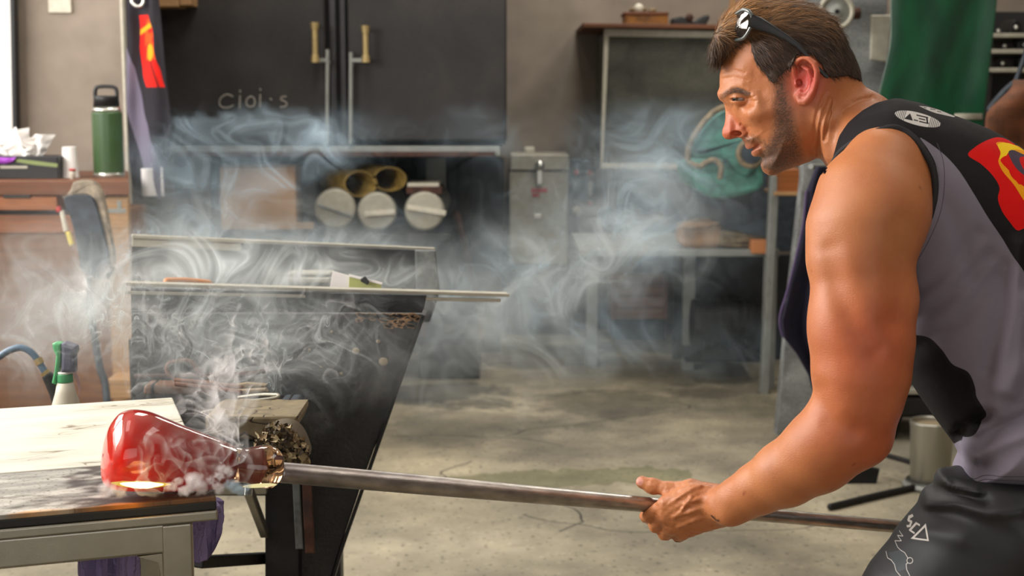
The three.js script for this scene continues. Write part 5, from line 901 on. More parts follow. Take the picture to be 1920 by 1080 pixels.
// head
const skull = outline(HP2([[1352, 124], [1349.5, 140], [1349.5, 158], [1351, 168], [1350.5, 175], [1353, 184], [1360, 194], [1367, 205], [1377, 225], [1389, 245], [1393, 256], [1393, 264], [1398, 271], [1403, 276.5], [1411, 279], [1413, 282], [1419, 290], [1426, 296], [1429, 302], [1430.5, 311], [1435, 319], [1443, 325], [1457, 325], [1470, 320], [1487, 314], [1503, 309], [1525, 300], [1548, 285], [1575, 250], [1595, 210], [1608, 180], [1612.5, 158], [1609, 135], [1598, 105], [1577, 72], [1548, 40], [1515, 20], [1480, 11], [1445, 14], [1415, 26], [1388, 46], [1368, 74], [1357, 102]]), 0.0012);
const nosePoly = outline(HP2([[1357, 188], [1361, 197], [1360, 210], [1360, 223], [1358.5, 233], [1356.5, 243], [1357, 251], [1361, 257], [1368, 260.5], [1377, 259], [1387, 257.5], [1396, 257], [1404, 248], [1402, 235], [1394, 215], [1382, 196], [1370, 186]]), 0.0008, 0.012);
const hy = (py) => HL(1480, py, 0)[1], hx = (px) => HL(px, 165, 0)[0];
const Y190 = hy(190), Y250 = hy(250), Y325 = hy(325), Y60 = hy(60);
const helix = [[1492, 148, 0.0765, 4.5], [1489, 136, 0.078, 5], [1489, 125, 0.081, 5], [1494, 115, 0.085, 5.2], [1504, 110.5, 0.089, 5.2], [1517, 111, 0.093, 5.2], [1527, 119, 0.096, 5.2], [1532, 134, 0.097, 5.3], [1531, 152, 0.095, 5.4], [1526, 169, 0.091, 5.6], [1518, 182, 0.086, 6.2], [1510, 190, 0.082, 7.5], [1502, 190, 0.079, 7], [1496, 181, 0.077, 5]].map((a) => HJ(...a));
const anti = [[1505, 124, 0.085, 3.5], [1516, 132, 0.089, 4.2], [1521, 148, 0.089, 4.6], [1517, 165, 0.086, 4.6], [1509, 176, 0.083, 4.5], [1501, 173, 0.081, 4]].map((a) => HJ(...a));
const earC = HL(1511, 150, 0.078), conchaC = HL(1505, 154, 0.088), canalC = HL(1499, 155, 0.079), tragC = HJ(1494, 157, 0.079, 5.5), triC = HL(1507, 120, 0.092);
const eyeC = HL(1388.5, 184.5, 0.034), EYE_R = 0.0122, sockC = HL(1378, 187, 0.058), browA = [[1358, 177, 0.012, 10], [1376, 174, 0.04, 10.5], [1402, 177, 0.058, 9], [1420, 185, 0.064, 6]].map((a) => HJ(...a)), cheekC = HL(1428, 212, 0.05), hollowC = HL(1440, 258, 0.075), templeC = HL(1415, 150, 0.083);
const alaC = HJ(1392, 247, 0.0135, 10), nostrilC = HL(1381.5, 250.5, 0.0165), tipC = HJ(1366, 249, 0.0, 11);
const upLip = [[1405, 273.5, 0, 6.3], [1409, 273.5, 0.012, 6.2], [1417, 271.5, 0.021, 5], [1427, 269, 0.027, 3]].map((a) => HJ(...a)), loLip = [[1416, 286.5, 0, 7.5], [1419, 285, 0.012, 7], [1424, 279, 0.021, 5], [1428, 271, 0.027, 3]].map((a) => HJ(...a));
const gap = [[1408, 280.5, 0, 2.6], [1412, 279.6, 0.015, 2.6], [1419, 275.5, 0.027, 2.5], [1428, 269.5, 0.037, 2.2]].map((a) => HJ(...a));
const chinC = HJ(1444, 312, 0, 13), jawC = HL(1496, 272, 0.05), undereye = HP2([[1378, 196], [1388, 199], [1400, 197]]);
const alaCrease = HP2([[1391, 233], [1399, 238], [1404, 246], [1402, 254]]);
const nasol = HP2([[1400, 241], [1409, 252], [1418, 264], [1430, 276], [1434, 290]]), crow = [HP2([[1405, 184], [1418, 180]]), HP2([[1405, 188], [1420, 189]]), HP2([[1404, 192], [1416, 197]])], brows = [HP2([[1356, 135], [1375, 131], [1398, 138]]), HP2([[1355, 148], [1378, 144], [1402, 152]])], chinFold = HP2([[1425, 299], [1436, 296], [1446, 290]]);
function headField(x, y, z) {
  const az = Math.abs(z), d = skull(x, y);
  const up = clamp((y - Y190) / (Y60 - Y190), 0, 1), lowF = clamp((Y190 - y) / (Y190 - Y325), 0, 1);
  const W = 0.0725 + 0.0035 * up - 0.026 * lowF * lowF - 0.004 * lowF, R = 0.066 + 0.016 * up - 0.010 * lowF + (0.026 * (1 - up) - 0.006 * lowF) * sst(hx(1470), hx(1410), x);
  let f = inflated(d, z, W, R);
  if (f > 0.06) return f;
  f = smin(f, chain(x, y, az, browA, 0), 0.012);
  f = smin(f, egg(x, y, az, cheekC, 0.02, 0.014, 0.019), 0.016);
  f = smin(f, ball(x, y, z, chinC, chinC[3]), 0.012);
  f = smax(f, -egg(x, y, az, sockC, 0.021, 0.0125, 0.019), 0.012);
  f = smax(f, -egg(x, y, az, hollowC, 0.022, 0.02, 0.008), 0.02);
  f = smax(f, -egg(x, y, az, templeC, 0.02, 0.022, 0.012), 0.02);
  // lids round the eyeball
  const ex = x - eyeC[0], ey = y - eyeC[1], ez = az - eyeC[2], er = Math.hypot(ex, ey, ez);
  let lid = er - EYE_R - 0.0018;
  const fwd = Math.hypot(Math.min(ex, 0), Math.max(ez, 0)) , slit = Math.max(-(ey - 0.0012 - 0.16 * fwd) , ey + 0.0032 - 0.06 * fwd) ;
  const open = Math.max(ey - (0.0008 - 0.10 * Math.max(0, ex)), -(ey + 0.0034 - 0.15 * Math.max(0, ex)), er - 0.03, -(fwd - 0.004));
  lid = Math.max(lid, -Math.max(open, -0.004));
  f = smin(f, Math.max(lid, er - 0.016), 0.004);
  // nose
  const nw = 0.0095 + 0.0075 * sst(hy(205), hy(246), y) - 0.004 * sst(hx(1372), hx(1358), x) + 0.003 * sst(hx(1380), hx(1402), x);
  f = smin(f, inflated(nosePoly(x, y), z, nw, 0.0125), 0.007);
  f = smin(f, ball(x, y, az, alaC, alaC[3]), 0.007);
  f = smin(f, ball(x, y, z, tipC, tipC[3]), 0.006);
  f = smax(f, -egg(x, y, az, nostrilC, 0.0080, 0.0038, 0.0085), 0.002);
  // mouth
  f = smin(f, chain(x, y, az, upLip, 0), 0.006); f = smin(f, chain(x, y, az, loLip, 0), 0.005);
  f = smax(f, -chain(x, y, az, gap, 0), 0.0025);
  // creases
  if (f < 0.012 && f > -0.012) {
    f += 0.0022 * Math.exp(-((lineDist(x, y, nasol) / 0.004) ** 2)) + 0.0012 * Math.exp(-((lineDist(x, y, undereye) / 0.0025) ** 2)) + 0.002 * Math.exp(-((lineDist(x, y, chinFold) / 0.004) ** 2));
    f += 0.0020 * Math.exp(-((lineDist(x, y, alaCrease) / 0.0022) ** 2)) * (az > 0.008 ? 1 : 0);
    for (const l of crow) f += 0.0007 * Math.exp(-((lineDist(x, y, l) / 0.0012) ** 2));
    for (const l of brows) f += 0.0008 * Math.exp(-((lineDist(x, y, l) / 0.002) ** 2));
    f += 0.0006 * noise(x * 90, y * 90, z * 90);
  }
  // ear
  if (Math.abs(x - earC[0]) < 0.045 && Math.abs(y - earC[1]) < 0.06 && az > 0.05) {
    const tx = x - earC[0], zz = az - earC[2] - 0.5 * tx;
    let e = egg(tx, y - earC[1], zz, [0, 0, 0.001], 0.0165, 0.031, 0.0052);
    e = smin(e, chain(x, y, az, helix, 0), 0.005);
    e = smin(e, chain(x, y, az, anti, 0), 0.004);
    e = smax(e, -egg(x, y, az, conchaC, 0.0075, 0.0125, 0.0085), 0.004);
    e = smax(e, -egg(x, y, az, triC, 0.006, 0.005, 0.006), 0.003);
    e = smin(e, ball(x, y, az, tragC, tragC[3]), 0.004);
    f = smin(f, e, 0.005);
    f = smax(f, -ball(x, y, az, canalC, 0.0042), 0.002);
  }
  return f;
}
const toHead = (x, y, z) => [bh[0] * x + bh[4] * y + bh[8] * z + bh[12], bh[1] * x + bh[5] * y + bh[9] * z + bh[13], bh[2] * x + bh[6] * y + bh[10] * z + bh[14]];
// neck, torso, arms
const neckA = J(1561, 204, 0, 66), neckB = J(1616, 264, 0, 79), napeC = J(1612, 205, 0, 34), napeC2 = J(1634, 222, 0, 42), trapL = [[1610, 262, 0.03, 60], [1660, 292, 0.1, 52], [1655, 325, 0.15, 60]].map((a) => J(...a)), trapR = trapL.map((a) => [a[0], a[1], -a[2], a[3]]);
const neckFolds = [[[1549, 172], [1534, 210], [1527, 240], [1526, 262]], [[1556, 186], [1545, 214], [1537, 246], [1531, 285]], [[1562, 188], [1553, 224], [1547, 262]], [[1637, 178], [1606, 189], [1583, 206], [1571, 232], [1566, 262]]].map((l) => P2(l, 0.055));
const scm = [[1530, 178, 0.056, 12], [1545, 230, 0.06, 13], [1560, 290, 0.046, 12]].map((a) => J(...a));
const TORSO = P2([[1553, 326], [1563, 290], [1580, 250], [1610, 216], [1640, 194], [1662, 187], [1690, 188], [1722, 195], [1760, 208], [1800, 223], [1838, 238], [1868, 252], [1900, 270], [1940, 298], [1990, 345], [2040, 415], [2080, 500], [2106, 600], [2118, 700], [2120, 800], [2118, 912], [1900, 915], [1860, 913], [1812, 908], [1803, 899], [1784, 893], [1789, 872], [1798, 850], [1789, 831], [1758, 789], [1722, 738], [1692, 690], [1664, 610], [1630, 530], [1592, 450], [1562, 380]]);
const torso2 = outline(TORSO, 0.003, 0.05);
const torsoCore = (x, y, z) => { const d = torso2(x, y); return inflated(d, z, 0.178, 0.118); };
const ARM = [[1655, 322, 0.140, 78], [1632, 372, 0.160, 96], [1617, 430, 0.172, 99], [1614, 485, 0.178, 96], [1621, 560, 0.182, 88.5], [1618, 640, 0.183, 90.5], [1614, 700, 0.182, 87.5], [1606, 750, 0.178, 80], [1592, 800, 0.172, 71], [1531, 853, 0.158, 69], [1472, 889, 0.142, 59], [1422, 916, 0.124, 46.5], [1386, 936, 0.110, 39.5], [1360, 947, 0.100, 36]].map((a) => J(...a));
const triceps = J(1648, 560, 0.185, 55), biceps = J(1592, 600, 0.19, 66), bracR = J(1560, 822, 0.172, 58), olec = J(1630, 826, 0.168, 31), delt = J(1652, 395, 0.185, 84), ulna = J(1368, 965, 0.115, 20);
const ARM_R = [[1680, 330, -0.14, 80], [1740, 420, -0.19, 84], [1820, 520, -0.22, 74], [1900, 640, -0.22, 66], [1905, 800, -0.17, 56], [1856, 915, -0.1, 42], [1832, 958, -0.078, 38]].map((a) => J(...a));
// the left hand round the pipe
const toLocal = (v) => { const p = v.clone().applyMatrix4(MAN.inv); return [p.x, p.y, p.z]; };
const pipeW = (px) => toLocal(pipeAt(px))[2];
const WP = pipeW(1240), hj = (px, py, dw, r) => J(px, py, WP + dw, r);
const metac = [[[1352, 934, 0.034, 24], [1300, 928, 0.040, 21], [1250, 944, 0.037, 16]], [[1352, 946, 0.034, 25], [1300, 948, 0.041, 21], [1249, 966, 0.036, 16]], [[1352, 956, 0.032, 25], [1305, 966, 0.037, 20], [1260, 986, 0.030, 15.5]], [[1355, 964, 0.028, 23], [1312, 982, 0.029, 18], [1280, 998, 0.022, 14]], [[1345, 962, 0.014, 22], [1300, 970, 0.012, 19], [1270, 975, 0.014, 15]]].map((c) => c.map((a) => hj(...a)));
const fing = [[[1250, 944, 0.037, 14.5], [1217, 967, 0.019, 12.2], [1211, 968, -0.008, 11.2], [1226, 956, -0.026, 9.5]], [[1249, 966, 0.036, 15], [1230, 986, 0.012, 12.8], [1226, 980, -0.014, 11.8], [1238, 958, -0.027, 10]], [[1260, 986, 0.030, 14.5], [1247, 1001, 0.008, 12.4], [1243, 993, -0.015, 11.4], [1252, 968, -0.027, 9.8]], [[1280, 998, 0.022, 13.5], [1272, 1006, 0.004, 11.2], [1266, 999, -0.014, 10.4], [1268, 974, -0.025, 9]]].map((c) => c.map((a) => hj(...a)));
const thumb = [[1340, 930, 0.026, 23], [1296, 919, 0.024, 19.5], [1256, 918, 0.020, 14], [1226, 911, 0.015, 13], [1204, 904.5, 0.012, 12]].map((a) => hj(...a));
const thumbPad = hj(1222, 914, 0.012, 12), web = [[1296, 930, 0.028, 16], [1258, 934, 0.027, 12]].map((a) => hj(...a));
const veins = [[[1330, 914, 0.044, 3.4], [1300, 912, 0.046, 3.6], [1280, 918, 0.043, 3]], [[1312, 913, 0.047, 3], [1290, 922, 0.053, 3.2], [1270, 934, 0.053, 2.6], [1256, 945, 0.048, 2]], [[1335, 930, 0.052, 3], [1304, 938, 0.0585, 3.4], [1270, 950, 0.052, 2.6]], [[1330, 948, 0.053, 3], [1300, 958, 0.058, 3.2], [1264, 968, 0.050, 2.6]], [[1332, 962, 0.048, 2.8], [1304, 974, 0.052, 3], [1272, 988, 0.044, 2.4]], [[1296, 934, 0.058, 2.2], [1284, 948, 0.059, 2.4], [1276, 960, 0.055, 2]]].map((c) => c.map((a) => hj(...a)));
const pipeLoc = [toLocal(pipeAt(1180)), toLocal(pipeAt(1420))].map((p) => [...p, 0.0104]);
const handC = hj(1280, 950, 0.02, 1);
function handField(x, y, z) {
  let f = 1e9;
  for (const m of metac) f = smin(f, chain(x, y, z, m, 0), 0.012);
  for (const c of fing) f = smin(f, chain(x, y, z, c, 0.003), 0.0035);
  f = smin(f, chain(x, y, z, thumb, 0.006), 0.006); f = smin(f, ball(x, y, z, thumbPad, thumbPad[3]), 0.006); f = smin(f, chain(x, y, z, web, 0), 0.008);
  for (const v of veins) f = smin(f, chain(x, y, z, v, 0), 0.004);
  f += 0.0007 * noise(x * 150, y * 150, z * 150) + 0.0005 * noise(x * 90 + y * 60, y * 260, z * 120);
  return smax(f, -limb(x, y, z, pipeLoc[0], pipeLoc[1]), 0.001);
}
// right hand, closed on the pipe's end behind the thigh
const WR = pipeW(1816), rj = (px, py, dw, r) => J(px, py, WR + dw, r);
const handR = [[[1832, 958, 0.0, 34], [1821, 988, -0.022, 24]], [[1826, 975, -0.018, 20], [1802, 993, -0.03, 15], [1794, 1013, -0.008, 12], [1806, 1015, 0.014, 11]], [[1832, 977, -0.018, 20], [1816, 995, -0.032, 15], [1810, 1017, -0.008, 12], [1820, 1017, 0.014, 11]], [[1838, 977, -0.018, 20], [1830, 997, -0.03, 14], [1826, 1018, -0.006, 12], [1834, 1015, 0.013, 10]], [[1842, 975, -0.014, 18], [1844, 997, -0.026, 13], [1842, 1015, -0.006, 11], [1846, 1011, 0.01, 10]], [[1826, 963, 0.012, 18], [1806, 975, 0.018, 14], [1788, 981, 0.016, 12]]].map((c) => c.map((a) => rj(...a)));
// legs (below the frame): thigh, knee, shank, ankle
const upLoc = V3(0, 1, 0).transformDirection(MAN.inv);
const kneeL = J(1610, 1320, 0.12, 84), kneeR = J(1830, 1360, -0.1, 80);
const onFloor = (k, dx, h) => { const p = V3(k[0], k[1], k[2]).applyMatrix4(MAN.m); p.x += dx; p.y = h; return toLocal(p); };
const ankL = onFloor(kneeL, 0.12, 0.085), ankR = onFloor(kneeR, 0.22, 0.085);
const LEGL = [J(1905, 992, 0.085, 128), J(1745, 1145, 0.105, 100), kneeL, [...ankL, 0.042]], LEGR = [J(1990, 1005, -0.085, 115), J(1910, 1155, -0.1, 100), kneeR, [...ankR, 0.042]], calfL = [...ankL.map((v, i) => lerp(kneeL[i], v, 0.35)), 0.06], calfR = [...ankR.map((v, i) => lerp(kneeR[i], v, 0.35)), 0.058];
const armBox = [Math.min(...ARM.map((a) => a[0])) - 0.12, Math.max(...ARM.map((a) => a[0])) + 0.12];
const TLOW0 = L(1800, 620, 0)[1], TLOW1 = L(1800, 760, 0)[1], armGroove = [P2([[1556, 470], [1572, 545], [1606, 620], [1640, 655]], 0.25), P2([[1690, 420], [1688, 520], [1676, 600]], 0.25), P2([[1534, 740], [1560, 790], [1600, 810]], 0.25)];
function skinField(x, y, z) {
  const h = toHead(x, y, z);
  let f = headField(h[0], h[1], h[2]);
  let n = limb(x, y, z, neckA, neckB);
  n = smin(n, ball(x, y, z, napeC, napeC[3]), 0.012); n = smin(n, ball(x, y, z, napeC2, napeC2[3]), 0.014);
  n = smin(n, chain(x, y, z, scm, 0.01), 0.024);
  if (n < 0.015 && z > 0) { let dm = 1; for (const l of neckFolds) dm = Math.min(dm, lineDist(x, y, l)); n += 0.0036 * Math.exp(-((dm / 0.0026) ** 2)); }
  f = smin(f, n, 0.012);
  let t = torsoCore(x, y, z) + 0.015 + 0.02 * sst(TLOW0, TLOW1, y);
  t = smin(t, chain(x, y, z, trapL, 0.02), 0.03); t = smin(t, chain(x, y, z, trapR, 0.02), 0.03);
  f = smin(f, t, 0.012);
  let a = chain(x, y, z, ARM, 0.012);
  if (a < 0.08) { a = smin(a, ball(x, y, z, triceps, triceps[3]), 0.03); a = smin(a, ball(x, y, z, biceps, biceps[3]), 0.03); a = smin(a, ball(x, y, z, bracR, bracR[3]), 0.03); a = smin(a, ball(x, y, z, olec, olec[3]), 0.03); a = smin(a, ball(x, y, z, delt, delt[3]), 0.03); a = smin(a, ball(x, y, z, ulna, ulna[3]), 0.014); if (z > 0.1) for (const l of armGroove) a += 0.0050 * Math.exp(-((lineDist(x, y, l) / 0.015) ** 2)); }
  f = smin(f, a, 0.022);
  if (Math.hypot(x - handC[0], y - handC[1], z - handC[2]) < 0.17) f = smin(f, handField(x, y, z), 0.012);
  let r = chain(x, y, z, ARM_R, 0.02);
  if (r < 0.15) for (const c of handR) r = smin(r, chain(x, y, z, c, 0.003), 0.004);
  f = smin(f, r, 0.02);
  if (y < LEGL[0][1] + 0.05) { f = smin(f, smin(chain(x, y, z, LEGL, 0.03), ball(x, y, z, calfL, calfL[3]), 0.05), 0.02); f = smin(f, smin(chain(x, y, z, LEGR, 0.03), ball(x, y, z, calfR, calfR[3]), 0.05), 0.02); }
  return f;
}
// shirt and shorts
const ARMHOLE = [[1553, 328], [1570, 293], [1600, 267], [1640, 248], [1673, 239], [1697, 246], [1717, 262], [1734, 286], [1747, 310], [1753, 335], [1753, 362], [1749, 385], [1739, 418], [1723, 450], [1712, 478]];
const armW = (i) => [0.085, 0.10, 0.115, 0.135, 0.148, 0.156, 0.162, 0.166, 0.168, 0.17, 0.17, 0.17, 0.17, 0.17, 0.168][i];
const armPts = ARMHOLE.map(([x, y], i) => L(x, y, armW(i)));
const armHole2 = outline([...armPts.map((p) => [p[0], p[1]]), ...P2([[1660, 520], [1560, 500], [1480, 400], [1500, 330]], 0.15)], 0.003, 0.05);
const NECKLINE = [[1555, 326], [1563, 293], [1574, 258], [1591, 233], [1617, 210], [1643, 194], [1664, 187]];
const neckHole2 = outline(P2([...NECKLINE, [1690, 170], [1660, 120], [1500, 120], [1470, 300], [1540, 345]], 0.06), 0.003, 0.05);
const HEM_Y = L(1850, 913, 0.12)[1];
const folds = [[[[1907, 460], [1895, 560], [1869, 722]], 0.008, 0.011], [[[1884, 500], [1878, 590], [1850, 690]], -0.004, 0.010], [[[1920, 560], [1908, 640], [1893, 730]], 0.006, 0.010], [[[1716, 600], [1780, 555], [1850, 480]], -0.004, 0.010], [[[1730, 650], [1800, 595], [1862, 520]], -0.0045, 0.012], [[[1722, 545], [1780, 500], [1830, 440]], -0.003, 0.010], [[[1826, 830], [1868, 802], [1925, 778], [1980, 770]], -0.007, 0.010], [[[1832, 850], [1872, 822], [1925, 800], [1990, 790]], 0.006, 0.011], [[[1850, 778], [1815, 806], [1800, 850], [1806, 900]], -0.012, 0.009], [[[1826, 800], [1818, 850], [1826, 905]], 0.006, 0.010], [[[1860, 760], [1900, 700], [1960, 660]], 0.005, 0.016], [[[1745, 330], [1790, 420], [1820, 520]], -0.0025, 0.012]].map(([l, a, s]) => [P2(l, 0.15), a, s]);
const FL0 = L(1800, 700, 0)[1], FL1 = L(1800, 905, 0)[1];
function shirtField(x, y, z) {
  const flare = sst(FL0, FL1, y); let f = inflated(torso2(x, y), z, 0.178 + 0.062 * flare, 0.118 - 0.02 * flare) - 0.0005;
  const t = smin(chain(x, y, z, trapL, 0.02), chain(x, y, z, trapR, 0.02), 0.03) - 0.004;
  f = smin(f, t, 0.03);
  if (Math.abs(f) < 0.03 && z > 0) { const on = sst(0, 0.05, z); for (const [l, a, s] of folds) f -= on * 1.6 * a * Math.exp(-((lineDist(x, y, l) / s) ** 2)); f -= 0.0022 * on * fbm(x * 16, y * 16, z * 16, 3); }
  f = Math.max(f, HEM_Y - y - 0.004 * Math.sin(x * 30));
  if (z > 0.02) f = smax(f, armHole2(x, y), 0.002);
  f = smax(f, neckHole2(x, y) , 0.002);
  const zr = -z; if (zr > 0.10) f = Math.max(f, armHole2(x, y));
  return f;
}
const PELV = outline(P2([[1768, 893], [1756, 910], [1742, 935], [1728, 958], [1735, 1000], [1800, 1060], [1900, 1110], [2010, 1100], [2090, 1040], [2122, 950], [2118, 880], [1960, 832], [1850, 836], [1808, 846], [1796, 872], [1784, 886]]), 0.003, 0.05);
const THL = [J(1894, 988, 0.092, 158), J(1745, 1140, 0.105, 120), J(1672, 1236, 0.118, 106)], THR = [J(1990, 1000, -0.09, 150), J(1910, 1150, -0.1, 125), J(1870, 1250, -0.105, 110)];
const shFolds = [[[[1742, 948], [1790, 938], [1850, 952], [1910, 945]], 0.006, 0.009], [[[1752, 925], [1800, 925], [1840, 930]], -0.006, 0.007], [[[1770, 902], [1785, 915], [1830, 918]], 0.006, 0.006], [[[1735, 965], [1800, 968], [1880, 990]], -0.003, 0.012], [[[1690, 1010], [1740, 990], [1800, 1000]], 0.004, 0.014]].map(([l, a, s]) => [P2(l, 0.16), a, s]);
const shortEndL = V3(THL[2][0] - THL[1][0], THL[2][1] - THL[1][1], THL[2][2] - THL[1][2]).normalize(), shortEndR = V3(THR[2][0] - THR[1][0], THR[2][1] - THR[1][1], THR[2][2] - THR[1][2]).normalize();
const WAIST = L(1770, 890, 0.12)[1];
function shortsField(x, y, z) {
  let f = inflated(PELV(x, y), z, 0.172, 0.1);
  const a = Math.max(chain(x, y, z, THL, 0.03), (x - THL[2][0]) * shortEndL.x + (y - THL[2][1]) * shortEndL.y + (z - THL[2][2]) * shortEndL.z), b = Math.max(chain(x, y, z, THR, 0.03), (x - THR[2][0]) * shortEndR.x + (y - THR[2][1]) * shortEndR.y + (z - THR[2][2]) * shortEndR.z);
  f = smin(f, a, 0.04); f = smin(f, b, 0.03);
  if (Math.abs(f) < 0.03 && z > 0) { for (const [l, am, s] of shFolds) f -= am * Math.exp(-((lineDist(x, y, l) / s) ** 2)); f -= 0.002 * fbm(x * 13, y * 13, z * 13, 3); }
  f = smax(f, y - WAIST, 0.012);
  return smax(f, -limb(x, y, z, [...toLocal(pipeAt(1640)), 0.016], [...toLocal(pipeAt(1850)), 0.016]), 0.004);
}
// first hit of a field along a pixel's line of sight, for laying print and trim on the cloth
function hit(f, px, py, far = 0.45) { const d = MAN.dirs(px, py), e = MAN.eye; let t = e.z - 0.3; for (let i = 0; i < 160; i++) { const v = f(e.x + d.x * t, e.y + d.y * t, e.z + d.z * t); if (v < 0.0004) break; t += Math.max(0.0008, v * 0.6); if (t > e.z + far) return null; } return [e.x + d.x * t, e.y + d.y * t, e.z + d.z * t]; }
// ---------------------------------------------------------------- building the man
{
  const man = thing('person', 'muscular man bending forward in a black and grey sleeveless jersey, gripping a pipe', 'person');
  man.position.setFromMatrixPosition(MAN.m); man.quaternion.setFromRotationMatrix(MAN.m); man.updateMatrixWorld(true);
  const add = (parent, name, g, mat, label) => { const m = new THREE.Mesh(g, mat); m.name = name; if (label) m.userData.label = label; parent.add(m); return shade(m); };
  const FAST = false;
  // skin
  const stub = [HP2([[1455, 155], [1470, 150], [1480, 190], [1490, 230], [1500, 262], [1505, 300], [1460, 330], [1428, 318], [1424, 296], [1432, 280], [1432, 262], [1396, 268], [1394, 256], [1415, 254], [1440, 268], [1452, 240], [1452, 200]])].map((l) => outline(l, 0.002, 0.04))[0];
  const lipL = HP2([[1404, 275], [1413, 283], [1428, 270]]), browL = HP2([[1356, 181], [1366, 173], [1380, 168.5], [1392, 170.5], [1404, 177]]), spot = L(1341, 973, 0.12), nailC = hj(1199, 903, 0.02, 1), elb = L(1640, 650, 0.25), elb2 = L(1630, 830, 0.2), earH = HL(1512, 150, 0.085), noseH = HL(1372, 245, 0.01), cheekH = HL(1480, 215, 0.07);
  const mouthC = HL(1420, 285, 0);
  const skinTone = (x, y, z) => {
    const [a, b, c] = toHead(x, y, z), az = Math.abs(c);
    let r = 184, g = 114, bl = 70;
    const n = fbm(x * 22, y * 22, z * 22, 4), sp = noise(x * 330, y * 330, z * 330) * (0.75 + 0.5 * noise(x * 15, y * 15, z * 15)), fine = noise(x * 420, y * 420, z * 420);
    r *= 1 + 0.07 * n + 0.02 * fine; g *= 1 + 0.13 * n + 0.03 * fine; bl *= 1 + 0.15 * n + 0.03 * fine;
    const red = (c0, s, k) => { const q = k * Math.exp(-(((x - c0[0]) ** 2 + (y - c0[1]) ** 2 + (z - c0[2]) ** 2) / (s * s))); r *= 1 + 0.02 * q; g *= 1 - 0.30 * q; bl *= 1 - 0.30 * q; };
    red(elb, 0.075, 0.6); red(elb2, 0.06, 0.5);
    if (a < 0.12 && b > -0.16) {                                       // head
      const q = (p, s) => Math.exp(-(((a - p[0]) ** 2 + (b - p[1]) ** 2 + (az - p[2]) ** 2) / (s * s)));
      const ear = q(earH, 0.028), nose = q(noseH, 0.022), ck = q(cheekH, 0.04);
      g *= 1 - 0.36 * ear - 0.2 * nose; bl *= 1 - 0.12 * ear - 0.12 * nose; r *= 1 + 0.04 * ear;
      g *= 1 + 0.06 * ck; bl *= 1 + 0.22 * ck;
      const s = stub(a, b); if (s > -0.008) { const hsh = Math.abs(Math.sin(a * 91731.3 + b * 47391.7 + c * 23911.1) * 43758.5) % 1, k = sst(-0.008, 0.012, s) * (0.40 + 0.75 * hsh * hsh + 0.5 * Math.max(0, noise(a * 330, b * 330, c * 330)) + 0.35 * fbm(a * 30, b * 30, c * 30, 3)); const mo = Math.exp(-(((a - mouthC[0]) / 0.026) ** 2 + ((b - mouthC[1]) / 0.024) ** 2)), q2 = clamp(k * (1.15 + 0.7 * mo), 0, 0.92); r = lerp(r, 78, q2); g = lerp(g, 60, q2); bl = lerp(bl, 51, q2); }
      const ld = lineDist(a, b, lipL); if (ld < 0.007 && az < 0.03) { const k = sst(0.007, 0.003, ld) * 0.5; r = lerp(r, 142, k); g = lerp(g, 80, k); bl = lerp(bl, 68, k); }
      const bd = lineDist(a, b, browL); if (bd < 0.006) { const k = sst(0.006, 0.0025, bd) * 0.4; r = lerp(r, 70, k); g = lerp(g, 48, k); bl = lerp(bl, 34, k); }
    } else if (sp > 0.62) { r *= 0.82; g *= 0.74; bl *= 0.7; }
    if (Math.hypot(x - nailC[0], y - nailC[1]) < 0.0055 && z > WP) { r = 205; g = 138; bl = 120; }
    if (Math.abs(x - spot[0]) < 0.007 && Math.abs(y - spot[1] + (x - spot[0]) * 0.5) < 0.0016 && z > 0) { r = 52; g = 36; bl = 32; }
    return [r, g, bl];
  };
  const hb = HEAD.m.clone().premultiply(MAN.inv), hc = L(1475, 165, 0);
  const headLo = [hc[0] - 0.125, L(1480, 345, 0)[1], -0.115], headHi = [L(1570, 165, 0)[0], hc[1] + 0.135, 0.125];
  const inHead = (x, y, z) => x < headHi[0] - 0.004 && y > headLo[1] + 0.004 && x > headLo[0] && y < headHi[1];
  const hl = [L(1180, 950, 0.1)[0], L(1280, 1030, 0.1)[1], WP - 0.06], hh = [L(1345, 950, 0.1)[0], L(1280, 885, 0.1)[1], WP + 0.09], inHand = (x, y, z) => x < hh[0] - 0.003 && y > hl[1] && y < hh[1] && x > hl[0];
  const over = 0.0022;
  const gHead = keep(meshField(skinField, headLo, headHi, 0.0017), (x, y) => x < headHi[0] - 0.004 + over && y > headLo[1] + 0.004 - over);
  const gHand = keep(meshField(skinField, hl, hh, 0.0021), (x) => x < hh[0] - 0.003 + over);
  const bodyLo = [Math.min(L(1190, 900, 0)[0], ankL[0] - 0.1), Math.min(ankL[1], ankR[1]) - 0.08, -0.36], bodyHi = [L(2140, 500, 0)[0], L(1500, 120, 0)[1], 0.34];
  // finest near the camera side: arms and neck, coarser below the frame
  const splitY = L(1700, 1100, 0)[1];
  const gUp = keep(meshField(skinField, [bodyLo[0], splitY - 0.02, bodyLo[2]], bodyHi, 0.0052), (x, y, z) => !inHead(x, y, z) && !inHand(x, y, z) && y > splitY);
  const gLow = keep(meshField(skinField, [bodyLo[0], bodyLo[1], bodyLo[2]], [bodyHi[0], splitY + 0.03, bodyHi[2]], 0.011), (x, y) => y < splitY + 0.004);
  const skinG = mergeGeometries([gHead, gHand, gUp, gLow].map((g) => plain(paint(g, skinTone))));
  const skinMat = new THREE.MeshPhysicalMaterial({ name: 'skin', vertexColors: true, roughness: 0.45, specularIntensity: 0.75, bumpMap: scaled(grainTex, 22), bumpScale: 0.0006, clearcoat: 0.06, clearcoatRoughness: 0.3 });
  add(man, 'body', skinG, skinMat);
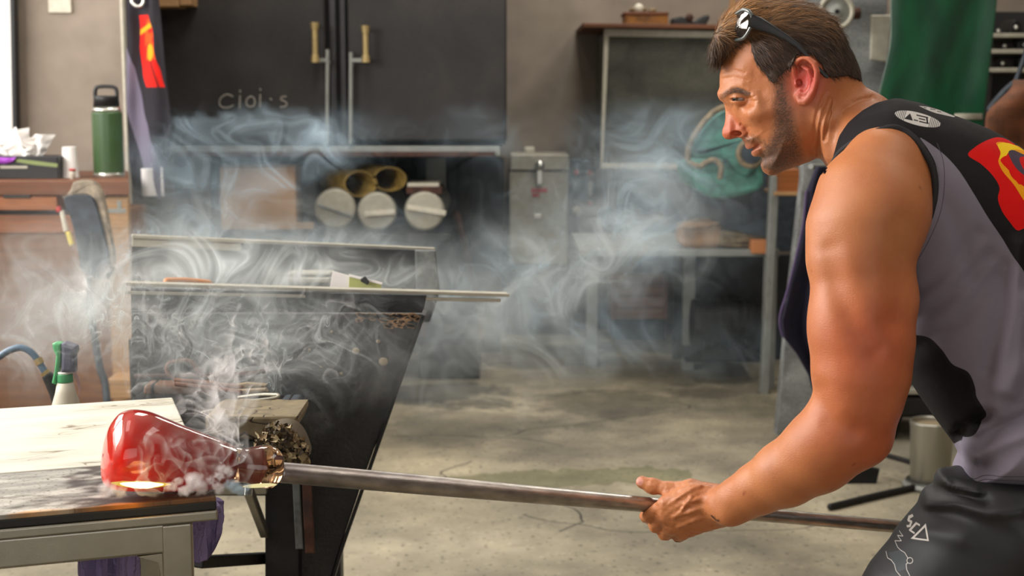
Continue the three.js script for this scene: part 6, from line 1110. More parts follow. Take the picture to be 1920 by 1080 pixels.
  // eyes
  for (const s of [1, -1]) {
    const c = V3(eyeC[0], eyeC[1], s * eyeC[2]), look = V3(-0.72, -0.16, 0.66 * s).normalize();
    const e = new THREE.SphereGeometry(EYE_R, 40, 28); const p = e.attributes.position, col = new Float32Array(p.count * 3);
    for (let i = 0; i < p.count; i++) { const a = (p.getX(i) * look.x + p.getY(i) * look.y + p.getZ(i) * look.z) / EYE_R, k = a > 0.965 ? [0.01, 0.008, 0.006] : a > 0.80 ? [0.05, 0.03, 0.018] : [0.22, 0.155, 0.125]; col.set(k, i * 3); }
    e.setAttribute('color', new THREE.BufferAttribute(col, 3)); e.translate(c.x, c.y, c.z); e.applyMatrix4(H2B);
    add(man, 'eye', e, new THREE.MeshPhysicalMaterial({ name: 'eyeball', vertexColors: true, roughness: 0.12 }));
  }
  // hair: a shaped mass with combed strands over it
  const hairReg = outline(HP2([[1318, 90], [1336, 118], [1348, 124], [1358, 113], [1372, 97], [1392, 84], [1406, 74], [1411, 92], [1416, 114], [1427, 130], [1440, 143], [1450, 159], [1458, 150], [1471, 136], [1485, 125], [1493, 107], [1508, 100], [1524, 106], [1537, 122], [1546, 142], [1560, 148], [1584, 143], [1600, 148], [1616, 160], [1660, 120], [1640, 20], [1590, -60], [1480, -80], [1340, -50], [1300, 20]]), 0.0015, 0.03);
  const quiff = [[1402, 30, 0, 24], [1370, 58, 0, 22], [1350, 92, 0, 16], [1346, 104, 0, 11]].map((a) => HJ(...a));
  const flow = (x, y, z) => { const u = x * 0.92 - y * 0.3; return noise(x * 26 - y * 20, (y + x * 0.3) * 190, z * 190) * 0.6 + noise(x * 50, y * 320, z * 320) * 0.4; };
  const hairF = (x, y, z) => {
    const [a, b, c] = toHead(x, y, z), reg = hairReg(a, b);
    const top = sst(hy(110), hy(20), b), front = sst(hx(1440), hx(1370), a);
    let t = 0.0035 + 0.0065 * top + 0.004 * front * top; t *= 0.35 + 0.65 * sst(0, 0.02, reg); t = Math.max(0.0032, t * (1 - 0.75 * sst(hx(1575), hx(1612), a) * (1 - top)));
    let f = headField(a, b, c) - t;
    const zq = Math.max(0, Math.abs(c) - 0.042); f = smin(f, chain(a, b, zq, quiff, 0), 0.02);
    f += 0.0016 * flow(a, b, c) * (0.4 + top);
    return smax(f, -reg - 0.002 * noise(a * 120, b * 120, c * 60), 0.002);
  };
  const hairLo = [hc[0] - 0.145, L(1480, 175, 0)[1], -0.115], hairHi = [L(1640, 165, 0)[0], hc[1] + 0.16, 0.115];
  const gHair = meshField(hairF, hairLo, hairHi, 0.0024);
  const hairTone = (x, y, z, n = 0) => { const [a, b, c] = toHead(x, y, z), k = 1 + 0.35 * noise(a * 60, b * 160, c * 160) + n, g = sst(hx(1480), hx(1350), a) * sst(hy(120), hy(30), b); const tp = sst(hy(95), hy(25), b); return [(56 + 44 * g + 44 * tp) * k, (42 + 32 * g + 30 * tp) * k, (33 + 16 * g + 14 * tp) * k]; };  // tone raised on top and front: light on the hair painted into its colour
  paint(gHair, (x, y, z) => hairTone(x, y, z));
  // strands
  reseed(404);
  const sp = [], sn = [], sc = [], hp = gHair.attributes.position, hn = gHair.attributes.normal, col = new THREE.Color();
  const strand = (o, d, n, len, w, lift, tone, curl) => {
    const S = 5, side = d.clone().cross(n).normalize(), pts = [];
    for (let i = 0; i <= S; i++) { const t = i / S, p = o.clone().addScaledVector(d, len * t).addScaledVector(n, lift * Math.sin(t * 2.2) - 0.25 * len * t * t * 0.25).addScaledVector(side, curl * t * t); pts.push([p, w * (1 - t * 0.85)]); }
    col.setRGB(tone[0] / 255, tone[1] / 255, tone[2] / 255, THREE.SRGBColorSpace);
    for (let i = 0; i < S; i++) { const [p, a] = pts[i], [q, b] = pts[i + 1], A = p.clone().addScaledVector(side, a), B = p.clone().addScaledVector(side, -a), C = q.clone().addScaledVector(side, b), D = q.clone().addScaledVector(side, -b); for (const v of [A, C, B, C, D, B]) { sp.push(v.x, v.y, v.z); sn.push(n.x, n.y, n.z); sc.push(col.r, col.g, col.b); } }
  };
  const N = hp.count;
  for (let k = 0; k < 14000; k++) {
    const i = Math.floor(rnd() * N), o = V3(hp.getX(i), hp.getY(i), hp.getZ(i)), n = V3(hn.getX(i), hn.getY(i), hn.getZ(i)), [a, b, c] = toHead(o.x, o.y, o.z);
    const top = sst(hy(110), hy(30), b), back = sst(hx(1540), hx(1600), a), front = sst(hx(1400), hx(1350), a);
    let d = V3(lerp(0.75, 0.35, back) - 1.0 * front * (1 - top * 0.9), lerp(-0.85, 0.25, top) + 0.15 * front, 0.15 * Math.sign(c) * top).add(V3(rr(-0.18, 0.18), rr(-0.18, 0.18), rr(-0.18, 0.18)));
    d.addScaledVector(n, -d.dot(n)).normalize();
    const len = lerp(0.013, 0.024, Math.max(top, front)) * (1 - 0.6 * back * (1 - top)) * rr(0.7, 1.2);
    strand(o.addScaledVector(n, -0.0008), d, n, len, rr(0.00022, 0.0005), rr(0.0014, 0.0030), hairTone(o.x, o.y, o.z, rr(-0.35, 0.75)), rr(-0.003, 0.003));
  }
  for (const s of [1, -1]) for (let k = 0; k < 190; k++) {             // eyebrows
    const t = rnd(), i = Math.min(Math.floor(t * 4), 3), u = t * 4 - i, a = lerp(browL[i][0], browL[i + 1][0], u), b = lerp(browL[i][1], browL[i + 1][1], u) + rr(-0.003, 0.003);
    let z = 0.09; for (let q = 0; q < 60; q++) { const v = headField(a, b, z); if (v < 0.0004) break; z -= Math.max(0.0005, v * 0.5); }
    const o = V3(a, b, s * z).applyMatrix4(H2B), n = V3(-0.45, 0.2, s * 0.87).normalize(); strand(o, V3(0.93, rr(0.05, 0.35) - 0.5 * t, -0.25 * s + 0.5).normalize(), n, rr(0.005, 0.009), 0.00028, 0.0008, [92 + rr(-16, 26), 62, 40], 0);
  }
  const sg = new THREE.BufferGeometry(); sg.setAttribute('position', new THREE.Float32BufferAttribute(sp, 3)); sg.setAttribute('normal', new THREE.Float32BufferAttribute(sn, 3)); sg.setAttribute('color', new THREE.Float32BufferAttribute(sc, 3)); sg.setAttribute('uv', new THREE.BufferAttribute(new Float32Array(sp.length / 3 * 2), 2));
  add(man, 'hair', mergeGeometries([plain(gHair), sg]), new THREE.MeshPhysicalMaterial({ name: 'hair', vertexColors: true, roughness: 0.6, side: THREE.DoubleSide, specularIntensity: 0.6 }));

  // shirt with its dyed panels and prints
  const X0 = L(1530, 500, 0.1)[0], X1 = L(2150, 500, 0.1)[0], Y1 = L(1700, 165, 0.1)[1], Y0 = L(1700, 930, 0.1)[1], CW = 1536, CH = Math.round(CW * (Y1 - Y0) / (X1 - X0));
  const cv = document.createElement('canvas'); cv.width = CW; cv.height = CH;
  const c2 = cv.getContext('2d'), uvOf = (px, py) => { const p = hit(shirtField, px, py) ?? L(px, py, 0.12); return [(p[0] - X0) / (X1 - X0) * CW, (Y1 - p[1]) / (Y1 - Y0) * CH]; };
  const path = (pts, close = true) => { const q = pts.map(([x, y]) => { const [a, b] = uvOf(x, y); return V3(a, b, 0); }), cc = new THREE.CatmullRomCurve3(q, close, 'centripetal'); c2.beginPath(); cc.getPoints(pts.length * 8).forEach((p, i) => i ? c2.lineTo(p.x, p.y) : c2.moveTo(p.x, p.y)); if (close) c2.closePath(); };
  const fill = (pts, s) => { path(pts); c2.fillStyle = s; c2.fill(); };
  c2.fillStyle = '#1d1a1b'; c2.fillRect(0, 0, CW, CH);
  fill([[1725, 258], [1765, 285], [1795, 316], [1824, 360], [1853, 408], [1880, 448], [1902, 484], [1919, 508], [1935, 540], [1960, 600], [2000, 700], [2110, 760], [2110, 925], [1780, 925], [1776, 880], [1800, 826], [1815, 805], [1849, 779], [1843, 764], [1831, 744], [1828, 726], [1815, 698], [1786, 683], [1766, 656], [1741, 633], [1711, 628], [1690, 628], [1690, 480], [1715, 478], [1745, 420], [1757, 360], [1755, 310], [1740, 280]], '#7d7682');
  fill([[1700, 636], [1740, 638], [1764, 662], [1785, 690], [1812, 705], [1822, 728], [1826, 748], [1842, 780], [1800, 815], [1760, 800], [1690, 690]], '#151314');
  // flame print
  fill([[1815, 290], [1828, 276], [1842, 267], [1858, 260], [1872, 257], [1890, 262], [1925, 276], [1960, 300], [1990, 380], [1970, 430], [1922, 428], [1908, 432], [1893, 416], [1879, 396], [1871, 372], [1874, 352], [1862, 330], [1840, 308]], '#d8120e');
  fill([[1868, 268], [1880, 266], [1894, 270], [1912, 275], [1940, 288], [1940, 300], [1915, 288], [1898, 282], [1890, 284], [1888, 292], [1896, 330], [1930, 360], [1925, 380], [1900, 345], [1878, 318], [1872, 300], [1880, 288]], '#f5a012');
  fill([[1871, 271], [1890, 268], [1910, 276], [1920, 282], [1905, 280], [1893, 284], [1886, 292], [1874, 298], [1876, 286]], '#ffd21a');
  fill([[1876, 300], [1890, 292], [1908, 322], [1918, 340], [1912, 346], [1894, 322]], '#e01008');
  fill([[1891, 285], [1898, 281], [1916, 288], [1940, 300], [1940, 345], [1922, 330], [1908, 318], [1897, 302]], '#4f4250');
  fill([[1912, 296], [1922, 294], [1940, 306], [1940, 330], [1920, 318]], '#d8120e');
  // seams
  c2.lineWidth = 3.2; c2.strokeStyle = '#4c4750';
  path([[1757, 268], [1768, 300], [1771, 340], [1764, 395], [1742, 450], [1718, 492]], false); c2.stroke();
  for (const dy of [0, 8]) { path([[1806, 884 + dy], [1850, 891 + dy], [1920, 894 + dy], [2100, 890 + dy]], false); c2.stroke(); }
  // oval club emblem with hatching and its lettering, beside it a small wordmark
  const place = (px, py, dx, dy) => { const [ox, oy] = uvOf(px, py), [ax, ay] = uvOf(px + 12, py + 12 * dx), [bx, by] = uvOf(px + 12 * dy, py + 12); c2.setTransform((ax - ox) / 12, (ay - oy) / 12, (bx - ox) / 12, (by - oy) / 12, ox, oy); };
  place(1721, 222.5, 0.23, 0.1);
  c2.fillStyle = '#cfc9c4'; c2.beginPath(); c2.ellipse(0, 0, 43, 13, 0, 0, 7); c2.fill();
  c2.save(); c2.clip(); c2.strokeStyle = '#2a2627'; c2.lineWidth = 0.9; for (let x = -60; x < 60; x += 3.2) { if (x > -24 && x < 22) continue; c2.beginPath(); c2.moveTo(x - 5, 14); c2.lineTo(x + 5, -14); c2.stroke(); } c2.restore();
  c2.fillStyle = '#2a2627'; c2.beginPath(); c2.moveTo(-26, 6); c2.lineTo(-14, -7); c2.lineTo(-10, 6); c2.closePath(); c2.fill();
  c2.fillRect(-2, -8, 22, 2.4); c2.fillRect(16, -8, 3, 13); c2.fillRect(2, -2, 12, 2.2); c2.fillRect(2, 3.5, 18, 2.2); c2.fillRect(-8, 3, 8, 2);
  place(1757, 208, 0.2, 0.1);
  c2.fillStyle = '#bdb7b2'; c2.beginPath(); c2.moveTo(-33, -5); c2.lineTo(-14, -7); c2.lineTo(6, -5); c2.lineTo(34, 4); c2.lineTo(30, 7); c2.lineTo(-2, 5); c2.lineTo(-14, 2); c2.closePath(); c2.fill();
  c2.fillStyle = '#2a2627'; c2.fillRect(-12, -3.5, 10, 2); c2.fillRect(0, -1, 8, 2); c2.fillRect(-24, -4, 5, 1.4);
  c2.setTransform(1, 0, 0, 1, 0, 0);
  const shirtTex = new THREE.CanvasTexture(cv); shirtTex.colorSpace = THREE.SRGBColorSpace; shirtTex.flipY = true; shirtTex.wrapS = shirtTex.wrapT = THREE.ClampToEdgeWrapping;
  const sLo = [L(1530, 400, 0)[0], HEM_Y - 0.03, -0.22], sHi = [L(2230, 500, 0)[0], L(1700, 160, 0)[1], 0.25];
  const gShirt = meshField(shirtField, sLo, sHi, 0.0036);
  { const uv = gShirt.attributes.uv; for (let i = 0; i < uv.count; i++) uv.setXY(i, (uv.getX(i) - X0) / (X1 - X0), 1 - (Y1 - uv.getY(i)) / (Y1 - Y0)); }
  const weave = dataTex(64, 64, (u, v) => { const a = Math.hypot((u * 2 % 1) - 0.5, (v * 2 % 1) - 0.5) < 0.3 ? 90 : 200; return [a, a, a]; }, false, THREE.RepeatWrapping);
  const shirt = add(man, 'jersey', gShirt, new THREE.MeshPhysicalMaterial({ name: 'jerseyCloth', map: shirtTex, roughness: 0.85, specularIntensity: 0.35, bumpMap: scaled(weave, 130, 160), bumpScale: 0.0005 }), 'black and grey sleeveless jersey with flame print');
  const trimC = ARMHOLE.map(([x, y], i) => { const p = hit(shirtField, x + (i > 8 ? 3 : 1), y - (i < 8 ? 2 : 0)) ?? armPts[i]; const w = clamp(p[2], armW(i) - 0.05, armW(i) + 0.04), q = L(x, y, w); return V3(...q); });
  const bandT = new THREE.TubeGeometry(new THREE.CatmullRomCurve3(trimC, false, 'centripetal'), 90, 0.0042, 8, false);
  add(shirt, 'armhole_binding', bandT, new THREE.MeshPhysicalMaterial({ name: 'bindingBlack', color: '#171416', roughness: 0.8 }), 'black armhole binding');
  // shorts
  const SX0 = L(1600, 1000, 0.15)[0], SX1 = L(2140, 1000, 0.15)[0], SY1 = L(1750, 860, 0.15)[1], SY0 = L(1750, 1260, 0.15)[1], SW = 1024, SH = 768;
  const cs = document.createElement('canvas'); cs.width = SW; cs.height = SH;
  const c3 = cs.getContext('2d'), uvS = (px, py) => { const p = hit(shortsField, px, py) ?? L(px, py, 0.15); return [(p[0] - SX0) / (SX1 - SX0) * SW, (SY1 - p[1]) / (SY1 - SY0) * SH]; };
  c3.fillStyle = '#121113'; c3.fillRect(0, 0, SW, SH);
  const pS = (pts) => { c3.beginPath(); pts.forEach(([x, y], i) => { const [a, b] = uvS(x, y); i ? c3.lineTo(a, b) : c3.moveTo(a, b); }); };
  const fS = (pts, s) => { pS(pts); c3.closePath(); c3.fillStyle = s; c3.fill('evenodd'); };
  fS([[1666, 1036], [1690, 1030], [1700, 1044], [1700, 1066], [1684, 1072], [1674, 1056]], '#2c3238');
  const white = '#d9d3cc';
  const lineS = (pts, w) => { pS(pts); c3.lineWidth = w; c3.strokeStyle = white; c3.lineJoin = 'round'; c3.stroke(); };
  lineS([[1712, 966], [1705, 970], [1703, 976], [1709, 978], [1706, 986], [1700, 987]], 6.5);           // S
  lineS([[1725, 985], [1718, 981], [1706, 994], [1715, 1000]], 6.5);                                     // C
  { pS([[1735, 985], [1740, 1013], [1711, 1009]]); c3.closePath(); c3.lineWidth = 6; c3.lineJoin = 'miter'; c3.strokeStyle = white; c3.stroke(); }
  lineS([[1686, 995], [1693, 1005], [1683, 1004], [1690, 1014], [1678, 1014], [1683, 1026], [1688, 1031], [1696, 1036], [1701, 1044], [1702, 1047]], 2.4);
  { c3.beginPath(); for (let a = 0; a <= 20; a++) { const [x, y] = uvS(1706 + 5.5 * Math.cos(a / 20 * 6.3), 1051 + 5.5 * Math.sin(a / 20 * 6.3)); a ? c3.lineTo(x, y) : c3.moveTo(x, y); } c3.lineWidth = 2.4; c3.stroke(); }
  lineS([[1702, 1055], [1699, 1058], [1700, 1068], [1706, 1080], [1708, 1095]], 2.4);
  lineS([[1661, 1033], [1664, 1046], [1671, 1050], [1677, 1058], [1680, 1070], [1689, 1081], [1694, 1095]], 2.4);
  const shTex = new THREE.CanvasTexture(cs); shTex.colorSpace = THREE.SRGBColorSpace; shTex.flipY = true; shTex.wrapS = shTex.wrapT = THREE.ClampToEdgeWrapping;
  const gSh = meshField(shortsField, [L(1560, 1000, 0)[0], Math.min(THL[2][1], THR[2][1]) - 0.09, -0.26], [L(2290, 1000, 0)[0], L(1800, 850, 0)[1], 0.27], 0.0046);
  { const uv = gSh.attributes.uv; for (let i = 0; i < uv.count; i++) uv.setXY(i, (uv.getX(i) - SX0) / (SX1 - SX0), 1 - (SY1 - uv.getY(i)) / (SY1 - SY0)); }
  add(man, 'shorts', gSh, new THREE.MeshPhysicalMaterial({ name: 'shortsCloth', map: shTex, roughness: 0.55 }), 'black sports shorts with white print');
  // shoes, below the frame
  for (const an of [ankL, ankR]) {
    const w = V3(...an).applyMatrix4(MAN.m), f = (x, y, z) => { let d = limb(x, y, z, [0.03, 0.055, 0, 0.045], [-0.10, 0.035, 0, 0.036]); d = smin(d, limb(x, y, z, [0.02, 0.09, 0, 0.05], [0.025, 0.05, 0, 0.045]), 0.03); return Math.max(d, -y + 0.001); };
    const g = meshField(f, [-0.16, -0.02, -0.08], [0.12, 0.17, 0.08], 0.006); g.translate(w.x, 0, w.z); g.applyMatrix4(MAN.inv);
    add(man, 'shoe', g, M.rubber);
  }
}
// ---------------------------------------------------------------- sunglasses pushed up on the hair
{
  const t = thing('sunglasses', 'mirrored wraparound sunglasses with black temples pushed up on the hair', 'sunglasses', headO);
  const toW = (px, py, w) => { const p = HL(px, py, w); return V3(...p).applyMatrix4(HEAD.m); };
  const mir = (px, py, w) => { const p = HL(px, py, w); return V3(p[0], p[1], -p[2]).applyMatrix4(HEAD.m); };
  const rimO = [[1375, 32], [1387, 22], [1396, 18.5], [1405, 22], [1410.5, 31], [1410, 45], [1404, 59], [1396, 70], [1387, 74], [1373, 75], [1362, 72.5], [1365, 57], [1369, 43]], wOf = (x, y) => lerp(0.040, 0.083, sst(1360, 1411, x)) ;
  for (const [fn, s] of [[toW, 1], [mir, -1]]) {
    const path = new THREE.CatmullRomCurve3(rimO.map(([x, y]) => fn(x, y, wOf(x, y))), true, 'centripetal');
    part(t, 'rim', new THREE.TubeGeometry(path, 70, 0.0026, 10, true), new THREE.MeshPhysicalMaterial({ name: 'gunmetal', color: '#6d716f', roughness: 0.3, metalness: 0.6 }));
    const cx = 1387, cy = 47, ring = path.getPoints(48), c = fn(cx, cy, wOf(cx, cy) + 0.006), ps = [], ix = [];
    const bulge = ring[0].clone();
    ps.push(c); for (let k = 1; k <= 4; k++) for (let i = 0; i < 48; i++) { const q = c.clone().lerp(ring[i], k / 4); const b = 0.006 * (1 - (k / 4) ** 2) - 0.006 * (1 - k / 4); const nrm = V3(...[-0.55, 0.25, 0.8 * s]).transformDirection(HEAD.m); q.addScaledVector(nrm, b); ps.push(q); }
    for (let i = 0; i < 48; i++) { const a = 1 + i, b = 1 + (i + 1) % 48; ix.push(0, a, b); for (let k = 0; k < 3; k++) { const p = 1 + k * 48 + i, q = 1 + k * 48 + (i + 1) % 48; ix.push(p, p + 48, q, q, p + 48, q + 48); } }
    const g = new THREE.BufferGeometry().setFromPoints(ps); g.setIndex(ix); g.computeVertexNormals();
    part(t, 'lens', g, new THREE.MeshPhysicalMaterial({ name: 'mirrorLens', color: '#6e6a66', roughness: 0.05, metalness: 0.95, side: THREE.DoubleSide }), 'mirrored lens');
    const TP = [[1406, 38, 0.083, 25, 0.006], [1422, 44, 0.0855, 25, 0.006], [1446, 55, 0.086, 18, 0.006], [1472, 69, 0.0855, 13, 0.0045], [1494, 84, 0.086, 10, 0.004], [1510, 101, 0.0862, 7, 0.0035], [1525, 118, 0.086, 6.5, 0.0035], [1538, 132, 0.0845, 7.5, 0.0035], [1548, 142, 0.083, 8, 0.0035], [1553, 146, 0.0825, 4, 0.003]];
    const pos = [], idx = [];
    TP.forEach(([x, y, w, h, th], i) => { const a = TP[Math.max(0, i - 1)], b = TP[Math.min(TP.length - 1, i + 1)], dx = b[0] - a[0], dy = b[1] - a[1], l = Math.hypot(dx, dy), nx = -dy / l, ny = dx / l; for (let k = 0; k < 12; k++) { const q = k / 12 * 2 * Math.PI, ca = Math.sign(Math.cos(q)) * Math.abs(Math.cos(q)) ** 0.6, sa = Math.sign(Math.sin(q)) * Math.abs(Math.sin(q)) ** 0.6, p = fn(x + nx * ca * h / 2, y + ny * ca * h / 2, w + sa * th / 2); pos.push(p.x, p.y, p.z); } });
    for (let i = 0; i < TP.length - 1; i++) for (let k = 0; k < 12; k++) { const a = i * 12 + k, b = i * 12 + (k + 1) % 12; s > 0 ? idx.push(a, b, a + 12, b, b + 12, a + 12) : idx.push(a, a + 12, b, b, a + 12, b + 12); }
    for (let k = 1; k < 11; k++) { idx.push(0, k, k + 1); const e = (TP.length - 1) * 12; idx.push(e, e + k + 1, e + k); }
    const tg = new THREE.BufferGeometry(); tg.setAttribute('position', new THREE.Float32BufferAttribute(pos, 3)); tg.setIndex(idx); tg.computeVertexNormals();
    part(t, 'temple', tg, M.plasticBlack, 'black temple');
  }
  part(t, 'nose_bridge', tube([toW(1372, 38, 0.04), toW(1366, 38, 0.015), mir(1366, 38, 0.015), mir(1372, 38, 0.04)], 0.003, 20, 8), M.plasticBlack);
}
// ---------------------------------------------------------------- smoke: drifting layers, curling threads and dense puffs
{
  const curl = (x, y, z, s) => { const e = 0.02; return [(noise(x, y + e, z + s) - noise(x, y - e, z + s)) / (2 * e), -(noise(x + e, y, z + s) - noise(x - e, y, z + s)) / (2 * e)]; };
  // density of drawn-out billows: noise carried along a swirling flow
  const billow = dataTex(640, 640, (u, v) => {
    let x = u * 7, y = v * 7; const x0 = x, y0 = y;
    for (let i = 0; i < 9; i++) { const a = curl(x * 0.55, y * 0.55, 0.3, 5), b = curl(x * 1.5, y * 1.5, 0.9, 1); x += 0.075 * a[0] + 0.035 * b[0]; y += 0.075 * a[1] + 0.035 * b[1]; }
    const soft = 0.5 + 0.9 * fbm(x * 0.8, y * 0.8, 2, 4), r1 = 1 - Math.abs(noise(x * 1.9, y * 1.9, 7)) * 2.2, r2 = 1 - Math.abs(noise(x * 4.1, y * 4.1, 3)) * 2.4;
    const d = clamp(0.62 * soft + 0.30 * Math.max(0, r1) ** 2.5 * soft * 1.6 + 0.20 * Math.max(0, r2) ** 3 * soft, 0, 1);
    return [0, 255 * d, 0];
  }, false);
  const threads = dataTex(768, 768, (u, v) => {
    let x = u * 9, y = v * 9;
    for (let i = 0; i < 12; i++) { const a = curl(x * 0.6, y * 0.6, 4.3, 5), b = curl(x * 1.7, y * 1.7, 2.9, 1); x += 0.09 * a[0] + 0.05 * b[0]; y += 0.09 * a[1] + 0.05 * b[1]; }
    const m = clamp(0.35 + 1.3 * fbm(x * 0.7, y * 0.7, 12, 3), 0, 1), r1 = Math.max(0, 1 - Math.abs(noise(x * 1.6, y * 1.6, 17)) * 7), r2 = Math.max(0, 1 - Math.abs(noise(x * 3.3, y * 3.3, 13)) * 6), r3 = Math.max(0, 1 - Math.abs(noise(x * 6.5, y * 6.5, 11)) * 4);
    return [0, 255 * clamp(m * (0.18 + 0.75 * r1 + 0.5 * r2 + 0.2 * r3), 0, 1), 0];
  }, false);
  const smokeMat = (name, c, tex, s) => new THREE.MeshPhysicalMaterial({ name, color: new THREE.Color(...c), roughness: 1, specularIntensity: 0, transmission: 0.5, thickness: 0, transparent: true, opacity: 0.29, vertexColors: true, alphaMap: tex ? scaled(tex, s) : null, side: THREE.DoubleSide, depthWrite: false });
  const withAlpha = (g, al) => { const n = g.attributes.position.count, c = new Float32Array(n * 4); for (let i = 0; i < n; i++) { c[4 * i] = c[4 * i + 1] = c[4 * i + 2] = 1; c[4 * i + 3] = Math.max(0, al(i)); } g.setAttribute('color', new THREE.BufferAttribute(c, 4)); return g; };
  const group = (name, label) => { const o = new THREE.Group(); o.name = name; o.userData = { label, category: 'smoke', kind: 'stuff' }; scene.add(o); return o; };
  const mesh = (parent, name, g, m) => { const o = new THREE.Mesh(g, m); o.name = name; o.castShadow = o.receiveShadow = true; parent.add(o); };
  // a wavy, folded layer of smoke round the depth D; its density is the sum of drifting clouds (centre, size, strength)
  const layer = (parent, D, amp, seed, mat, clouds, x0 = -60, x1 = 1500, y0 = 170, y1 = 1000) => {
    const nu = 150, nv = 90, dens = [];
    const g = sheet((u, v) => {
      const px = lerp(x0, x1, u), py = lerp(y0, y1, v), a = at(px, py, D), z = amp * (noise(a.x * 1.6, a.y * 1.6, seed) + 0.5 * noise(a.x * 4, a.y * 4, seed + 3)) * 1.6;
      let s = 0; const wx = px + 40 * noise(px * 0.012, py * 0.012, seed + 5) + 18 * noise(px * 0.035, py * 0.035, seed), wy = py + 34 * noise(px * 0.012, py * 0.012, seed + 9) + 16 * noise(px * 0.035, py * 0.035, seed + 2);
      for (const [cx, cy, rx, ry, k, hard] of clouds) { const d = ((wx - cx) / rx) ** 2 + ((wy - cy) / ry) ** 2; s += hard ? k * sst(1.25, 0.7, d) * (0.45 + 0.55 * d) : k * Math.exp(-d); }
      s *= sst(0, 0.06, u) * sst(1, 0.94, u) * sst(0, 0.06, v) * sst(1, 0.94, v);
      dens.push(s * 1.45 / 0.29);
      return V3(a.x, a.y, a.z + z);
    }, nu, nv);
    withAlpha(g, (i) => dens[i]);
    const p = g.attributes.position, uv = g.attributes.uv; for (let i = 0; i < p.count; i++) uv.setXY(i, p.getX(i) + seed * 0.37 + 0.10 * noise(p.getX(i) * 5, p.getY(i) * 5, seed), p.getY(i) + seed * 0.21 + 0.10 * noise(p.getX(i) * 5, p.getY(i) * 5, seed + 8));
    mesh(parent, 'smoke_layer', g, mat);
  };
  const blue = [0.56, 0.72, 0.84], pale = [0.76, 0.81, 0.82], warm = [0.90, 0.87, 0.83];
  const hz = group('smoke_haze', 'bluish white smoke drifting across the workshop between kiln and bench');
  layer(hz, 5.0, 0.16, 1, smokeMat('smokeFar', blue, billow, 0.55), [[465, 285, 190, 80, 0.5, 1], [640, 250, 120, 45, 0.16], [340, 395, 130, 95, 0.62], [560, 470, 230, 70, 0.5], [1240, 290, 110, 100, 0.62], [1185, 370, 60, 90, 0.3], [1150, 430, 170, 90, 0.5], [960, 540, 150, 90, 0.42], [900, 260, 70, 40, 0.18], [1100, 640, 300, 50, 0.28]]);
  layer(hz, 4.35, 0.14, 2, smokeMat('smokeMiddle', pale, billow, 0.7), [[520, 500, 250, 60, 0.46], [430, 420, 170, 60, 0.22], [1210, 400, 120, 80, 0.42], [1110, 500, 140, 60, 0.34], [960, 570, 90, 60, 0.45], [700, 500, 150, 60, 0.22], [1000, 660, 260, 45, 0.26], [80, 520, 130, 140, 0.22], [180, 400, 60, 60, 0.10]]);
  layer(hz, 3.75, 0.14, 3, smokeMat('smokeBench', pale, billow, 0.8), [[500, 530, 240, 60, 0.42], [320, 470, 100, 70, 0.18], [900, 620, 180, 60, 0.26], [1190, 350, 100, 70, 0.26], [1010, 480, 120, 60, 0.22], [60, 560, 130, 120, 0.34], [860, 740, 140, 50, 0.2], [700, 600, 130, 40, 0.2]]);
  layer(hz, 3.0, 0.10, 4, smokeMat('smokeRails', pale, billow, 1.0), [[450, 500, 200, 50, 1.0], [640, 515, 150, 40, 0.6], [300, 500, 80, 50, 0.4], [60, 600, 150, 110, 0.30], [195, 565, 60, 45, 0.9], [820, 560, 160, 50, 0.20]]);
  layer(hz, 2.42, 0.03, 5, smokeMat('smokeCheek', pale, billow, 1.2), [[400, 600, 190, 75, 0.58], [540, 650, 140, 90, 0.36], [330, 690, 120, 60, 0.26], [690, 700, 90, 60, 0.2], [190, 560, 60, 36, 0.8], [860, 600, 100, 40, 0.14], [600, 740, 110, 60, 0.12]]);
  const th = group('smoke_threads', 'thin curling threads of white smoke over the black bench');
  layer(th, 2.3, 0.05, 6, smokeMat('threadNear', pale, threads, 2.5), [[330, 600, 150, 80, 0.34], [470, 650, 170, 80, 0.32], [210, 560, 70, 50, 0.7], [420, 700, 150, 60, 0.3], [90, 620, 120, 90, 0.35], [600, 640, 100, 70, 0.3]], -60, 1000, 420, 860);
  layer(th, 3.4, 0.10, 7, smokeMat('threadFar', blue, threads, 1.0), [[480, 500, 180, 60, 0.45], [1180, 380, 150, 120, 0.38], [960, 540, 120, 60, 0.5], [330, 480, 120, 60, 0.5], [700, 680, 120, 80, 0.2], [500, 270, 200, 50, 0.2]], -60, 1480, 180, 860);
  const th2 = smokeMat('threadGlass', [0.95, 0.93, 0.93], threads, 3.6);
  layer(th, 1.605, 0.008, 8, th2, [[365, 860, 75, 45, 0.12], [420, 880, 30, 40, 0.2], [330, 905, 90, 14, 0.10]], 180, 480, 740, 945);
  layer(th, 1.80, 0.03, 9, th2, [[395, 770, 32, 40, 0.6], [420, 710, 34, 36, 0.55], [440, 690, 30, 20, 0.3], [385, 810, 40, 22, 0.5]], 330, 520, 650, 850);
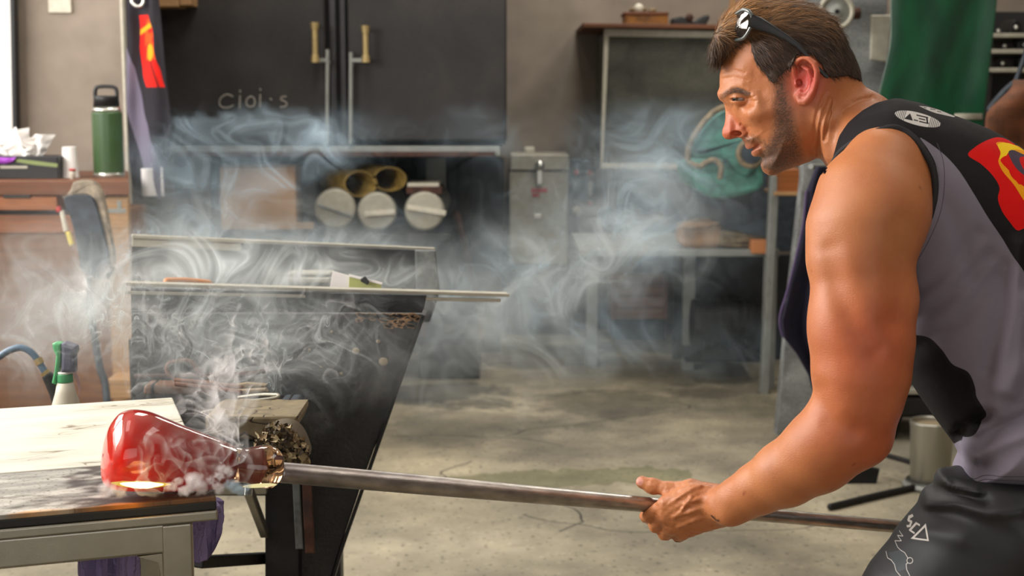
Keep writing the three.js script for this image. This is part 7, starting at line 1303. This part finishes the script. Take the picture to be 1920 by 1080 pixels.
  // ribbons that rise and curl from the hot glass
  const ribbon = (start, n, step, w, alpha, seed, rise, twist, lean = 0) => {
    const pos = [], al = [], idx = []; let p = start.clone(), dir = V3(rr(-0.5, 0.5), 1, rr(-0.3, 0.3)).normalize();
    for (let i = 0; i <= n; i++) {
      const t = i / n, c = V3(noise(p.x * 24 + seed, p.y * 24, p.z * 24), noise(p.x * 24, p.y * 24 + seed, p.z * 24), 0.6 * noise(p.x * 24, p.y * 24, p.z * 24 + seed)).multiplyScalar(twist);
      dir.lerp(V3(lean, rise, 0).add(c).normalize(), 0.28).normalize();
      p = p.clone().addScaledVector(dir, step);
      const side = dir.clone().cross(V3(noise(t * 4, seed, 1) * 1.4, 0.25 + noise(t * 3, seed, 5), 0.9)).normalize(), nr = side.clone().cross(dir), ww = w * (0.45 + 0.9 * Math.abs(noise(t * 5, seed, 3)) + t * 0.8);
      for (let k = 0; k < 7; k++) { const s = (k - 3) / 3, q = p.clone().addScaledVector(side, s * ww).addScaledVector(nr, -ww * 0.35 * s * s); pos.push(q.x, q.y, q.z); al.push(alpha * [0, 0.14, 0.3, 0.5, 0.78, 1, 0][k] * Math.sin(Math.PI * Math.min(1, t * 1.02)) ** 0.6 * (0.55 + 0.9 * Math.max(0, noise(t * 7, seed, 9) + 0.3))); }
      if (i) for (let k = 0; k < 6; k++) { const a = (i - 1) * 7 + k, b = a + 1, c2 = a + 7, d = c2 + 1; idx.push(a, b, d, a, d, c2); }
    }
    const g = new THREE.BufferGeometry(); g.setAttribute('position', new THREE.Float32BufferAttribute(pos, 3)); g.setIndex(idx); g.computeVertexNormals();
    g.setAttribute('uv', new THREE.BufferAttribute(new Float32Array(pos.length / 3 * 2), 2));
    return withAlpha(g, (i) => al[i] / 0.29).toNonIndexed();
  };
  reseed(2024);
  const rb = [], rm = smokeMat('threadWhite', [0.95, 0.94, 0.94], null, 1);
  const put = (n, x0, x1, y0, y1, D0, D1, f) => { for (let k = 0; k < n; k++) rb.push(f(at(rr(x0, x1), rr(y0, y1), rr(D0, D1)), k)); };
  put(20, 270, 430, 850, 925, 1.585, 1.64, (p, k) => ribbon(p, 26, 0.0026, rr(0.002, 0.007), rr(0.10, 0.30), k * 3.7 + 1, 0.45, 2.8, 0.1));
  put(12, 390, 440, 830, 925, 1.6, 1.66, (p, k) => ribbon(p, 40, 0.0030, rr(0.003, 0.009), rr(0.16, 0.36), k * 5.1 + 60, 0.8, 2.2, -0.12));
  put(14, 372, 418, 735, 820, 1.66, 1.8, (p, k) => ribbon(p, 30, 0.0030, rr(0.004, 0.012), rr(0.16, 0.36), k * 4.3 + 110, 0.7, 2.6, 0.2));
  put(10, 405, 450, 680, 750, 1.75, 1.9, (p, k) => ribbon(p, 26, 0.0030, rr(0.004, 0.013), rr(0.14, 0.32), k * 6.1 + 160, 0.4, 3, 0.3));
  put(44, 230, 640, 560, 745, 2.15, 2.32, (p, k) => ribbon(p, 20, 0.0034, rr(0.002, 0.006), rr(0.08, 0.24), k * 2.9 + 210, 0.05, 3.5, 0.15));
  put(7, 150, 230, 540, 610, 2.2, 2.35, (p, k) => ribbon(p, 26, 0.0040, rr(0.006, 0.015), rr(0.2, 0.4), k * 3.3 + 300, 0.3, 3, 0));
  put(4, 474, 505, 690, 700, 2.0, 2.1, (p, k) => ribbon(p, 24, 0.0026, rr(0.003, 0.007), rr(0.3, 0.55), k * 7.3 + 360, 0.1, 3.4, 0.2));
  mesh(th, 'smoke_thread', mergeGeometries(rb), rm);
  // dense rolling puffs where the board burns under the glass, each a nest of soft shells
  const pf = group('smoke_puffs', 'dense white smoke puffs rolling out from under the hot glass'), shells = [];
  const pm = smokeMat('puffWhite', [0.90, 0.86, 0.87], null, 1);
  const puff = (px, py, D, r, k, seed) => { const c = at(px, py, D), R = r * D / FOC; for (const [s, a] of [[1, 0.07], [0.84, 0.12], [0.66, 0.17], [0.46, 0.2]]) { const g = new THREE.IcosahedronGeometry(R * s, 4), p = g.attributes.position, n = g.attributes.normal; for (let i = 0; i < p.count; i++) { const d = V3(p.getX(i), p.getY(i), p.getZ(i)).normalize(), q = 1 + 0.7 * noise(d.x * 1.3 + seed, d.y * 1.3, d.z * 1.3) + 0.2 * noise(d.x * 4 + seed, d.y * 4, d.z * 4); p.setXYZ(i, d.x * R * s * q + c.x, d.y * R * s * q * 0.9 + c.y, d.z * R * s * q + c.z); n.setXYZ(i, d.x, d.y, d.z); } shells.push(withAlpha(plain(g), () => a * k / 0.29)); } };
  [[203, 916, 1.60, 17, 0.8], [226, 922, 1.60, 13, 0.35], [322, 912, 1.60, 11, 0.7], [334, 902, 1.60, 9, 0.6], [343, 921, 1.585, 11, 0.7], [364, 905, 1.6, 19, 1.5], [378, 917, 1.6, 12, 0.8], [352, 918, 1.59, 10, 0.7], [396, 902, 1.61, 10, 0.55], [411, 893, 1.61, 10, 0.8], [419, 880, 1.61, 11, 0.7], [430, 887, 1.61, 9, 0.7], [410, 915, 1.61, 12, 0.9]].forEach((a, i) => puff(...a, i * 3.17));
  mesh(pf, 'smoke_puff', mergeGeometries(shells), pm);
  const bluePm = smokeMat('puffBlue', [0.60, 0.76, 0.88], null, 1), b2 = [];
  const keepS = shells.length; [[440, 913, 1.63, 14, 0.8], [452, 921, 1.63, 12, 0.7], [428, 908, 1.63, 9, 0.6], [463, 914, 1.63, 9, 0.6]].forEach((a, i) => puff(...a, 80 + i * 2.3));
  mesh(pf, 'smoke_puff', mergeGeometries(shells.slice(keepS)), bluePm);
}
renderer.render(scene, camera);
